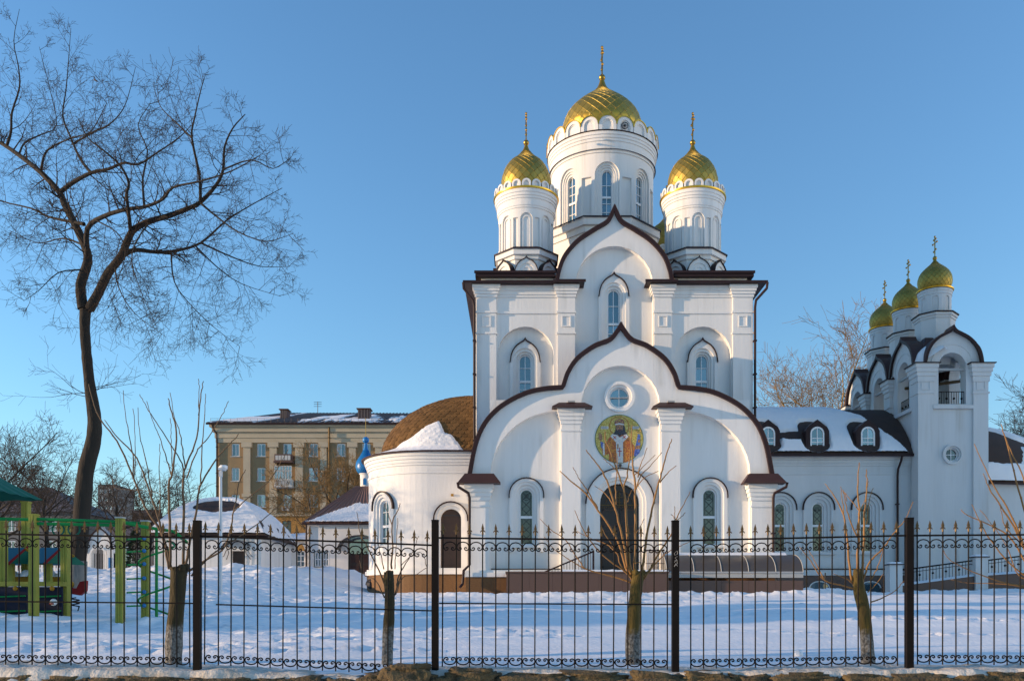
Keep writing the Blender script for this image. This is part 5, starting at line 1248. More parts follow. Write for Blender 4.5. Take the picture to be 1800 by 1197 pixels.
mb = MB(); mb.grid([[(dzz[0]+1.45*cos(t), CY0-q, Z(968, CY0)+1.0*sin(t)) for t in np.linspace(0, pi, 17)] for q in (0, 1.1)]); mb.tube([(dzz[0]+1.45*cos(t), CY0-1.1, Z(968, CY0)+1.0*sin(t)) for t in np.linspace(0, pi, 17)], .05, 5); mb.build('door_canopy', 'poly_roof', cp)
DH = Z(858, DYc); ov = .3; hw0 = (ch1-ch0)/2+ov; hy0 = DYc-CY0+ov; ht = .62
npan = 16
def chp(f, t, sd=0):
    a = hw0*(1-t)+ht*t; b = hy0*(1-t)+ht*t; z = CZ+.04+(DH-CZ)*t
    return ((DXc+f*a, DYc-b, z), (DXc-a, DYc-f*b, z), (DXc+a, DYc+f*b, z), (DXc-f*a, DYc+b, z))[sd]
mb = MB()
for sd in range(4):
    for k in range(npan):
        f0, f1 = -1+2*k/npan, -1+2*(k+1)/npan
        if sd in (2, 3): mb.quad(chp(f0, 0, sd), chp(f1, 0, sd), chp(f1, 1, sd), chp(f0, 1, sd))
        else:
            p = MB(); p.quad(chp(f0, 0, sd), chp(f1, 0, sd), chp(f1, 1, sd), chp(f0, 1, sd)); q0, q1 = Vector(chp(f0, 0, sd)), Vector(chp(f0, 1, sd)); up = Vector((0, -.03, .05)) if sd == 0 else Vector((-.03, 0, .05))
            p.tube([tuple(q0+up*.5), tuple(q1+up*.5)], .035, 4); p.build('roof_panel', 'chapel_roof', cp)
mb.build('rear_roof', 'roof_metal', cp)
def chs(u, v, o=0): p = chp(-1+2*u, v, 0); return (p[0], p[1]-o*.5, p[2]+o)
def chm(u, v):
    top = np.interp(u, [0, .1, .2, .3, .45, .6, 1], [.02, .12, .3, .36, .5, .52, .5]); top += .12*(float(fbm(round(u*npan*2)/2*1.7, .3, 2))-.5)+.05*(float(fbm(u*60, 1, 2))-.5)
    return (top-v)/.03
snow_patch(cp, chs, chm, 140, 60, .14, vr=(.0, .75), ur=(.03, .97))
mb = MB(); mb.box(DXc-hw0, DXc+hw0, DYc-hy0-.05, DYc-hy0+.08, CZ-.06, CZ+.05); mb.build('gutter', 'brown_metal', cp)
k6 = DYc/F; zt = Z(832, DYc); R = .42
mb = MB(); drum_niches(mb, DXc, DYc, R, DH-.3, zt-.1, 8, .10, DH+.2, DH+.62, 0, dep=.03); mb.lathe([(R, zt-.1), (R+.07, zt-.09), (R+.07, zt), (R-.1, zt)], DXc, DYc, 24); mb.lathe([(.6, DH-.15), (.6, DH), (R, DH+.06)], DXc, DYc, 24); mb.build('cupola_drum', 'stucco', cp, smooth=30)
mb = MB(); mb.box(DXc-.13, DXc+.13, DYc-R-.015, DYc-R+.1, DH+.2, DH+.58); wall(mb, flat(DYc-R-.016), DXc-.13, DXc+.13, DH+.58, arch(DXc, .13, DH+.58), [], 0, .1, extra=ss_open(DXc-.13, DXc+.13)); mb.build('blue_shutter', 'blue_paint', cp)
d = onion(cp, DXc, DYc, [(r*k6, Z(y, DYc)) for r, y in ((10, 833), (15, 829), (17.3, 821), (16, 812), (10.5, 803), (6, 795), (3.6, 787), (2.2, 779))], 22, 0, tip=.2, tile_mat='blue_paint', seam='blue_paint', seg=32, off=.02)
mb = MB(); mb.ball((DXc, DYc, Z(773.5, DYc)), .25, 14, 10); mb.build('ball', 'blue_paint', d, smooth='all'); mb = MB(); mb.tube([(DXc, DYc, Z(770, DYc)), (DXc, DYc, Z(735, DYc))], .025, 5); mb.build('mast', 'gold_dull', d)
# side room of the chapel
mb = MB(); sx0, sx1 = X(489, 63.5), ch0-.005; wall(mb, flat(63.5), sx0, sx1, 3.4, Z(951, 63.5), [(X(521, 63.5), X(535.5, 63.5), Z(996, 63.5), lambda s: Z(965, 63.5)+.35*sqrt(max(0, 1-((s-X(528.2, 63.5))/.3)**2)))], 0, .2); mb.quad((sx0, 63.5, 3.4), (sx0, 69, 3.4), (sx0, 69, Z(951, 63.5)), (sx0, 63.5, Z(951, 63.5))); mb.build('side_room_wall', 'stucco', cp)
building_windows(cp, 63.5, [(X(521, 63.5), X(535.5, 63.5), Z(996, 63.5), Z(968, 63.5))], gm='glass', d=.12, rowsf=(.35, .7), fw=.06)
mb = MB(); mb.v = [(sx0-.2, 63.2, Z(951, 63.5)), (sx1, 63.2, Z(951, 63.5)), (sx1, 67, Z(925, 65)), (sx0+1.0, 67, Z(940, 65))]; mb.f = [(0, 1, 2, 3)]; mb.build('side_roof', 'roof_metal', cp)
mb = MB(); n = 16; mb.grid([[(sx0+.1+q*.25+(sx1-sx0-.3-q*.25)*i/n, 63.15+q*.8, Z(951, 63.5)+.02+(0 if q in (0, 3) else .12)+q*.24+.05*float(fbm(i*.4, q))) for i in range(n+1)] for q in range(4)]); mb.build('roof_snow', 'snow', cp, smooth='all')
pipe([(X(539, 62), 61.9, CZ-.05), (X(539, 62), 61.9, 3.9)], .06, parent=cp); pipe([(X(503, 63.5), 63.4, Z(952, 63.5)), (X(503, 63.5), 63.4, 3.9)], .05, parent=cp)

# ================================================================ five storey block of flats
YA = 108.0; ap = thing('apartment_block', 'five storey brick apartment block with pilasters, balconies and snowy roof', 'building', (X(540, YA), YA+5, 4))
def ax_(p): return X(p, YA)
def az(p): return Z(p, YA)
colx = [(407, 421), (452, 466.5), (498, 512.5), (543, 558.5), (592, 607), (637, 651), (682, 697)]
rowy = [(779.5, 802), (822, 845.5), (869, 891)]; LX, RX = ax_(381), ax_(760)
ops_u = [[(ax_(a), ax_(b), az(y1), (lambda s, t=az(y0): t)) for (a, b) in colx] for (y0, y1) in rowy]
mb = MB(); zsplit = [az(904), az(857.5), az(811), az(776)]
for i in range(3): wall(mb, flat(YA), LX, RX, zsplit[i], zsplit[i+1], ops_u[2-i], 0, .3)
mb.quad((LX, YA, 3), (LX, YA, az(776)), (LX, YA+13, az(776)), (LX, YA+13, 3)); mb.build('brick_wall', 'brick_far', ap)
gcol = [(404, 418), (447, 464), (496, 512), (542, 558), (590, 606)]
mb = MB(); wall(mb, flat(YA), LX, RX, 3, az(907), [(ax_(a), ax_(b), az(941), (lambda s: az(915))) for a, b in gcol], 0, .3); mb.build('ground_floor_wall', 'plaster_orange', ap)
mb = MB()
for (y0, y1, o) in ((907, 903, .25), (904, 901, .12), (778, 770, .1), (770, 760, .2), (760, 752, .45), (752, 747, .7)): mb.box(LX-o, RX, YA-o, YA+.3, az(y0), az(y1))
mb.build('cornice', 'plaster_far', ap)
for (a, b) in ((429, 441), (475, 487.5), (520, 533), (564, 575), (614, 626), (660, 672)):
    mb = MB(); mb.box(ax_(a), ax_(b), YA-.35, YA+.1, az(903), az(778)); mb.box(ax_(a)-.2, ax_(b)+.2, YA-.5, YA+.1, az(787), az(778)); mb.box(ax_(a)-.15, ax_(b)+.15, YA-.48, YA+.1, az(874), az(868)); mb.build('pilaster', 'plaster_far', ap)
for i, (y0, y1) in enumerate(rowy): building_windows(ap, YA, [(ax_(a), ax_(b), az(y1), az(y0)) for a, b in colx], d=.16, fw=.10, sills='balcony_white')
building_windows(ap, YA, [(ax_(a), ax_(b), az(941), az(915)) for a, b in gcol], d=.16, fm='door_brown', gm='glass_dark', fw=.10)
for (y0, y1, m_) in ((801, 814, 'balcony_metal'), (844, 857, 'balcony_white')):
    mb = MB(); x0, x1 = ax_(487.5), ax_(517); mb.box(x0, x1, YA-1.3, YA-1.22, az(y1-1), az(y0)); mb.box(x0, x0+.06, YA-1.22, YA, az(y1-1), az(y0)); mb.box(x1-.06, x1, YA-1.22, YA, az(y1-1), az(y0)); mb.box(x0-.1, x1+.1, YA-1.4, YA, az(y1+1.5), az(y1-1))
    b_ = mb.build('balcony', m_, ap)
    for k in range(5): x = x0+.1+(x1-x0-.2)*k/5; w = (x1-x0-.2)/5; s = MB(); s.box(x+.03, x+w-.03, YA-1.33, YA-1.302, az(y1-2.5), az(y0+2.5)); s.build('balcony_panel', 'balcony_white' if m_ == 'balcony_metal' else 'grey_box', b_)
mb = MB(); x0, x1 = ax_(487.5), ax_(517)
for k in range(7): x = x0+(x1-x0)*k/6; mb.box(x-.04, x+.04, YA-1.28, YA-1.2, az(844), az(822))
for z in (az(822), az(830)): mb.box(x0, x1, YA-1.275, YA-1.205, z-.05, z+.05)
mb.build('balcony_frame', 'balcony_white', ap)
mb = MB(); mb.box(x0+.02, x1-.02, YA-1.19, YA-1.17, az(844), az(822)); mb.build('balcony_glazing', 'glass_far', ap)
for p in (503, 541.5):
    mb = MB(); mb.box(ax_(p)-.42, ax_(p)+.42, YA-.5, YA-.05, az(898), az(891)); ac = mb.build('air_conditioner', 'balcony_white', ap); m = MB(); m.tube([(ax_(p)-.12, YA-.5, az(894.5)), (ax_(p)-.12, YA-.53, az(894.5))], .2, 12); m.build('fan_grille', 'dark_box', ac)
# roof with patches of snow
rz = az(746); zr_ = Z(726.5, YA+6.5)
def ap_roof(u, v, o=0):
    x0 = LX-.9+v*7.5; return (x0+(RX-x0)*u, YA-.9+7.4*v, rz+(zr_-rz)*v+o)
mb = MB(); mb.grid([[ap_roof(u, v) for u in np.linspace(0, 1, 40)] for v in np.linspace(0, 1, 8)]); mb.v += [(LX-.9, YA-.9, rz), (LX-.9, YA+13.9, rz), ap_roof(0, 1)]; n = len(mb.v); mb.f.append((n-3, n-1, n-2)); apr = mb.build('roof', 'roof_far', ap)
for k in range(46):
    u = k/46; m = MB(); a, b = ap_roof(u, 0), ap_roof(u, 1); m.tube([(b[0]-(7.4*(1-u)), a[1], a[2]+.04) if False else (a[0], a[1], a[2]+.04), (b[0], b[1], b[2]+.04)], .07, 4); m.build('roof_rib', 'roof_far', apr)
def ap_mask(u, v): 
    n = float(fbm(u*26, v*3+4, 4))-.5
    return 3*((.52 if u < .75 else .55)-abs(v-.32)+n*1.3-.9*float(np.exp(-((u-.28)/.07)**2))+ (.1 if u < .2 else -.05))
snow_patch(apr, ap_roof, ap_mask, 170, 26, .16, vr=(.02, .98))
mb = MB(); mb.box(LX-1.0, RX, YA-1.0, YA-.82, rz-.18, rz+.03)
for k in range(34): x = LX-.6+k*.82; mb.tube([(x, YA-.5, rz), (x, YA-.5, rz+.65)], .02, 3)
for z in (.35, .62): mb.tube([(LX-.6, YA-.5, rz+z), (RX, YA-.5, rz+z)], .02, 3)
mb.build('gutter', 'brown_metal', ap)
for (a, b, t, bb, yo) in ((484, 496.5, 713, 741, 2.2), (497, 502, 717, 738, 5), (625, 646, 714, 746, 1.5)):
    mb = MB(); mb.box(ax_(a), ax_(b), YA+yo, YA+yo+1.4, az(bb+6), az(t)); mb.box(ax_(a)-.15, ax_(b)+.15, YA+yo-.15, YA+yo+1.55, az(t), az(t-1.5)); c_ = mb.build('chimney', 'balcony_metal', ap)
    for k in range(4): x = ax_(a)+(ax_(b)-ax_(a))*(k+.1)/4; s = MB(); s.box(x, x+.12, YA+yo-.05, YA+yo-.001, az(bb), az(t+1)); s.build('chimney_rib', 'roof_far', c_)
mb = MB(); xx = ax_(539); mb.tube([(xx, YA+6, zr_), (xx, YA+6, zr_+1.4)], .04, 4)
for z in (.8, 1.1, 1.35): mb.tube([(xx-.5, YA+6, zr_+z), (xx+.5, YA+6, zr_+z)], .03, 3)
mb.build('aerial', 'dark_box', ap)
pipe([(ax_(377), YA-.9, rz-.1), (ax_(379), YA-.6, az(757)), (ax_(382), YA-.15, az(763)), (ax_(382), YA-.15, 4)], .1, parent=ap); pipe([(ax_(580), YA-.5, rz-.1), (ax_(580), YA-.3, 4)], .11, 'bronze', parent=ap)
# ================================================================ distant houses at the far left
def house(name, label, x0, x1, y0, y1, z0, ze, zr, m, rm, wins, hipped=True):
    h = thing(name, label, 'house', ((x0+x1)/2, (y0+y1)/2, z0)); b = MB(); wall(b, flat(y0), x0, x1, z0-1, ze, [(a, c, d, (lambda s, e=e: e)) for a, c, d, e in wins], 0, .2)
    for (mp, p, q) in ((right_face(x1), y0, y1), (left_face(x0), -y1, -y0)): wall(b, mp, p, q, z0-1, ze, [], 0, .2)
    b.build('house_wall', m, h); r = MB(); e = .5; hh = (y1-y0)/2
    r.frust((x0-e, x1+e, y0-e, y1+e, ze), (x0+(hh if hipped else -e), x1-(hh if hipped else -e), y0+hh-.05, y0+hh+.05, zr)); r.build('house_roof', rm, h)
    building_windows(h, y0, wins, gm='glass_far', d=.1, fw=.09); return h
Yh = 92
house('house', 'long grey house with dark roof far behind the playground', X(-140, Yh), X(135, Yh), Yh, Yh+11, 4, Z(900, Yh), Z(856, Yh+5), 'house_grey', 'roof_far', [(X(p, Yh), X(p+15, Yh), Z(y+22, Yh), Z(y, Yh)) for p in range(-60, 130, 36) for y in (912, 950)])
Yh = 84
house('house', 'low dark roofed house far behind the climbing frame', X(168, Yh), X(278, Yh), Yh, Yh+9, 4, Z(945, Yh), Z(897, Yh+5), 'house_grey', 'roof_far', [(X(p, Yh), X(p+14, Yh), Z(990, Yh), Z(960, Yh)) for p in (196, 218, 250)])
Yh = 260
house('tower_block', 'tall distant pale tower block behind the big bare tree', X(172, Yh), X(200, Yh), Yh, Yh+14, 4, Z(852, Yh), Z(851, Yh), 'house_grey', 'roof_far', [(X(p, Yh), X(p+5, Yh), Z(y+7, Yh), Z(y, Yh)) for p in (176, 184, 192) for y in range(860, 920, 14)], False)
# gate arch with ogee gable
Yg = 48.0; ga = thing('gate_chapel', 'small white ogee topped arch of masonry behind the big tree trunk', 'gate', (X(181, Yg), Yg, 3.4)); kg = Yg/F
gc = X(176, Yg); og = ogee(gc, 24*kg, Z(972, Yg), (972-922)*kg); f = ogee_fn(gc, 24*kg, Z(972, Yg), 50*kg)
mb = MB(); wall(mb, flat(Yg), gc-24*kg, gc+24*kg, 2.6, f, [aopen(gc-3*kg, 12*kg, 2.8, Z(975, Yg))], 0, .5, extra=[p[0] for p in og], top=True, ends=True); band(mb, flat(Yg), apath(gc-3*kg, 15*kg, 3, Z(975, Yg)), apath(gc-3*kg, 12*kg, 3, Z(975, Yg)), -.08, 0, 0); mb.box(X(190, Yg), X(200, Yg), Yg-.15, Yg+.5, 2.6, Z(966, Yg)); mb.build('gate_wall', 'stucco', ga)
mb = MB(); band(mb, flat(Yg), og, offset_in(og, .06), -.1, .5, 0); mb.build('gate_roof', 'brown_metal', ga)
mb = MB(); 
for k in range(6): x = gc-3*kg-11*kg+22*kg*k/5; mb.tube([(x, Yg+.3, 3), (x, Yg+.3, Z(972, Yg))], .02, 4)
mb.build('gate_bars', 'iron', ga); mb = MB(); mb.box(gc-16*kg, gc+10*kg, Yg+1.4, Yg+1.5, 2.6, Z(964, Yg)); mb.build('gate_back', 'stucco', ga)
mb = MB(); mb.box(X(193, Yg), X(198, Yg), Yg-.17, Yg-.152, Z(1000, Yg), Z(980, Yg)); mb.build('notice', 'blue_paint', ga)
# picket fence far left
pf = thing('picket_fence', 'low white picket fence behind the playhouse', 'fence', (X(60, 44), 44, 3.2))
for k in range(26):
    x = X(-5+k*5.6, 44); m = MB(); m.box(x-.05, x+.05, 44, 44.04, 2.9, Z(988, 44)); m.frust((x-.05, x+.05, 44, 44.04, Z(988, 44)), (x-.005, x+.005, 44, 44.04, Z(985, 44))); m.build('picket', 'stucco', pf)
m = MB(); m.box(X(-10, 44), X(140, 44), 44.045, 44.08, Z(997, 44), Z(994, 44)); m.build('rail', 'play_red', pf)
# evergreen shrub
def conifer(x, y, z0, h, r, label, n=700, leaf=.22):
    t = thing('evergreen_shrub', label, 'shrub', (x, y, z0)); m = MB(); m.tube([(x, y, z0-.2), (x, y, z0+h*.9)], [.06, .01], 5); m.build('trunk', 'bark', t)
    m = MB()
    for _ in range(n):
        q = random.random()**.8; a = random.uniform(0, 2*pi); rr = r*(1-q)**.7*random.uniform(.5, 1.05)+.03; p = Vector((x+rr*cos(a), y+rr*sin(a), z0+.1+q*h)); d = Vector((cos(a), sin(a), random.uniform(-.2, .8))).normalized()*leaf; s = d.orthogonal().normalized()*leaf*.23
        m.tri(tuple(p-s), tuple(p+s), tuple(p+d))
    m.build('crown', 'evergreen', t)
conifer(X(238, 50), 50, 3.4, 2.4, .55, 'narrow dark evergreen shrub seen through the ladder')
conifer(X(480, 70), 70, 3.9, 3.0, .8, 'dark evergreen shrub between the pavilion and the chapel')
# evergreens just outside the left edge: they keep the playground in shade
conifer(-22.5, 15.6, 1.1, 8.5, 2.3, 'tall dark evergreen tree standing left of the playground', 5200, .5)
conifer(-24.0, 19.6, 1.5, 7.0, 1.9, 'shorter dark evergreen tree standing left of the playground', 4200, .5)
# ================================================================ bare trees
class Twigs:
    """collects branches; thick ones go to the trunk mesh, thin ones to the crown mesh"""
    def __init__(s, seed, rmin=.0035): s.rmin = rmin; s.t = MB(); s.c = MB(); s.r = random.Random(seed); s.n = 0
    def add(s, pts, rad, thick):
        mx = max(rad); sides = 8 if mx > .1 else (5 if mx > .03 else 3); (s.t if thick else s.c).tube(pts, rad, sides, cap=False); s.n += 1
    def limb(s, pts, r0, r1, thick=True):
        P = [Vector(p) for p in spline([tuple(p) for p in pts], 3)]; n = len(P)
        rad = [r0+(r1-r0)*(i/(n-1))**.8 for i in range(n)]; s.add([tuple(p) for p in P], rad, thick); return P, rad
    def twig(s, p, d, L, r, lvl, droop=0., up=0., kids=(4, 6, 5), spread=.85, wander=.28):
        R = s.r; n = max(3, int(L/.32)+2) if lvl > 1 else 4; pts = [Vector(p)]; d = Vector(d).normalized(); st = L/(n-1)
        for i in range(n-1):
            d = (d+Vector((R.gauss(0, wander), R.gauss(0, wander), R.gauss(0, wander)+up-droop*(i/n)))).normalized(); pts.append(pts[-1]+d*st)
        rad = [max(s.rmin, r*(1-.72*i/(n-1))) for i in range(n)]; s.add([tuple(q) for q in pts], rad, False)
        if lvl <= 0: return
        k = kids[min(lvl, len(kids)-1)]; k = max(1, int(round(k*R.uniform(.7, 1.3))))
        for j in range(k):
            t = R.uniform(.18, 1.0); f = t*(n-1); i = min(int(f), n-2); q = pts[i].lerp(pts[i+1], f-i); dd = (pts[i+1]-pts[i]).normalized()
            side = dd.orthogonal().normalized(); side = (side*cos(2*pi*j*.38+R.uniform(-.6, .6))+dd.cross(side)*sin(2*pi*j*.38+R.uniform(-.6, .6)))
            nd = (dd*(1-spread*.45)+side*spread*R.uniform(.6, 1.15)).normalized()
            s.twig(q, nd, L*R.uniform(.38, .62), max(s.rmin, rad[i]*.55), lvl-1, droop, up, kids, spread, wander)
    def clothe(s, P, rad, num, L, lvl, t0=.25, droop=0., up=.02, kids=(4, 5, 5), spread=.85, wander=.28):
        R = s.r; n = len(P)
        for j in range(num):
            t = t0+(1-t0)*(j+R.random())/num; f = t*(n-1); i = min(int(f), n-2); q = P[i].lerp(P[i+1], f-i); dd = (P[i+1]-P[i]).normalized(); side = dd.orthogonal().normalized(); a = R.uniform(0, 2*pi); side = side*cos(a)+dd.cross(side)*sin(a)
            s.twig(q, dd*.5+side*.8+Vector((0, 0, up*3)), L*(1-.5*t)*R.uniform(.6, 1.3), max(.009, s.rmin*1.8, min(rad[i]*.42, .026)), lvl, droop, up, kids, spread, wander)
def tree_thing(name, label, base, tw, tm='bark', cm='twig', group=None, smooth=True):
    o = thing(name, label, 'tree', base, group); tw.t.build('trunk', tm, o, smooth='all' if smooth else False); tw.c.build('crown', cm, o, smooth='all'); return o
# --- the big bare tree on the left, limbs traced
YT = 26.0
def T(px, py, dy=0): Y = YT+dy; return (X(px, Y), Y, Z(py, Y))
def C8(a, b, dy=0): return T(a/1.814, b/1.814, dy)
tw = Twigs(11)
P = spline([T(133, 1050), T(133, 1018), T(144, 905), T(151, 828), T(164, 776), T(166, 735), T(158, 678), T(152, 620), T(149, 575), T(150, 545)], 5)
r = [float(v)*(1+.05*random.uniform(-1, 1)) for v in np.interp(np.linspace(0, 1, len(P)), np.linspace(0, 1, 10), [.30, .27, .25, .245, .225, .205, .165, .15, .15, .165])]
tw.add(P, r, True)
limbs = {
 'A': ([(265, 985, 0), (257, 910, 0), (280, 835, .1), (271, 785, .2), (236, 710, .4), (205, 650, .6), (190, 615, .7), (130, 550, 1.0), (60, 495, 1.5), (0, 455, 2), (-70, 420, 2.5)], .165, .05),
 'B': ([(285, 985, 0), (312, 938, -.2), (346, 870, -.4), (386, 818, -.7), (410, 760, -.9), (430, 730, -1), (480, 705, -1.2), (540, 688, -1.5), (600, 665, -1.7), (640, 645, -1.9), (690, 590, -2.2), (712, 540, -2.4), (716, 470, -2.5), (742, 410, -2.6), (782, 365, -2.7)], .15, .012),
 'B2': ([(386, 818, -.7), (430, 798, -.4), (500, 805, .2), (560, 800, .8), (640, 775, 1.6), (720, 705, 2.2), (800, 655, 2.6), (900, 600, 3)], .085, .01),
 'A2': ([(280, 825, .1), (279, 730, -.3), (330, 690, -.8), (400, 668, -1.3), (460, 660, -1.8), (520, 635, -2.2), (552, 598, -2.5), (640, 578, -3), (740, 545, -3.4), (830, 495, -3.8)], .09, .01),
 'A3': ([(192, 612, .7), (232, 583, .5), (290, 552, .2), (345, 540, 0), (395, 520, -.3), (440, 525, -.6), (500, 488, -1), (570, 440, -1.3), (610, 400, -1.5)], .075, .01),
 'A4': ([(268, 715, .0), (215, 705, .6), (150, 690, 1.2), (100, 665, 1.6), (0, 640, 2.2), (-60, 600, 2.6)], .06, .012),
 'C': ([(417, 735, -1), (412, 690, -1.4), (404, 620, -1.9), (411, 585, -2.1), (385, 530, -2.4), (330, 480, -2.6), (280, 440, -2.6), (250, 380, -2.6)], .06, .012),
 'D': ([(290, 552, .2), (255, 505, 1), (222, 430, 1.6), (200, 370, 2), (210, 290, 2.2), (218, 200, 2.4), (226, 90, 2.5)], .05, .007),
 'E': ([(20, 470, 1.8), (35, 420, 1.6), (38, 360, 1.4), (62, 280, 1.2), (58, 210, 1.1), (44, 130, 1), (62, 30, 1)], .05, .006),
 'F': ([(640, 645, -1.9), (636, 560, -2.6), (612, 440, -3), (620, 380, -3.2), (640, 290, -3.3), (655, 240, -3.3)], .05, .007),
 'G': ([(612, 440, -3), (560, 390, -2.6), (512, 340, -2.2), (488, 270, -2)], .03, .007),
 'H': ([(232, 460, 1.6), (300, 420, .8), (345, 400, .3), (385, 360, 0), (408, 310, -.2), (432, 215, -.2)], .035, .007),
 'I': ([(712, 540, -2.4), (800, 510, -3), (870, 538, -3.3), (925, 505, -3.5)], .03, .006),
 'J': ([(640, 775, 1.6), (740, 820, 2.2), (830, 850, 2.6), (925, 850, 3)], .035, .006),
 'J2': ([(620, 782, 1.3), (690, 850, 1), (770, 905, .8), (895, 945, .6)], .03, .006),
 'J3': ([(545, 802, .7), (556, 900, .3), (610, 975, 0), (690, 1050, -.3), (765, 1105, -.5)], .03, .005),
 'K': ([(262, 780, .2), (200, 760, .8), (120, 775, 1.4), (30, 735, 2)], .035, .007),
 'K2': ([(262, 860, .1), (185, 870, -.7), (125, 925, -1.3), (75, 960, -1.7)], .028, .006),
 'L': ([(366, 845, -.5), (380, 920, -1.2), (430, 1000, -1.8), (530, 1075, -2.3)], .028, .006),
 'M': ([(130, 545, 1), (150, 480, .4), (230, 440, -.3), (290, 420, -1), (340, 330, -1.5)], .04, .008),
 'N': ([(60, 495, 1.5), (80, 455, 2), (130, 430, 2.5), (180, 400, 3), (160, 290, 3.2), (125, 150, 3.3)], .035, .006),
 'O': ([(480, 705, -1.2), (440, 760, -2), (420, 830, -2.6), (450, 930, -3), (480, 1000, -3.2)], .028, .006),
 'Q': ([(640, 648, -1.9), (690, 690, -2.3), (760, 740, -2.6), (850, 770, -2.8), (935, 745, -3)], .035, .006),
 'R': ([(300, 700, -.6), (370, 740, -1.5), (400, 800, -2), (380, 880, -2.4), (340, 960, -2.7)], .025, .006),
 'S': ([(460, 660, -1.8), (455, 570, -1), (470, 480, -.4), (440, 400, 0), (480, 330, .3)], .04, .007)}
for k, (pts, r0, r1) in limbs.items():
    P, r = tw.limb([C8(*p) for p in pts], r0, r1); L = sum((P[i+1]-P[i]).length for i in range(len(P)-1)); low = pts[-1][1] > 700
    tw.clothe(P, r, int(L*(2.3 if k in ('D', 'E', 'N', 'F', 'G', 'H') else (3.9 if low or k in ('B2', 'Q', 'R', 'O') else 2.9))), 1.25 if k in ('D', 'E', 'N', 'F', 'G', 'H') else (1.15 if k in ('B', 'B2', 'I', 'J', 'Q', 'A2') else 1.45), 2, t0=.22 if r0 > .06 else .1, droop=.16 if low else .06, up=.0 if low else .03, kids=(0, 5, 6), spread=.85, wander=.14)
# stray shoots low on the trunk
for sgn, py in ((-1, 690), (1, 682)):
    for q in range(3): tw.twig(T(156, py+q*4), (sgn, random.uniform(-.4, .4), .12+.1*q), 1.7-.3*q, .013, 2, 0, .03, (0, 3, 4), .8, .14)
bt_ = tree_thing('bare_tree', 'tall forked bare tree with dark crooked trunk behind the playground', (T(133, 1050)[0], YT, 2.0), tw, cm='twig')
wm = MB(); wm.tube([T(133, 1046), T(133, 1030), T(136, 985)], [.315, .295, .272], 12); wm.build('whitewash', 'whitewash', bt_, smooth='all')
# --- generic background trees
def bare_tree(label, x, y, z0, h, seed, spread=.5, n0=7, tm='bark', cm='twig_far', lean=0, group='bare trees beyond the snow', rt=None, lvl=3, low=.28, tall=.5, name='bare_tree', kids=(0, 4, 6, 6)):
    tw = Twigs(seed, .00016*y); R = tw.r; rt = rt or h*.018; top = Vector((x+lean*h, y, z0+h*tall)); pts = [(x, y, z0-.4)]
    for q in (.25, .5, .75): p = Vector((x, y, z0)).lerp(top, q); pts.append((p.x+R.gauss(0, h*.012), p.y+R.gauss(0, h*.012), p.z))
    pts.append(tuple(top)); P, r = tw.limb(pts, rt, rt*.5)
    for j in range(n0):
        t = low+(1-low)*(j+.5)/n0; f = t*(len(P)-1); i = min(int(f), len(P)-2); q = P[i].lerp(P[i+1], f-i); a = 2.4*j+R.uniform(-.5, .5); el = R.uniform(.5, 1.0)+t*.3
        d = Vector((cos(a)*spread, sin(a)*spread, el*.8)); L = h*(.52-.12*t)*R.uniform(.85, 1.15)
        lp = [q]; 
        for k in range(4): d = (d+Vector((R.gauss(0, .16), R.gauss(0, .16), R.gauss(0.05, .12)))).normalized()*1; lp.append(lp[-1]+d*L/4)
        LP, lr = tw.limb([tuple(v) for v in lp], r[i]*.58, .012+.00012*y); tw.clothe(LP, lr, int(12+L*1.3), L*.5, lvl-1, t0=.15, up=.05, kids=kids, spread=.75, wander=.11)
    return tree_thing(name, label, (x, y, z0), tw, tm, cm, group)
def zgr(x, y): return float(ground_z(x, y))
def px_tree(label, px, py_top, Y, seed, **k):
    x = X(px, Y); z0 = zgr(x, Y); return bare_tree(label, x, Y, z0, Z(py_top, Y)-z0, seed, **k)
px_tree('wide bare tree at the left edge behind the playground canopy', -8, 655, 42, 21, spread=.95, n0=10, low=.3, tall=.45, kids=(0, 4, 5, 5))
px_tree('spreading bare tree just right of the big trunk', 205, 770, 52, 22, spread=.85, n0=7, kids=(0, 3, 4, 5))
px_tree('bare tree showing above the playhouses left of the big trunk', 80, 745, 60, 23, spread=.9, n0=8, kids=(0, 3, 4, 5))
px_tree('small bare tree left of the apartment block', 330, 815, 74, 25, spread=.7, n0=6, lvl=2, kids=(0, 4, 6))
px_tree('thin bare tree between the big trunk and the pruned tree', 262, 800, 66, 26, spread=.7, n0=6, kids=(0, 3, 4, 5))
px_tree('moss tinted bare tree in front of the apartment block', 562, 758, 84, 27, spread=.75, n0=8, cm='twig_warm', lean=.10, rt=.30)
px_tree('bare tree partly hidden by the chapel dome', 655, 775, 88, 28, spread=.65, n0=7, cm='twig_warm')
px_tree('low bare tree in front of the apartment block corner', 405, 850, 80, 31, spread=.7, n0=5, cm='twig_warm', lvl=2, kids=(0, 4, 6))
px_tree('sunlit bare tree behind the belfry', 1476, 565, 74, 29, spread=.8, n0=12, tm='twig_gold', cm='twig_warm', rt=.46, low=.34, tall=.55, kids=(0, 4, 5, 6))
px_tree('bare tree at the right edge behind the annex', 1840, 620, 80, 30, spread=.8, n0=9)
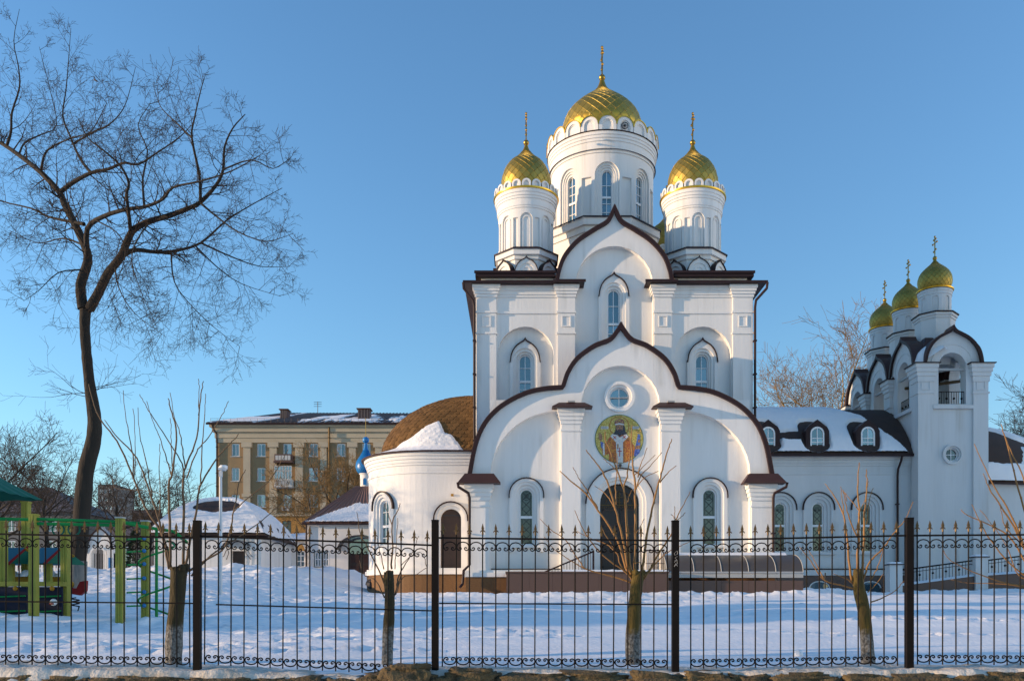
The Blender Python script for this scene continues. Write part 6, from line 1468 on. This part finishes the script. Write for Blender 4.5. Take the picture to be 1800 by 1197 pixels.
# one out of frame tree row to the left, whose branches shade the apse
# --- young pollarded trees behind the fence
YY = 12.1
def young(label, pts, rad, shoots, seed, cutz, Y=YY):
    moss = seed in (43, 44)  # trunks whose bark colour carries sunlight as well as moss
    R = random.Random(seed); base = pts[0]; o = thing('pollard_tree', label, 'tree', (X(base[0], Y), Y, Z(base[1], Y)), 'pruned young trees along the fence')
    def q(a, b, dy=0): return (X(a, Y+dy), Y+dy, Z(b, Y+dy))
    P = spline([q(*p) for p in pts], 4); n = len(P); rr = np.interp(np.linspace(0, 1, n), np.linspace(0, 1, len(rad)), rad)
    rr = [r*(1+.06*R.uniform(-1, 1)) for r in rr]
    m = MB(); m.tube(P, rr, 16)
    for _ in range(9):
        i = R.randint(int(n*.72), n-1); a = R.uniform(0, 2*pi); m.ball((P[i][0]+rr[i]*.75*cos(a), P[i][1]+rr[i]*.75*sin(a), P[i][2]), rr[i]*R.uniform(.28, .55), 9, 7)
    m.build('trunk', 'washed_bark_moss_lit' if moss else 'washed_bark_dark', o, smooth='all')
    for sh in shoots:
        m = MB(); dy = R.uniform(-.35, .35); k = len(sh[0]); pp = spline([q(a, b, dy*i/(k-1)) for i, (a, b) in enumerate(sh[0])], 5); r0 = sh[1]*(.8 if seed == 41 else 1)
        pp = [(a+R.gauss(0, .004), b, c) for a, b, c in pp]
        m.tube(pp, [max(.0045, r0*(1-.72*i/(len(pp)-1))) for i in range(len(pp))], 6)
        # buds
        for i in range(3, len(pp)-1, 3): m.ball(pp[i], max(.006, r0*(1-.7*i/len(pp))*1.25), 5, 4)
        m.build('branch', 'shoot_dark' if seed in (41, 42) else 'shoot', o, smooth='all')
young('thick pruned tree with many tall shoots behind the left fence panels', [(305, 1185), (306, 1120), (311, 1060), (314, 1010), (313, 996)], [.115, .112, .10, .105, .12], [
 ([(297, 1000), (285, 940), (255, 890), (237, 845), (205, 775), (175, 735), (155, 675)], .026), ([(302, 998), (284, 930), (265, 870), (240, 805), (203, 765), (184, 738)], .022),
 ([(234, 842), (232, 790), (222, 740), (217, 686)], .013), ([(236, 840), (238, 780), (234, 718)], .010), ([(267, 872), (258, 815), (246, 765), (242, 716)], .012),
 ([(300, 998), (298, 900), (297, 850), (303, 830), (310, 760), (300, 720), (296, 700)], .026), ([(302, 836), (294, 810), (283, 775), (270, 745), (258, 705)], .012), ([(303, 830), (301, 790), (300, 755), (300, 735)], .010),
 ([(322, 998), (323, 900), (322, 850), (326, 820), (346, 770), (352, 700), (358, 670)], .026), ([(324, 840), (320, 815), (296, 775), (270, 735), (252, 705), (245, 693)], .013), ([(325, 820), (318, 770), (306, 730), (299, 690)], .012), ([(349, 730), (350, 690), (349, 666)], .009),
 ([(325, 1000), (332, 960), (345, 900), (352, 855), (378, 810), (400, 785), (420, 762)], .025), ([(352, 850), (356, 780), (360, 720), (362, 692)], .012), ([(328, 840), (345, 795), (365, 770), (390, 730), (402, 705)], .013),
 ([(332, 1004), (360, 985), (395, 960), (410, 905), (420, 850), (432, 825)], .022), ([(410, 900), (430, 880), (470, 848), (490, 820), (506, 790)], .012),
 ([(336, 1012), (372, 975), (410, 950), (460, 915), (500, 880)], .018), ([(280, 930), (281, 870), (280, 810), (281, 780)], .012), ([(296, 880), (280, 868), (255, 862), (205, 858), (198, 842)], .008)], 41, .34)
young('dark stubby pruned tree with thin low twigs between two panels', [(680, 1190), (682, 1120), (685, 1060), (683, 1005)], [.082, .076, .072, .070], [
 ([(677, 1030), (665, 1000), (645, 960), (632, 935), (628, 900)], .012), ([(676, 1050), (660, 1020), (640, 1010), (632, 985)], .010), ([(688, 1000), (690, 960), (689, 920), (700, 895), (703, 884)], .013), ([(690, 925), (683, 905), (675, 886)], .008), ([(697, 1030), (702, 1010), (722, 975), (736, 942)], .011), ([(692, 1050), (705, 1010), (708, 990), (738, 970), (750, 995)], .009), ([(694, 1000), (696, 960), (699, 910)], .007), ([(675, 1000), (668, 970), (663, 945)], .008), ([(696, 1045), (708, 1015), (730, 1010), (748, 998)], .007)], 42, .42)
def g2(a, b): return (940+a/4.433, 760+b/4.433)
young('pruned tree with golden fan of shoots in front of the church door', [(1113, 1190), (1112, 1130), (1115, 1070), (1119, 1030), (1122, 1006)], [.105, .10, .088, .082, .085], [
 ([(1112, 1012)]+[g2(*p) for p in ((720, 1080), (660, 880), (560, 700), (400, 480), (280, 380), (195, 300))], .022), ([g2(*p) for p in ((490, 590), (400, 440), (340, 350), (300, 270))], .010),
 ([(1116, 1010)]+[g2(*p) for p in ((735, 1070), (700, 900), (640, 640), (560, 370), (480, 240), (400, 135))], .021), ([g2(*p) for p in ((635, 620), (590, 530), (530, 460), (465, 415))], .010),
 ([(1119, 1008)]+[g2(*p) for p in ((745, 1060), (720, 800), (710, 560), (690, 440), (640, 280), (560, 80), (545, -10))], .021), ([g2(*p) for p in ((690, 440), (730, 280), (745, 120), (738, -40))], .012), ([g2(*p) for p in ((640, 300), (600, 260), (535, 205))], .008), ([g2(*p) for p in ((632, 560), (630, 400), (645, 250), (640, 160))], .010),
 ([(1123, 1008)]+[g2(*p) for p in ((780, 1060), (785, 700), (780, 400), (760, 220), (755, 60), (758, -60))], .022), ([g2(*p) for p in ((790, 440), (830, 330), (900, 260), (990, 155))], .011), ([g2(*p) for p in ((800, 350), (830, 240), (878, 118))], .009), ([g2(*p) for p in ((800, 420), (860, 350), (965, 300))], .008), ([g2(*p) for p in ((725, 540), (750, 460), (775, 440))], .008), ([g2(*p) for p in ((780, 330), (860, 250), (938, 175))], .008),
 ([(1126, 1010)]+[g2(*p) for p in ((840, 1050), (880, 760), (935, 500), (985, 320), (1030, 160), (1068, 50))], .021), ([g2(*p) for p in ((975, 390), (1030, 320), (1100, 258))], .010),
 ([(1130, 1014)]+[g2(*p) for p in ((900, 1060), (980, 920), (1060, 800), (1100, 680), (1150, 580), (1212, 460))], .016), ([g2(*p) for p in ((1095, 690), (1090, 640), (1092, 575))], .007), ([g2(*p) for p in ((1100, 690), (1150, 650), (1172, 622))], .007), ([g2(*p) for p in ((1095, 690), (1080, 655), (1063, 638))], .006),
 ([(1130, 1020)]+[g2(*p) for p in ((940, 1020), (1040, 930), (1120, 890), (1212, 848))], .012), ([g2(*p) for p in ((890, 1090), (990, 1090), (1010, 1070), (1055, 1052))], .009),
 ([(1113, 1016)]+[g2(*p) for p in ((680, 1050), (640, 940), (560, 810), (520, 740))], .014), ([g2(*p) for p in ((650, 950), (560, 870), (450, 830), (325, 768))], .010),
 ([(1112, 1020)]+[g2(*p) for p in ((700, 1080), (560, 980), (430, 840), (360, 720), (312, 605))], .014), ([(1110, 1024)]+[g2(*p) for p in ((640, 1130), (420, 1070), (360, 1020), (240, 840), (130, 760), (42, 672))], .014), ([g2(*p) for p in ((420, 1070), (350, 1040), (240, 970), (140, 900), (75, 812))], .010), ([g2(*p) for p in ((780, 1020), (820, 1010), (835, 1055))], .008), ([g2(*p) for p in ((790, 780), (820, 740), (852, 670))], .007)], 43, .40)
def g3(a, b): return (1400+a/3.99, 760+b/3.99)
young('mossy leaning pruned tree in front of the wing windows', [(1527, 1190), (1524, 1130), (1518, 1070), (1509, 1030), (1508, 1000)], [.095, .09, .085, .075, .06], [
 ([g3(*p) for p in ((430, 960), (440, 700), (440, 540), (430, 380), (440, 210))], .022), ([g3(*p) for p in ((460, 1100), (470, 800), (480, 560), (495, 380), (490, 258))], .020), ([g3(*p) for p in ((385, 1045), (360, 800), (330, 580), (260, 440), (200, 358))], .018), ([g3(*p) for p in ((430, 740), (370, 600), (345, 480), (325, 405))], .011), ([g3(*p) for p in ((440, 550), (380, 470), (325, 405))], .008), ([g3(*p) for p in ((330, 570), (320, 470), (310, 380))], .009),
 ([g3(*p) for p in ((490, 640), (510, 480), (540, 390))], .009), ([g3(*p) for p in ((480, 560), (490, 420), (505, 340))], .008), ([g3(*p) for p in ((470, 1030), (520, 900), (600, 820), (680, 710), (770, 600), (815, 485))], .014), ([g3(*p) for p in ((520, 1040), (570, 940), (600, 850), (605, 800))], .010),
 ([(1509, 1036)]+[g3(*p) for p in ((330, 1075), (190, 1030), (100, 900), (20, 800))], .014), ([g3(*p) for p in ((190, 1025), (140, 920), (90, 830))], .009), ([g3(*p) for p in ((400, 1060), (340, 1020), (260, 990))], .010), ([g3(*p) for p in ((520, 1190), (600, 1160), (690, 1110), (765, 1030))], .011), ([g3(*p) for p in ((500, 1120), (560, 1060), (610, 990))], .009), ([g3(*p) for p in ((350, 480), (345, 440), (325, 405))], .007), ([g3(*p) for p in ((440, 620), (445, 560), (480, 470))], .008)], 44, .42)
young('pruned tree at the right edge with shoots leaning into view', [(1835, 1185), (1838, 1110), (1835, 1050), (1830, 1020)], [.10, .095, .085, .085], [
 ([(1826, 1020), (1800, 960), (1775, 900), (1745, 850), (1712, 780)], .02), ([(1830, 1015), (1810, 930), (1790, 860), (1770, 780), (1760, 745)], .02), ([(1834, 1012), (1815, 900), (1795, 830), (1776, 790), (1762, 755)], .016), ([(1825, 1025), (1790, 940), (1760, 890), (1740, 860), (1729, 832)], .016), ([(1822, 1025), (1780, 950), (1745, 925), (1700, 905), (1689, 895)], .014), ([(1824, 1028), (1775, 990), (1735, 940), (1715, 900), (1708, 886)], .012), ([(1822, 1032), (1770, 1025), (1730, 1012), (1700, 1000), (1668, 982), (1657, 965)], .012), ([(1820, 1036), (1780, 1028), (1740, 1025), (1700, 1024), (1672, 1018)], .010), ([(1800, 960), (1770, 930), (1760, 900), (1757, 884)], .009), ([(1826, 1022), (1790, 1010), (1770, 960), (1735, 910), (1722, 896)], .009)], 45, .4)

# ================================================================ wrought iron fence
YFN = 11.15; kf = YFN/F
def fz(py): return Z(py, YFN)
def scroll_path(a=.074, b=.052):
    h = spline([(0, .055), (.042, .046), (.068, .022), (.077, -.008), (.068, -.036), (.048, -.050), (.027, -.043), (.021, -.025), (.032, -.012), (.045, -.019), (.043, -.029)], 2)
    return [(-x, z) for x, z in reversed(h[1:])]+h
sp_ = scroll_path()
sm_ = MB().tube([(x, 0, z) for x, z in sp_], .0072, 4); _o = sm_.build('scroll', 'iron', smooth='all'); ME_S = _o.data; bpy.data.objects.remove(_o)
sm_ = MB().tube([(x, 0, -z*.85) for x, z in sp_], .0085, 4); _o = sm_.build('scroll', 'iron', smooth='all'); ME_B = _o.data; bpy.data.objects.remove(_o)
b_ = MB(); b_.frust((-.006, .006, -.006, .006, 0), (-.009, .009, -.009, .009, .025)); b_.frust((-.009, .009, -.009, .009, .025), (-.017, .017, -.01, .01, .05)); b_.frust((-.017, .017, -.01, .01, .05), (-.001, .001, -.001, .001, .115))
for sg in (-1, 1): b_.tube([(0, 0, .016), (sg*.016, 0, .022), (sg*.026, 0, .013), (sg*.030, 0, -.001)], [.009, .009, .007, .003], 5)
b_.tube([(0, 0, -.03), (0, 0, .01)], .012, 6); _o = b_.build('spear', 'spear_gold'); ME_SP = _o.data; bpy.data.objects.remove(_o)
panels = [  # left post px, right post px, top rail y at both ends, bottom y at both ends, mid rail (px0, y0, px1, y1), gaps, label
 (-72, 347, 937, 945, 1162, 1168, (-60, 1056, 340, 1060), 17, 'leftmost black iron fence panel in front of the playground'),
 (347, 765, 942, 958, 1163, 1184, (380, 1062, 760, 1073), 17, 'sloping black iron fence panel in front of the pavilion and chapel'),
 (765, 1187, 945, 950, 1167, 1172, (772, 1060, 1182, 1062), 17, 'black iron fence panel in front of the church door'),
 (1187, 1598, 950, 941, 1171, 1165, None, 16, 'black iron fence panel in front of the church wing'),
 (1598, 2010, 941, 938, 1163, 1166, None, 17, 'rightmost black iron fence panel in front of the bell tower')]
for (pl, pr, r0, r1, b0, b1, mid, gaps, lbl) in panels:
    t = thing('iron_fence', lbl, 'fence', (X((pl+pr)/2, YFN), YFN, fz(1170)), 'fence panels along the stone wall')
    L0, L1 = X(pl, YFN)+.045, X(pr, YFN)-.045; m = MB()
    m.v = []; 
    def rail(xa_, za, xb_, zb_, h=.011, name='rail'):
        q = MB(); q.v = [(xa_, YFN-.012, za-h), (xb_, YFN-.012, zb_-h), (xb_, YFN+.012, zb_-h), (xa_, YFN+.012, za-h), (xa_, YFN-.012, za+h), (xb_, YFN-.012, zb_+h), (xb_, YFN+.012, zb_+h), (xa_, YFN+.012, za+h)]
        q.f = [(0, 3, 2, 1), (4, 5, 6, 7), (0, 1, 5, 4), (1, 2, 6, 5), (2, 3, 7, 6), (3, 0, 4, 7)]; q.build(name, 'iron', t)
    rail(L0, fz(r0), L1, fz(r1)); 
    if mid: rail(X(mid[0], YFN), fz(mid[1]), X(mid[2], YFN), fz(mid[3]), .009)
    s0, s1 = X(pl+14, YFN), X(pr-14, YFN); off = wloc(t)
    if pl == 1187: s0 = X(1214, YFN); s1 = X(1576, YFN)
    bme = None
    for k in range(gaps+1):
        x = s0+(s1-s0)*k/gaps; f = (x-L0)/(L1-L0); zr0 = fz(r0+(r1-r0)*f); zb0_ = fz(b0+(b1-b0)*f)
        jx = random.gauss(0, .006)
        q = MB(); n = len(q.v); q.tube([(x+jx, YFN-.002, zb0_-.03), (x, YFN-.002, zr0+.055)], .0088, 5); q.build('bar', 'iron', t)
        s = link('spear', ME_SP, t, Vector((x, YFN-.002, zr0+.075))-off); s.rotation_euler = (0, random.uniform(-.03, .03), random.uniform(-.1, .1))
        if k < gaps:
            d_ = (s1-s0)/gaps; sl_ = math.atan2(-(fz(r0)-fz(r1)), L1-L0)
            s = link('scroll', ME_S, t, Vector((x+d_/2, YFN, zr0-.105))-off); s.rotation_euler = (0, -sl_, 0)
            s = link('scroll', ME_B, t, Vector((x+d_/2, YFN, zb0_+.045))-off); s.rotation_euler = (0, -sl_, 0)
for pxp, tp, lbl in ((-72, 914, None), (347, 916, 'square iron fence post left of the pavilion'), (765, 915, 'square iron fence post in front of the apse'), (1187, 916, 'square iron fence post with scratched markings right of the church door'), (1598, 911, 'square iron fence post left of the bell tower')):
    if lbl is None: continue
    x = X(pxp, YFN); t = thing('fence_post', lbl, 'post', (x, YFN, fz(1175)), 'iron fence posts'); m = MB(); m.box(x-.043, x+.043, YFN-.043, YFN+.043, fz(1195), fz(tp)); m.build('shaft', 'iron', t); m = MB(); m.box(x-.046, x+.046, YFN-.046, YFN+.046, fz(tp), fz(tp)+.01); m.build('cap', 'iron', t)
    if pxp == 1187:
        g = MB()
        for i, pts in enumerate((((-.01, 971), (.02, 968), (.02, 974), (-.012, 976), (-.02, 972)), ((.02, 978), (-.01, 980), (.018, 985), (-.015, 985)), ((-.02, 988), (.01, 984), (.02, 990), (-.01, 992)), ((-.02, 996), (0, 990), (.02, 995)), ((-.018, 994), (.018, 992)))):
            g.tube([(x+a, YFN-.044, fz(b)) for a, b in pts], .0022, 4)
        g.build('scratched_marks', 'grey_box', t)
# ================================================================ stone wall under the fence
sw_ = thing('stone_wall', 'low rough stone wall capped with old snow under the iron fence', 'wall', (0, 11, .3))
def rock(x, y, z, sx_, sy_, sz_, seed, name='stone'):
    bm = bmesh.new(); bmesh.ops.create_icosphere(bm, subdivisions=4, radius=1)
    for v in bm.verts:
        p = v.co.copy(); q = Vector([math.copysign(abs(c)**.55, c) for c in p]); n = mnoise.fractal(p*1.3+Vector((seed*7.1, seed*3.3, 0)), 1, 2, 4); n2 = mnoise.noise(p*5+Vector((seed, 0, seed*2)))
        n3 = mnoise.noise(p*11+Vector((seed*3, 1, seed))); n4 = mnoise.noise(p*21+Vector((seed, seed*5, 2))); q *= 1+.38*n+.16*n2+.13*n3+.06*n4; v.co = Vector((q.x*sx_+x, q.y*sy_+y, q.z*sz_+z))
    me = bpy.data.meshes.new(name); off = wloc(sw_)
    for v in bm.verts: v.co -= off
    for f in bm.faces: f.smooth = True
    bm.to_mesh(me); bm.free(); me.materials.append(M['rock']); return link(name, me, sw_)
random.seed(5); xx = -8.2; k = 0
while xx < 9.5:
    w = random.uniform(.22, .46); px_here = CX+(xx+w)*F/10.95; low = px_here < 650
    top = Z(1178 if not low else 1180, 10.95); hz = random.uniform(.09, .15)
    rock(xx+w, 11.0+random.uniform(-.05, .05), top-hz-(.05 if low else .02)-random.uniform(0, .03), w*1.0, .22, hz, k); xx += w*2*.93; k += 1
rock(X(712, 10.8), 10.85, Z(1184, 10.85), .29, .24, .11, 91); rock(X(830, 10.8), 10.9, Z(1190, 10.85), .26, .2, .10, 92)
xx = -8.2
while xx < 9.5:
    w = random.uniform(.25, .5); rock(xx+w, 11.02, .50, w, .24, .13, k); xx += w*1.9; k += 1
# snow cap of the wall, broken in front
n = 620; xs_w = np.linspace(-8.3, 9.6, n); rows = []
front = 10.86+.16*(fbm(xs_w*1.6, xs_w*0+2, 4)-.5)*2
thin = fbm(xs_w*1.1+30, xs_w*0, 4)
for q in range(13):
    f = q/12; y = 11.5-(11.5-front)*f
    z = np.interp(CX+xs_w*F/11.15, [0, 340, 360, 610, 690, 760, 775, 1190, 1600, 1800], [1166, 1171, 1170, 1184, 1187, 1172, 1172, 1176, 1169, 1169]); z = EYE+(CY-z)*kf+.0
    z = z+(fbm(xs_w*3.2, y*3.2, 4)-.5)*.09*(1-f*.1)-.05*f+.0
    if q >= 11: z = z-(.035 if q == 11 else .12)-.05*thin
    rows.append([(float(a), float(b), float(c)) for a, b, c in zip(xs_w, y+(0.02 if q == 12 else 0), z)])
m = MB(); m.grid(rows); m.build('snow_cap', 'dirty_snow', sw_, smooth='all')
# ================================================================ lamp post
lp = thing('lamp_post', 'white lamp post with snow on its head in front of the pavilion', 'lamp post', (X(388, 27), 27, Z(1036, 27))); x, y = X(388, 27), 27.0
m = MB(); m.tube([(x, y, Z(1045, y)), (x, y, Z(835, y))], [.052, .044], 10); m.build('pole', 'pole_white', lp, smooth=40)
m = MB(); m.box(x-.045, x+.045, y-.045, y+.045, Z(838, y), Z(828, y)); m.tube([(x, y, Z(830, y)), (x+.03, y, Z(822, y))], .03, 6); m.v += []; m.frust((x-.06, x+.09, y-.08, y+.2, Z(826, y)), (x-.05, x+.13, y-.09, y+.22, Z(822.5, y))); m.build('lamp_head', 'pole_white', lp)
m = MB(); m.frust((x-.05, x+.14, y-.09, y+.22, Z(822.5, y)), (x+.0, x+.17, y-.04, y+.14, Z(817.5, y))); m.build('lamp_snow', 'snow', lp, smooth='all')
# ================================================================ playground
YQ = 18.0
def qx(p, Y=YQ): return X(p, Y)
def qz(p, Y=YQ): return Z(p, Y)
def post(parent, px, t, b, Y=YQ, w=.075, cap=None):
    x = qx(px, Y); m = MB(); 
    for k in range(3): m.box(x-w+k*w*2/3+.004, x-w+(k+1)*w*2/3-.004, Y-w-(.006 if k == 1 else 0), Y+w, qz(b+12, Y), qz(t, Y))
    o = m.build('post', 'play_wood', parent); c = MB(); c.box(x-w-.008, x+w+.008, Y-w-.01, Y+w+.01, qz(t, Y), qz(t-2.5, Y)); c.build('post_cap', cap or 'play_wood', o); return o
cf = thing('climbing_frame', 'green and yellow climbing frame with ladder and spiral pole', 'play equipment', (qx(235), YQ, 1.4))
post(cf, 211.5, 911, 1085, cap='grey_box'); post(cf, 256, 917, 1085, 19.0, cap='grey_box'); post(cf, 59.5, 906, 1080)
m = MB()
for (y0, y1, dy) in ((912, 917, 0), (920, 923, 0), (914, 919, 1.0)): m.tube([(qx(62), YQ+dy, qz(y0, YQ+dy)), (qx(209), YQ+dy, qz(y1, YQ+dy))], .034 if dy == 0 else .03, 7)
for (a, b) in ((-40, 57),): m.tube([(qx(a), YQ, qz(911)), (qx(b), YQ, qz(913))], .034, 7)
m.tube([(qx(213), YQ+.1, qz(917)), (qx(235), YQ+.4, qz(922)), (qx(258), YQ+.8, qz(925)), (qx(276), YQ+.9, qz(927)), (qx(300), YQ+.9, qz(948))], .036, 7)
m.build('top_bars', 'play_green', cf, smooth=40)
for p in (100, 128): 
    m = MB(); m.tube([(qx(p)+.12*cos(t), YQ+.05, qz(930)+.12*sin(t)) for t in np.linspace(0, 2*pi, 15)], .018, 5); m.tube([(qx(p), YQ+.05, qz(922)), (qx(p), YQ+.05, qz(930)+.12)], .012, 4); m.build('hand_ring', 'play_teal', cf)
for y in (946, 968, 991, 1016, 1040, 1064):
    m = MB(); m.tube([(qx(218), YQ+.15, qz(y+1)), (qx(253, 19), 19, qz(y, 19)-.0)], .02, 6); r_ = m.build('rung', 'play_green', cf); c = MB(); c.ball((qx(254, 18.9), 18.88, qz(y, 18.9)), .045, 7, 5); c.build('bolt', 'blue_paint', r_)
m = MB(); Yp = 18.9; m.tube([(qx(275, Yp), Yp, qz(1097, Yp)), (qx(275, Yp), Yp, qz(927, Yp))], .032, 7); m.build('spiral_pole', 'play_green', cf, smooth=40)
m = MB(); N = 70; z0, z1 = qz(1088, Yp), qz(948, Yp); m.tube([(qx(275, Yp)+.36*cos(t*2*pi*2.15+.4), Yp+.36*sin(t*2*pi*2.15+.4), z0+(z1-z0)*t) for t in np.linspace(0, 1, N)], .021, 6); m.build('spiral', 'play_green', cf, smooth='all')
ph = thing('playhouse', 'playhouse with leaf shaped green canopy, blue gable roofs and dark panels', 'play equipment', (qx(50), 19, 1.4))
YH = 18.4
for p in (5, 115): post(ph, p, 918, 1078, 18.6)
post(ph, 46, 884, 1078, 19.6)
for (a, b) in ((-8, 47), (63, 109)):
    m = MB(); m.box(qx(a, YH), qx(b, YH), YH, YH+.05, qz(1090, YH), qz(1031, YH)); pn_ = m.build('side_panel', 'play_blue', ph)
    for y in (1048, 1074): q = MB(); q.tube([(qx(a, YH), YH-.05, qz(y+1, YH)), (qx(b, YH), YH-.05, qz(y-1, YH))], .018, 6); q.build('panel_rail', 'play_green', pn_)
    m = MB(); m.box(qx(a-2, YH), qx(b+4, YH), YH-.04, YH+.1, qz(1030, YH), qz(1022, YH)); m.build('deck_beam', 'play_wood', ph)
    x0, x1 = qx(a, 19.2), qx(b, 19.2); xm = x1-.10; m = MB()
    m.quad((x0, 18.9, qz(990, 19)), (xm-.12, 18.9, qz(990, 19)), (xm, 19.4, qz(960, 19)), (x0, 19.4, qz(960, 19))); m.quad((x0, 19.9, qz(990, 19)), (xm-.12, 19.9, qz(990, 19)), (xm, 19.4, qz(960, 19)), (x0, 19.4, qz(960, 19)))
    h = m.build('little_roof', 'play_sky', ph); g = MB(); g.tri((xm-.12+.02, 18.9, qz(990, 19)), (xm+.30, 19.9, qz(990, 19)), (xm+.03, 19.4, qz(961, 19))); g.build('gable', 'play_teal', h)
    g = MB(); g.tube([(xm-.11, 18.88, qz(991, 19)), (xm+.01, 19.38, qz(960, 19)), (xm+.12, 19.9, qz(986, 19))], .035, 4); g.build('barge_board', 'play_red', h)
    g = MB(); g.tube([(xm, 19.3, qz(962, 19)), (xm+.16, 19.6, qz(975, 19))], .03, 4); g.build('barge_board', 'play_yellow', h)
    m = MB(); m.box((x0+x1)/2-.12, (x0+x1)/2-.03+.06, 19.2, 19.3, qz(1030, 19), qz(985, 19)); m.build('little_post', 'play_wood', ph)
    m = MB(); m.box(x0+.1, x1-.02, 19.5, 19.56, qz(1027, 19), qz(1012, 19)); m.build('fascia', 'play_yellow', ph)
    m = MB(); m.grid([[(x0+.15+(x1-x0-.2)*i/10, 19.3+.1*q, qz(1012, 19)+(.0 if q in (0, 3) else .10+.05*sin(i))) for i in range(11)] for q in range(4)]); m.build('deck_snow', 'snow', ph, smooth='all')
m = MB(); m.ball((qx(95, YH), YH-.02, qz(1058, YH)), .075, 10, 6); m.build('badge', 'pvc', ph); m = MB(); m.box(qx(91, YH), qx(98, YH), YH-.1, YH-.06, qz(1062, YH), qz(1059.5, YH)); m.build('badge_stripe', 'play_red', ph)
for (a, b) in ((24, 33), (88, 98)): m = MB(); m.ball((qx((a+b)/2, YH), YH-.03, qz(1034, YH)), .05, 8, 5); m.build('foot_knob', 'play_yellow', ph)
# leaf canopy: pointed overlapping leaves on a pyramid
m = MB(); cx_, cy_ = qx(-108, 19), 19.0; zt_c, zb_c = qz(780, 19), qz(868, 19)
cor = [(cx_-1.55, cy_-1.3), (cx_+1.55, cy_-1.3), (cx_+1.55, cy_+1.3), (cx_-1.55, cy_+1.3)]
for i in range(4):
    a, b = cor[i], cor[(i+1) % 4]; n = 10
    rows = [[(cx_+(a[0]+(b[0]-a[0])*k/n-cx_)*t, cy_+(a[1]+(b[1]-a[1])*k/n-cy_)*t, zt_c+(zb_c-zt_c)*t+(.05*(abs((k*.5) % 1-.5)) if t == 1 else 0)) for k in range(n+1)] for t in (0.02, .33, .66, 1)]; m.grid(rows)
m.build('canopy', 'play_teal', ph)
for i, (t, sz) in enumerate(((.45, .30), (.62, .34), (.78, .36), (.93, .38))):
    q = MB(); x = cx_+1.55*t; z = zt_c+(zb_c-zt_c)*t
    q.v = [(x-.12, cy_-1.3*t-.02, z+.12), (x+sz*.95, cy_-1.3*t+.15, z+.02), (x+.05, cy_-1.3*t+.55, z-.10), (x+.03, cy_-1.3*t-.06, z-.12), (x+sz*.5, cy_-1.3*t+.1, z+.13)]; q.f = [(0, 3, 1), (0, 1, 4), (0, 4, 2), (4, 1, 2), (3, 2, 1)]; q.build('leaf', 'play_teal', ph)
# red seesaw seat
sr = thing('spring_rocker', 'red and yellow rocking seat beside the big tree trunk', 'play equipment', (qx(135, 21), 21, 1.6)); Yr = 21.0
m = MB(); m.v = []; sh = [(122, 1032), (134, 1034), (140, 1022), (151, 1020), (150, 1038), (140, 1046), (122, 1043)]
P3 = [(qx(a, Yr), Yr, qz(b, Yr)) for a, b in sh]; m.poly(P3); m.poly([(a, b+.12, c) for a, b, c in reversed(P3)])
for a, b in zip(P3, P3[1:]+P3[:1]): m.quad(a, (a[0], a[1]+.12, a[2]), (b[0], b[1]+.12, b[2]), b)
m.build('seat', 'play_red', sr); m = MB(); m.tube([(qx(130, Yr), Yr+.06, 1.3)]+[(qx(130, Yr)+.09*cos(t), Yr+.06+.09*sin(t), qz(1066, Yr)+t*.012) for t in np.linspace(0, 18, 40)], .015, 5); m.build('spring', 'iron', sr); m = MB(); m.ball((qx(121, Yr), Yr+.05, qz(1027, Yr)), .1, 9, 6); m.build('figure_head', 'play_yellow', sr, smooth='all')
# ================================================================ small things
sb = thing('snow_lump', 'small rounded lump of snow behind the fence near the wing', 'snow lump', (X(1403, 13), 13, zgr(X(1403, 13), 13))); m = MB(); m.ball((X(1403, 13), 13, zgr(X(1403, 13), 13)+.03), .07, 9, 7); m.build('lump', 'snow', sb, smooth='all')
bd = thing('bird', 'small dark bird gliding above the big bare tree', 'bird', (X(168, 60), 60, Z(142, 60))); bx, by, bz = X(168, 60), 60, Z(142, 60)
m = MB(); m.tube([(bx+.18, by, bz-.10), (bx+.05, by, bz-.03), (bx-.08, by, bz+.05), (bx-.14, by, bz+.08)], [.015, .05, .045, .01], 6)
m.v += [(bx-.05, by, bz+.03), (bx-.02, by-.30, bz+.14), (bx+.05, by-.28, bz+.10), (bx+.06, by, bz-.02), (bx-.05, by, bz+.03), (bx-.20, by+.30, bz+.16), (bx-.12, by+.30, bz+.10), (bx+.06, by, bz-.02)]; n = len(m.v); m.f += [(n-8, n-7, n-6, n-5), (n-4, n-1, n-2, n-3)]; m.build('body', 'dark_box', bd)
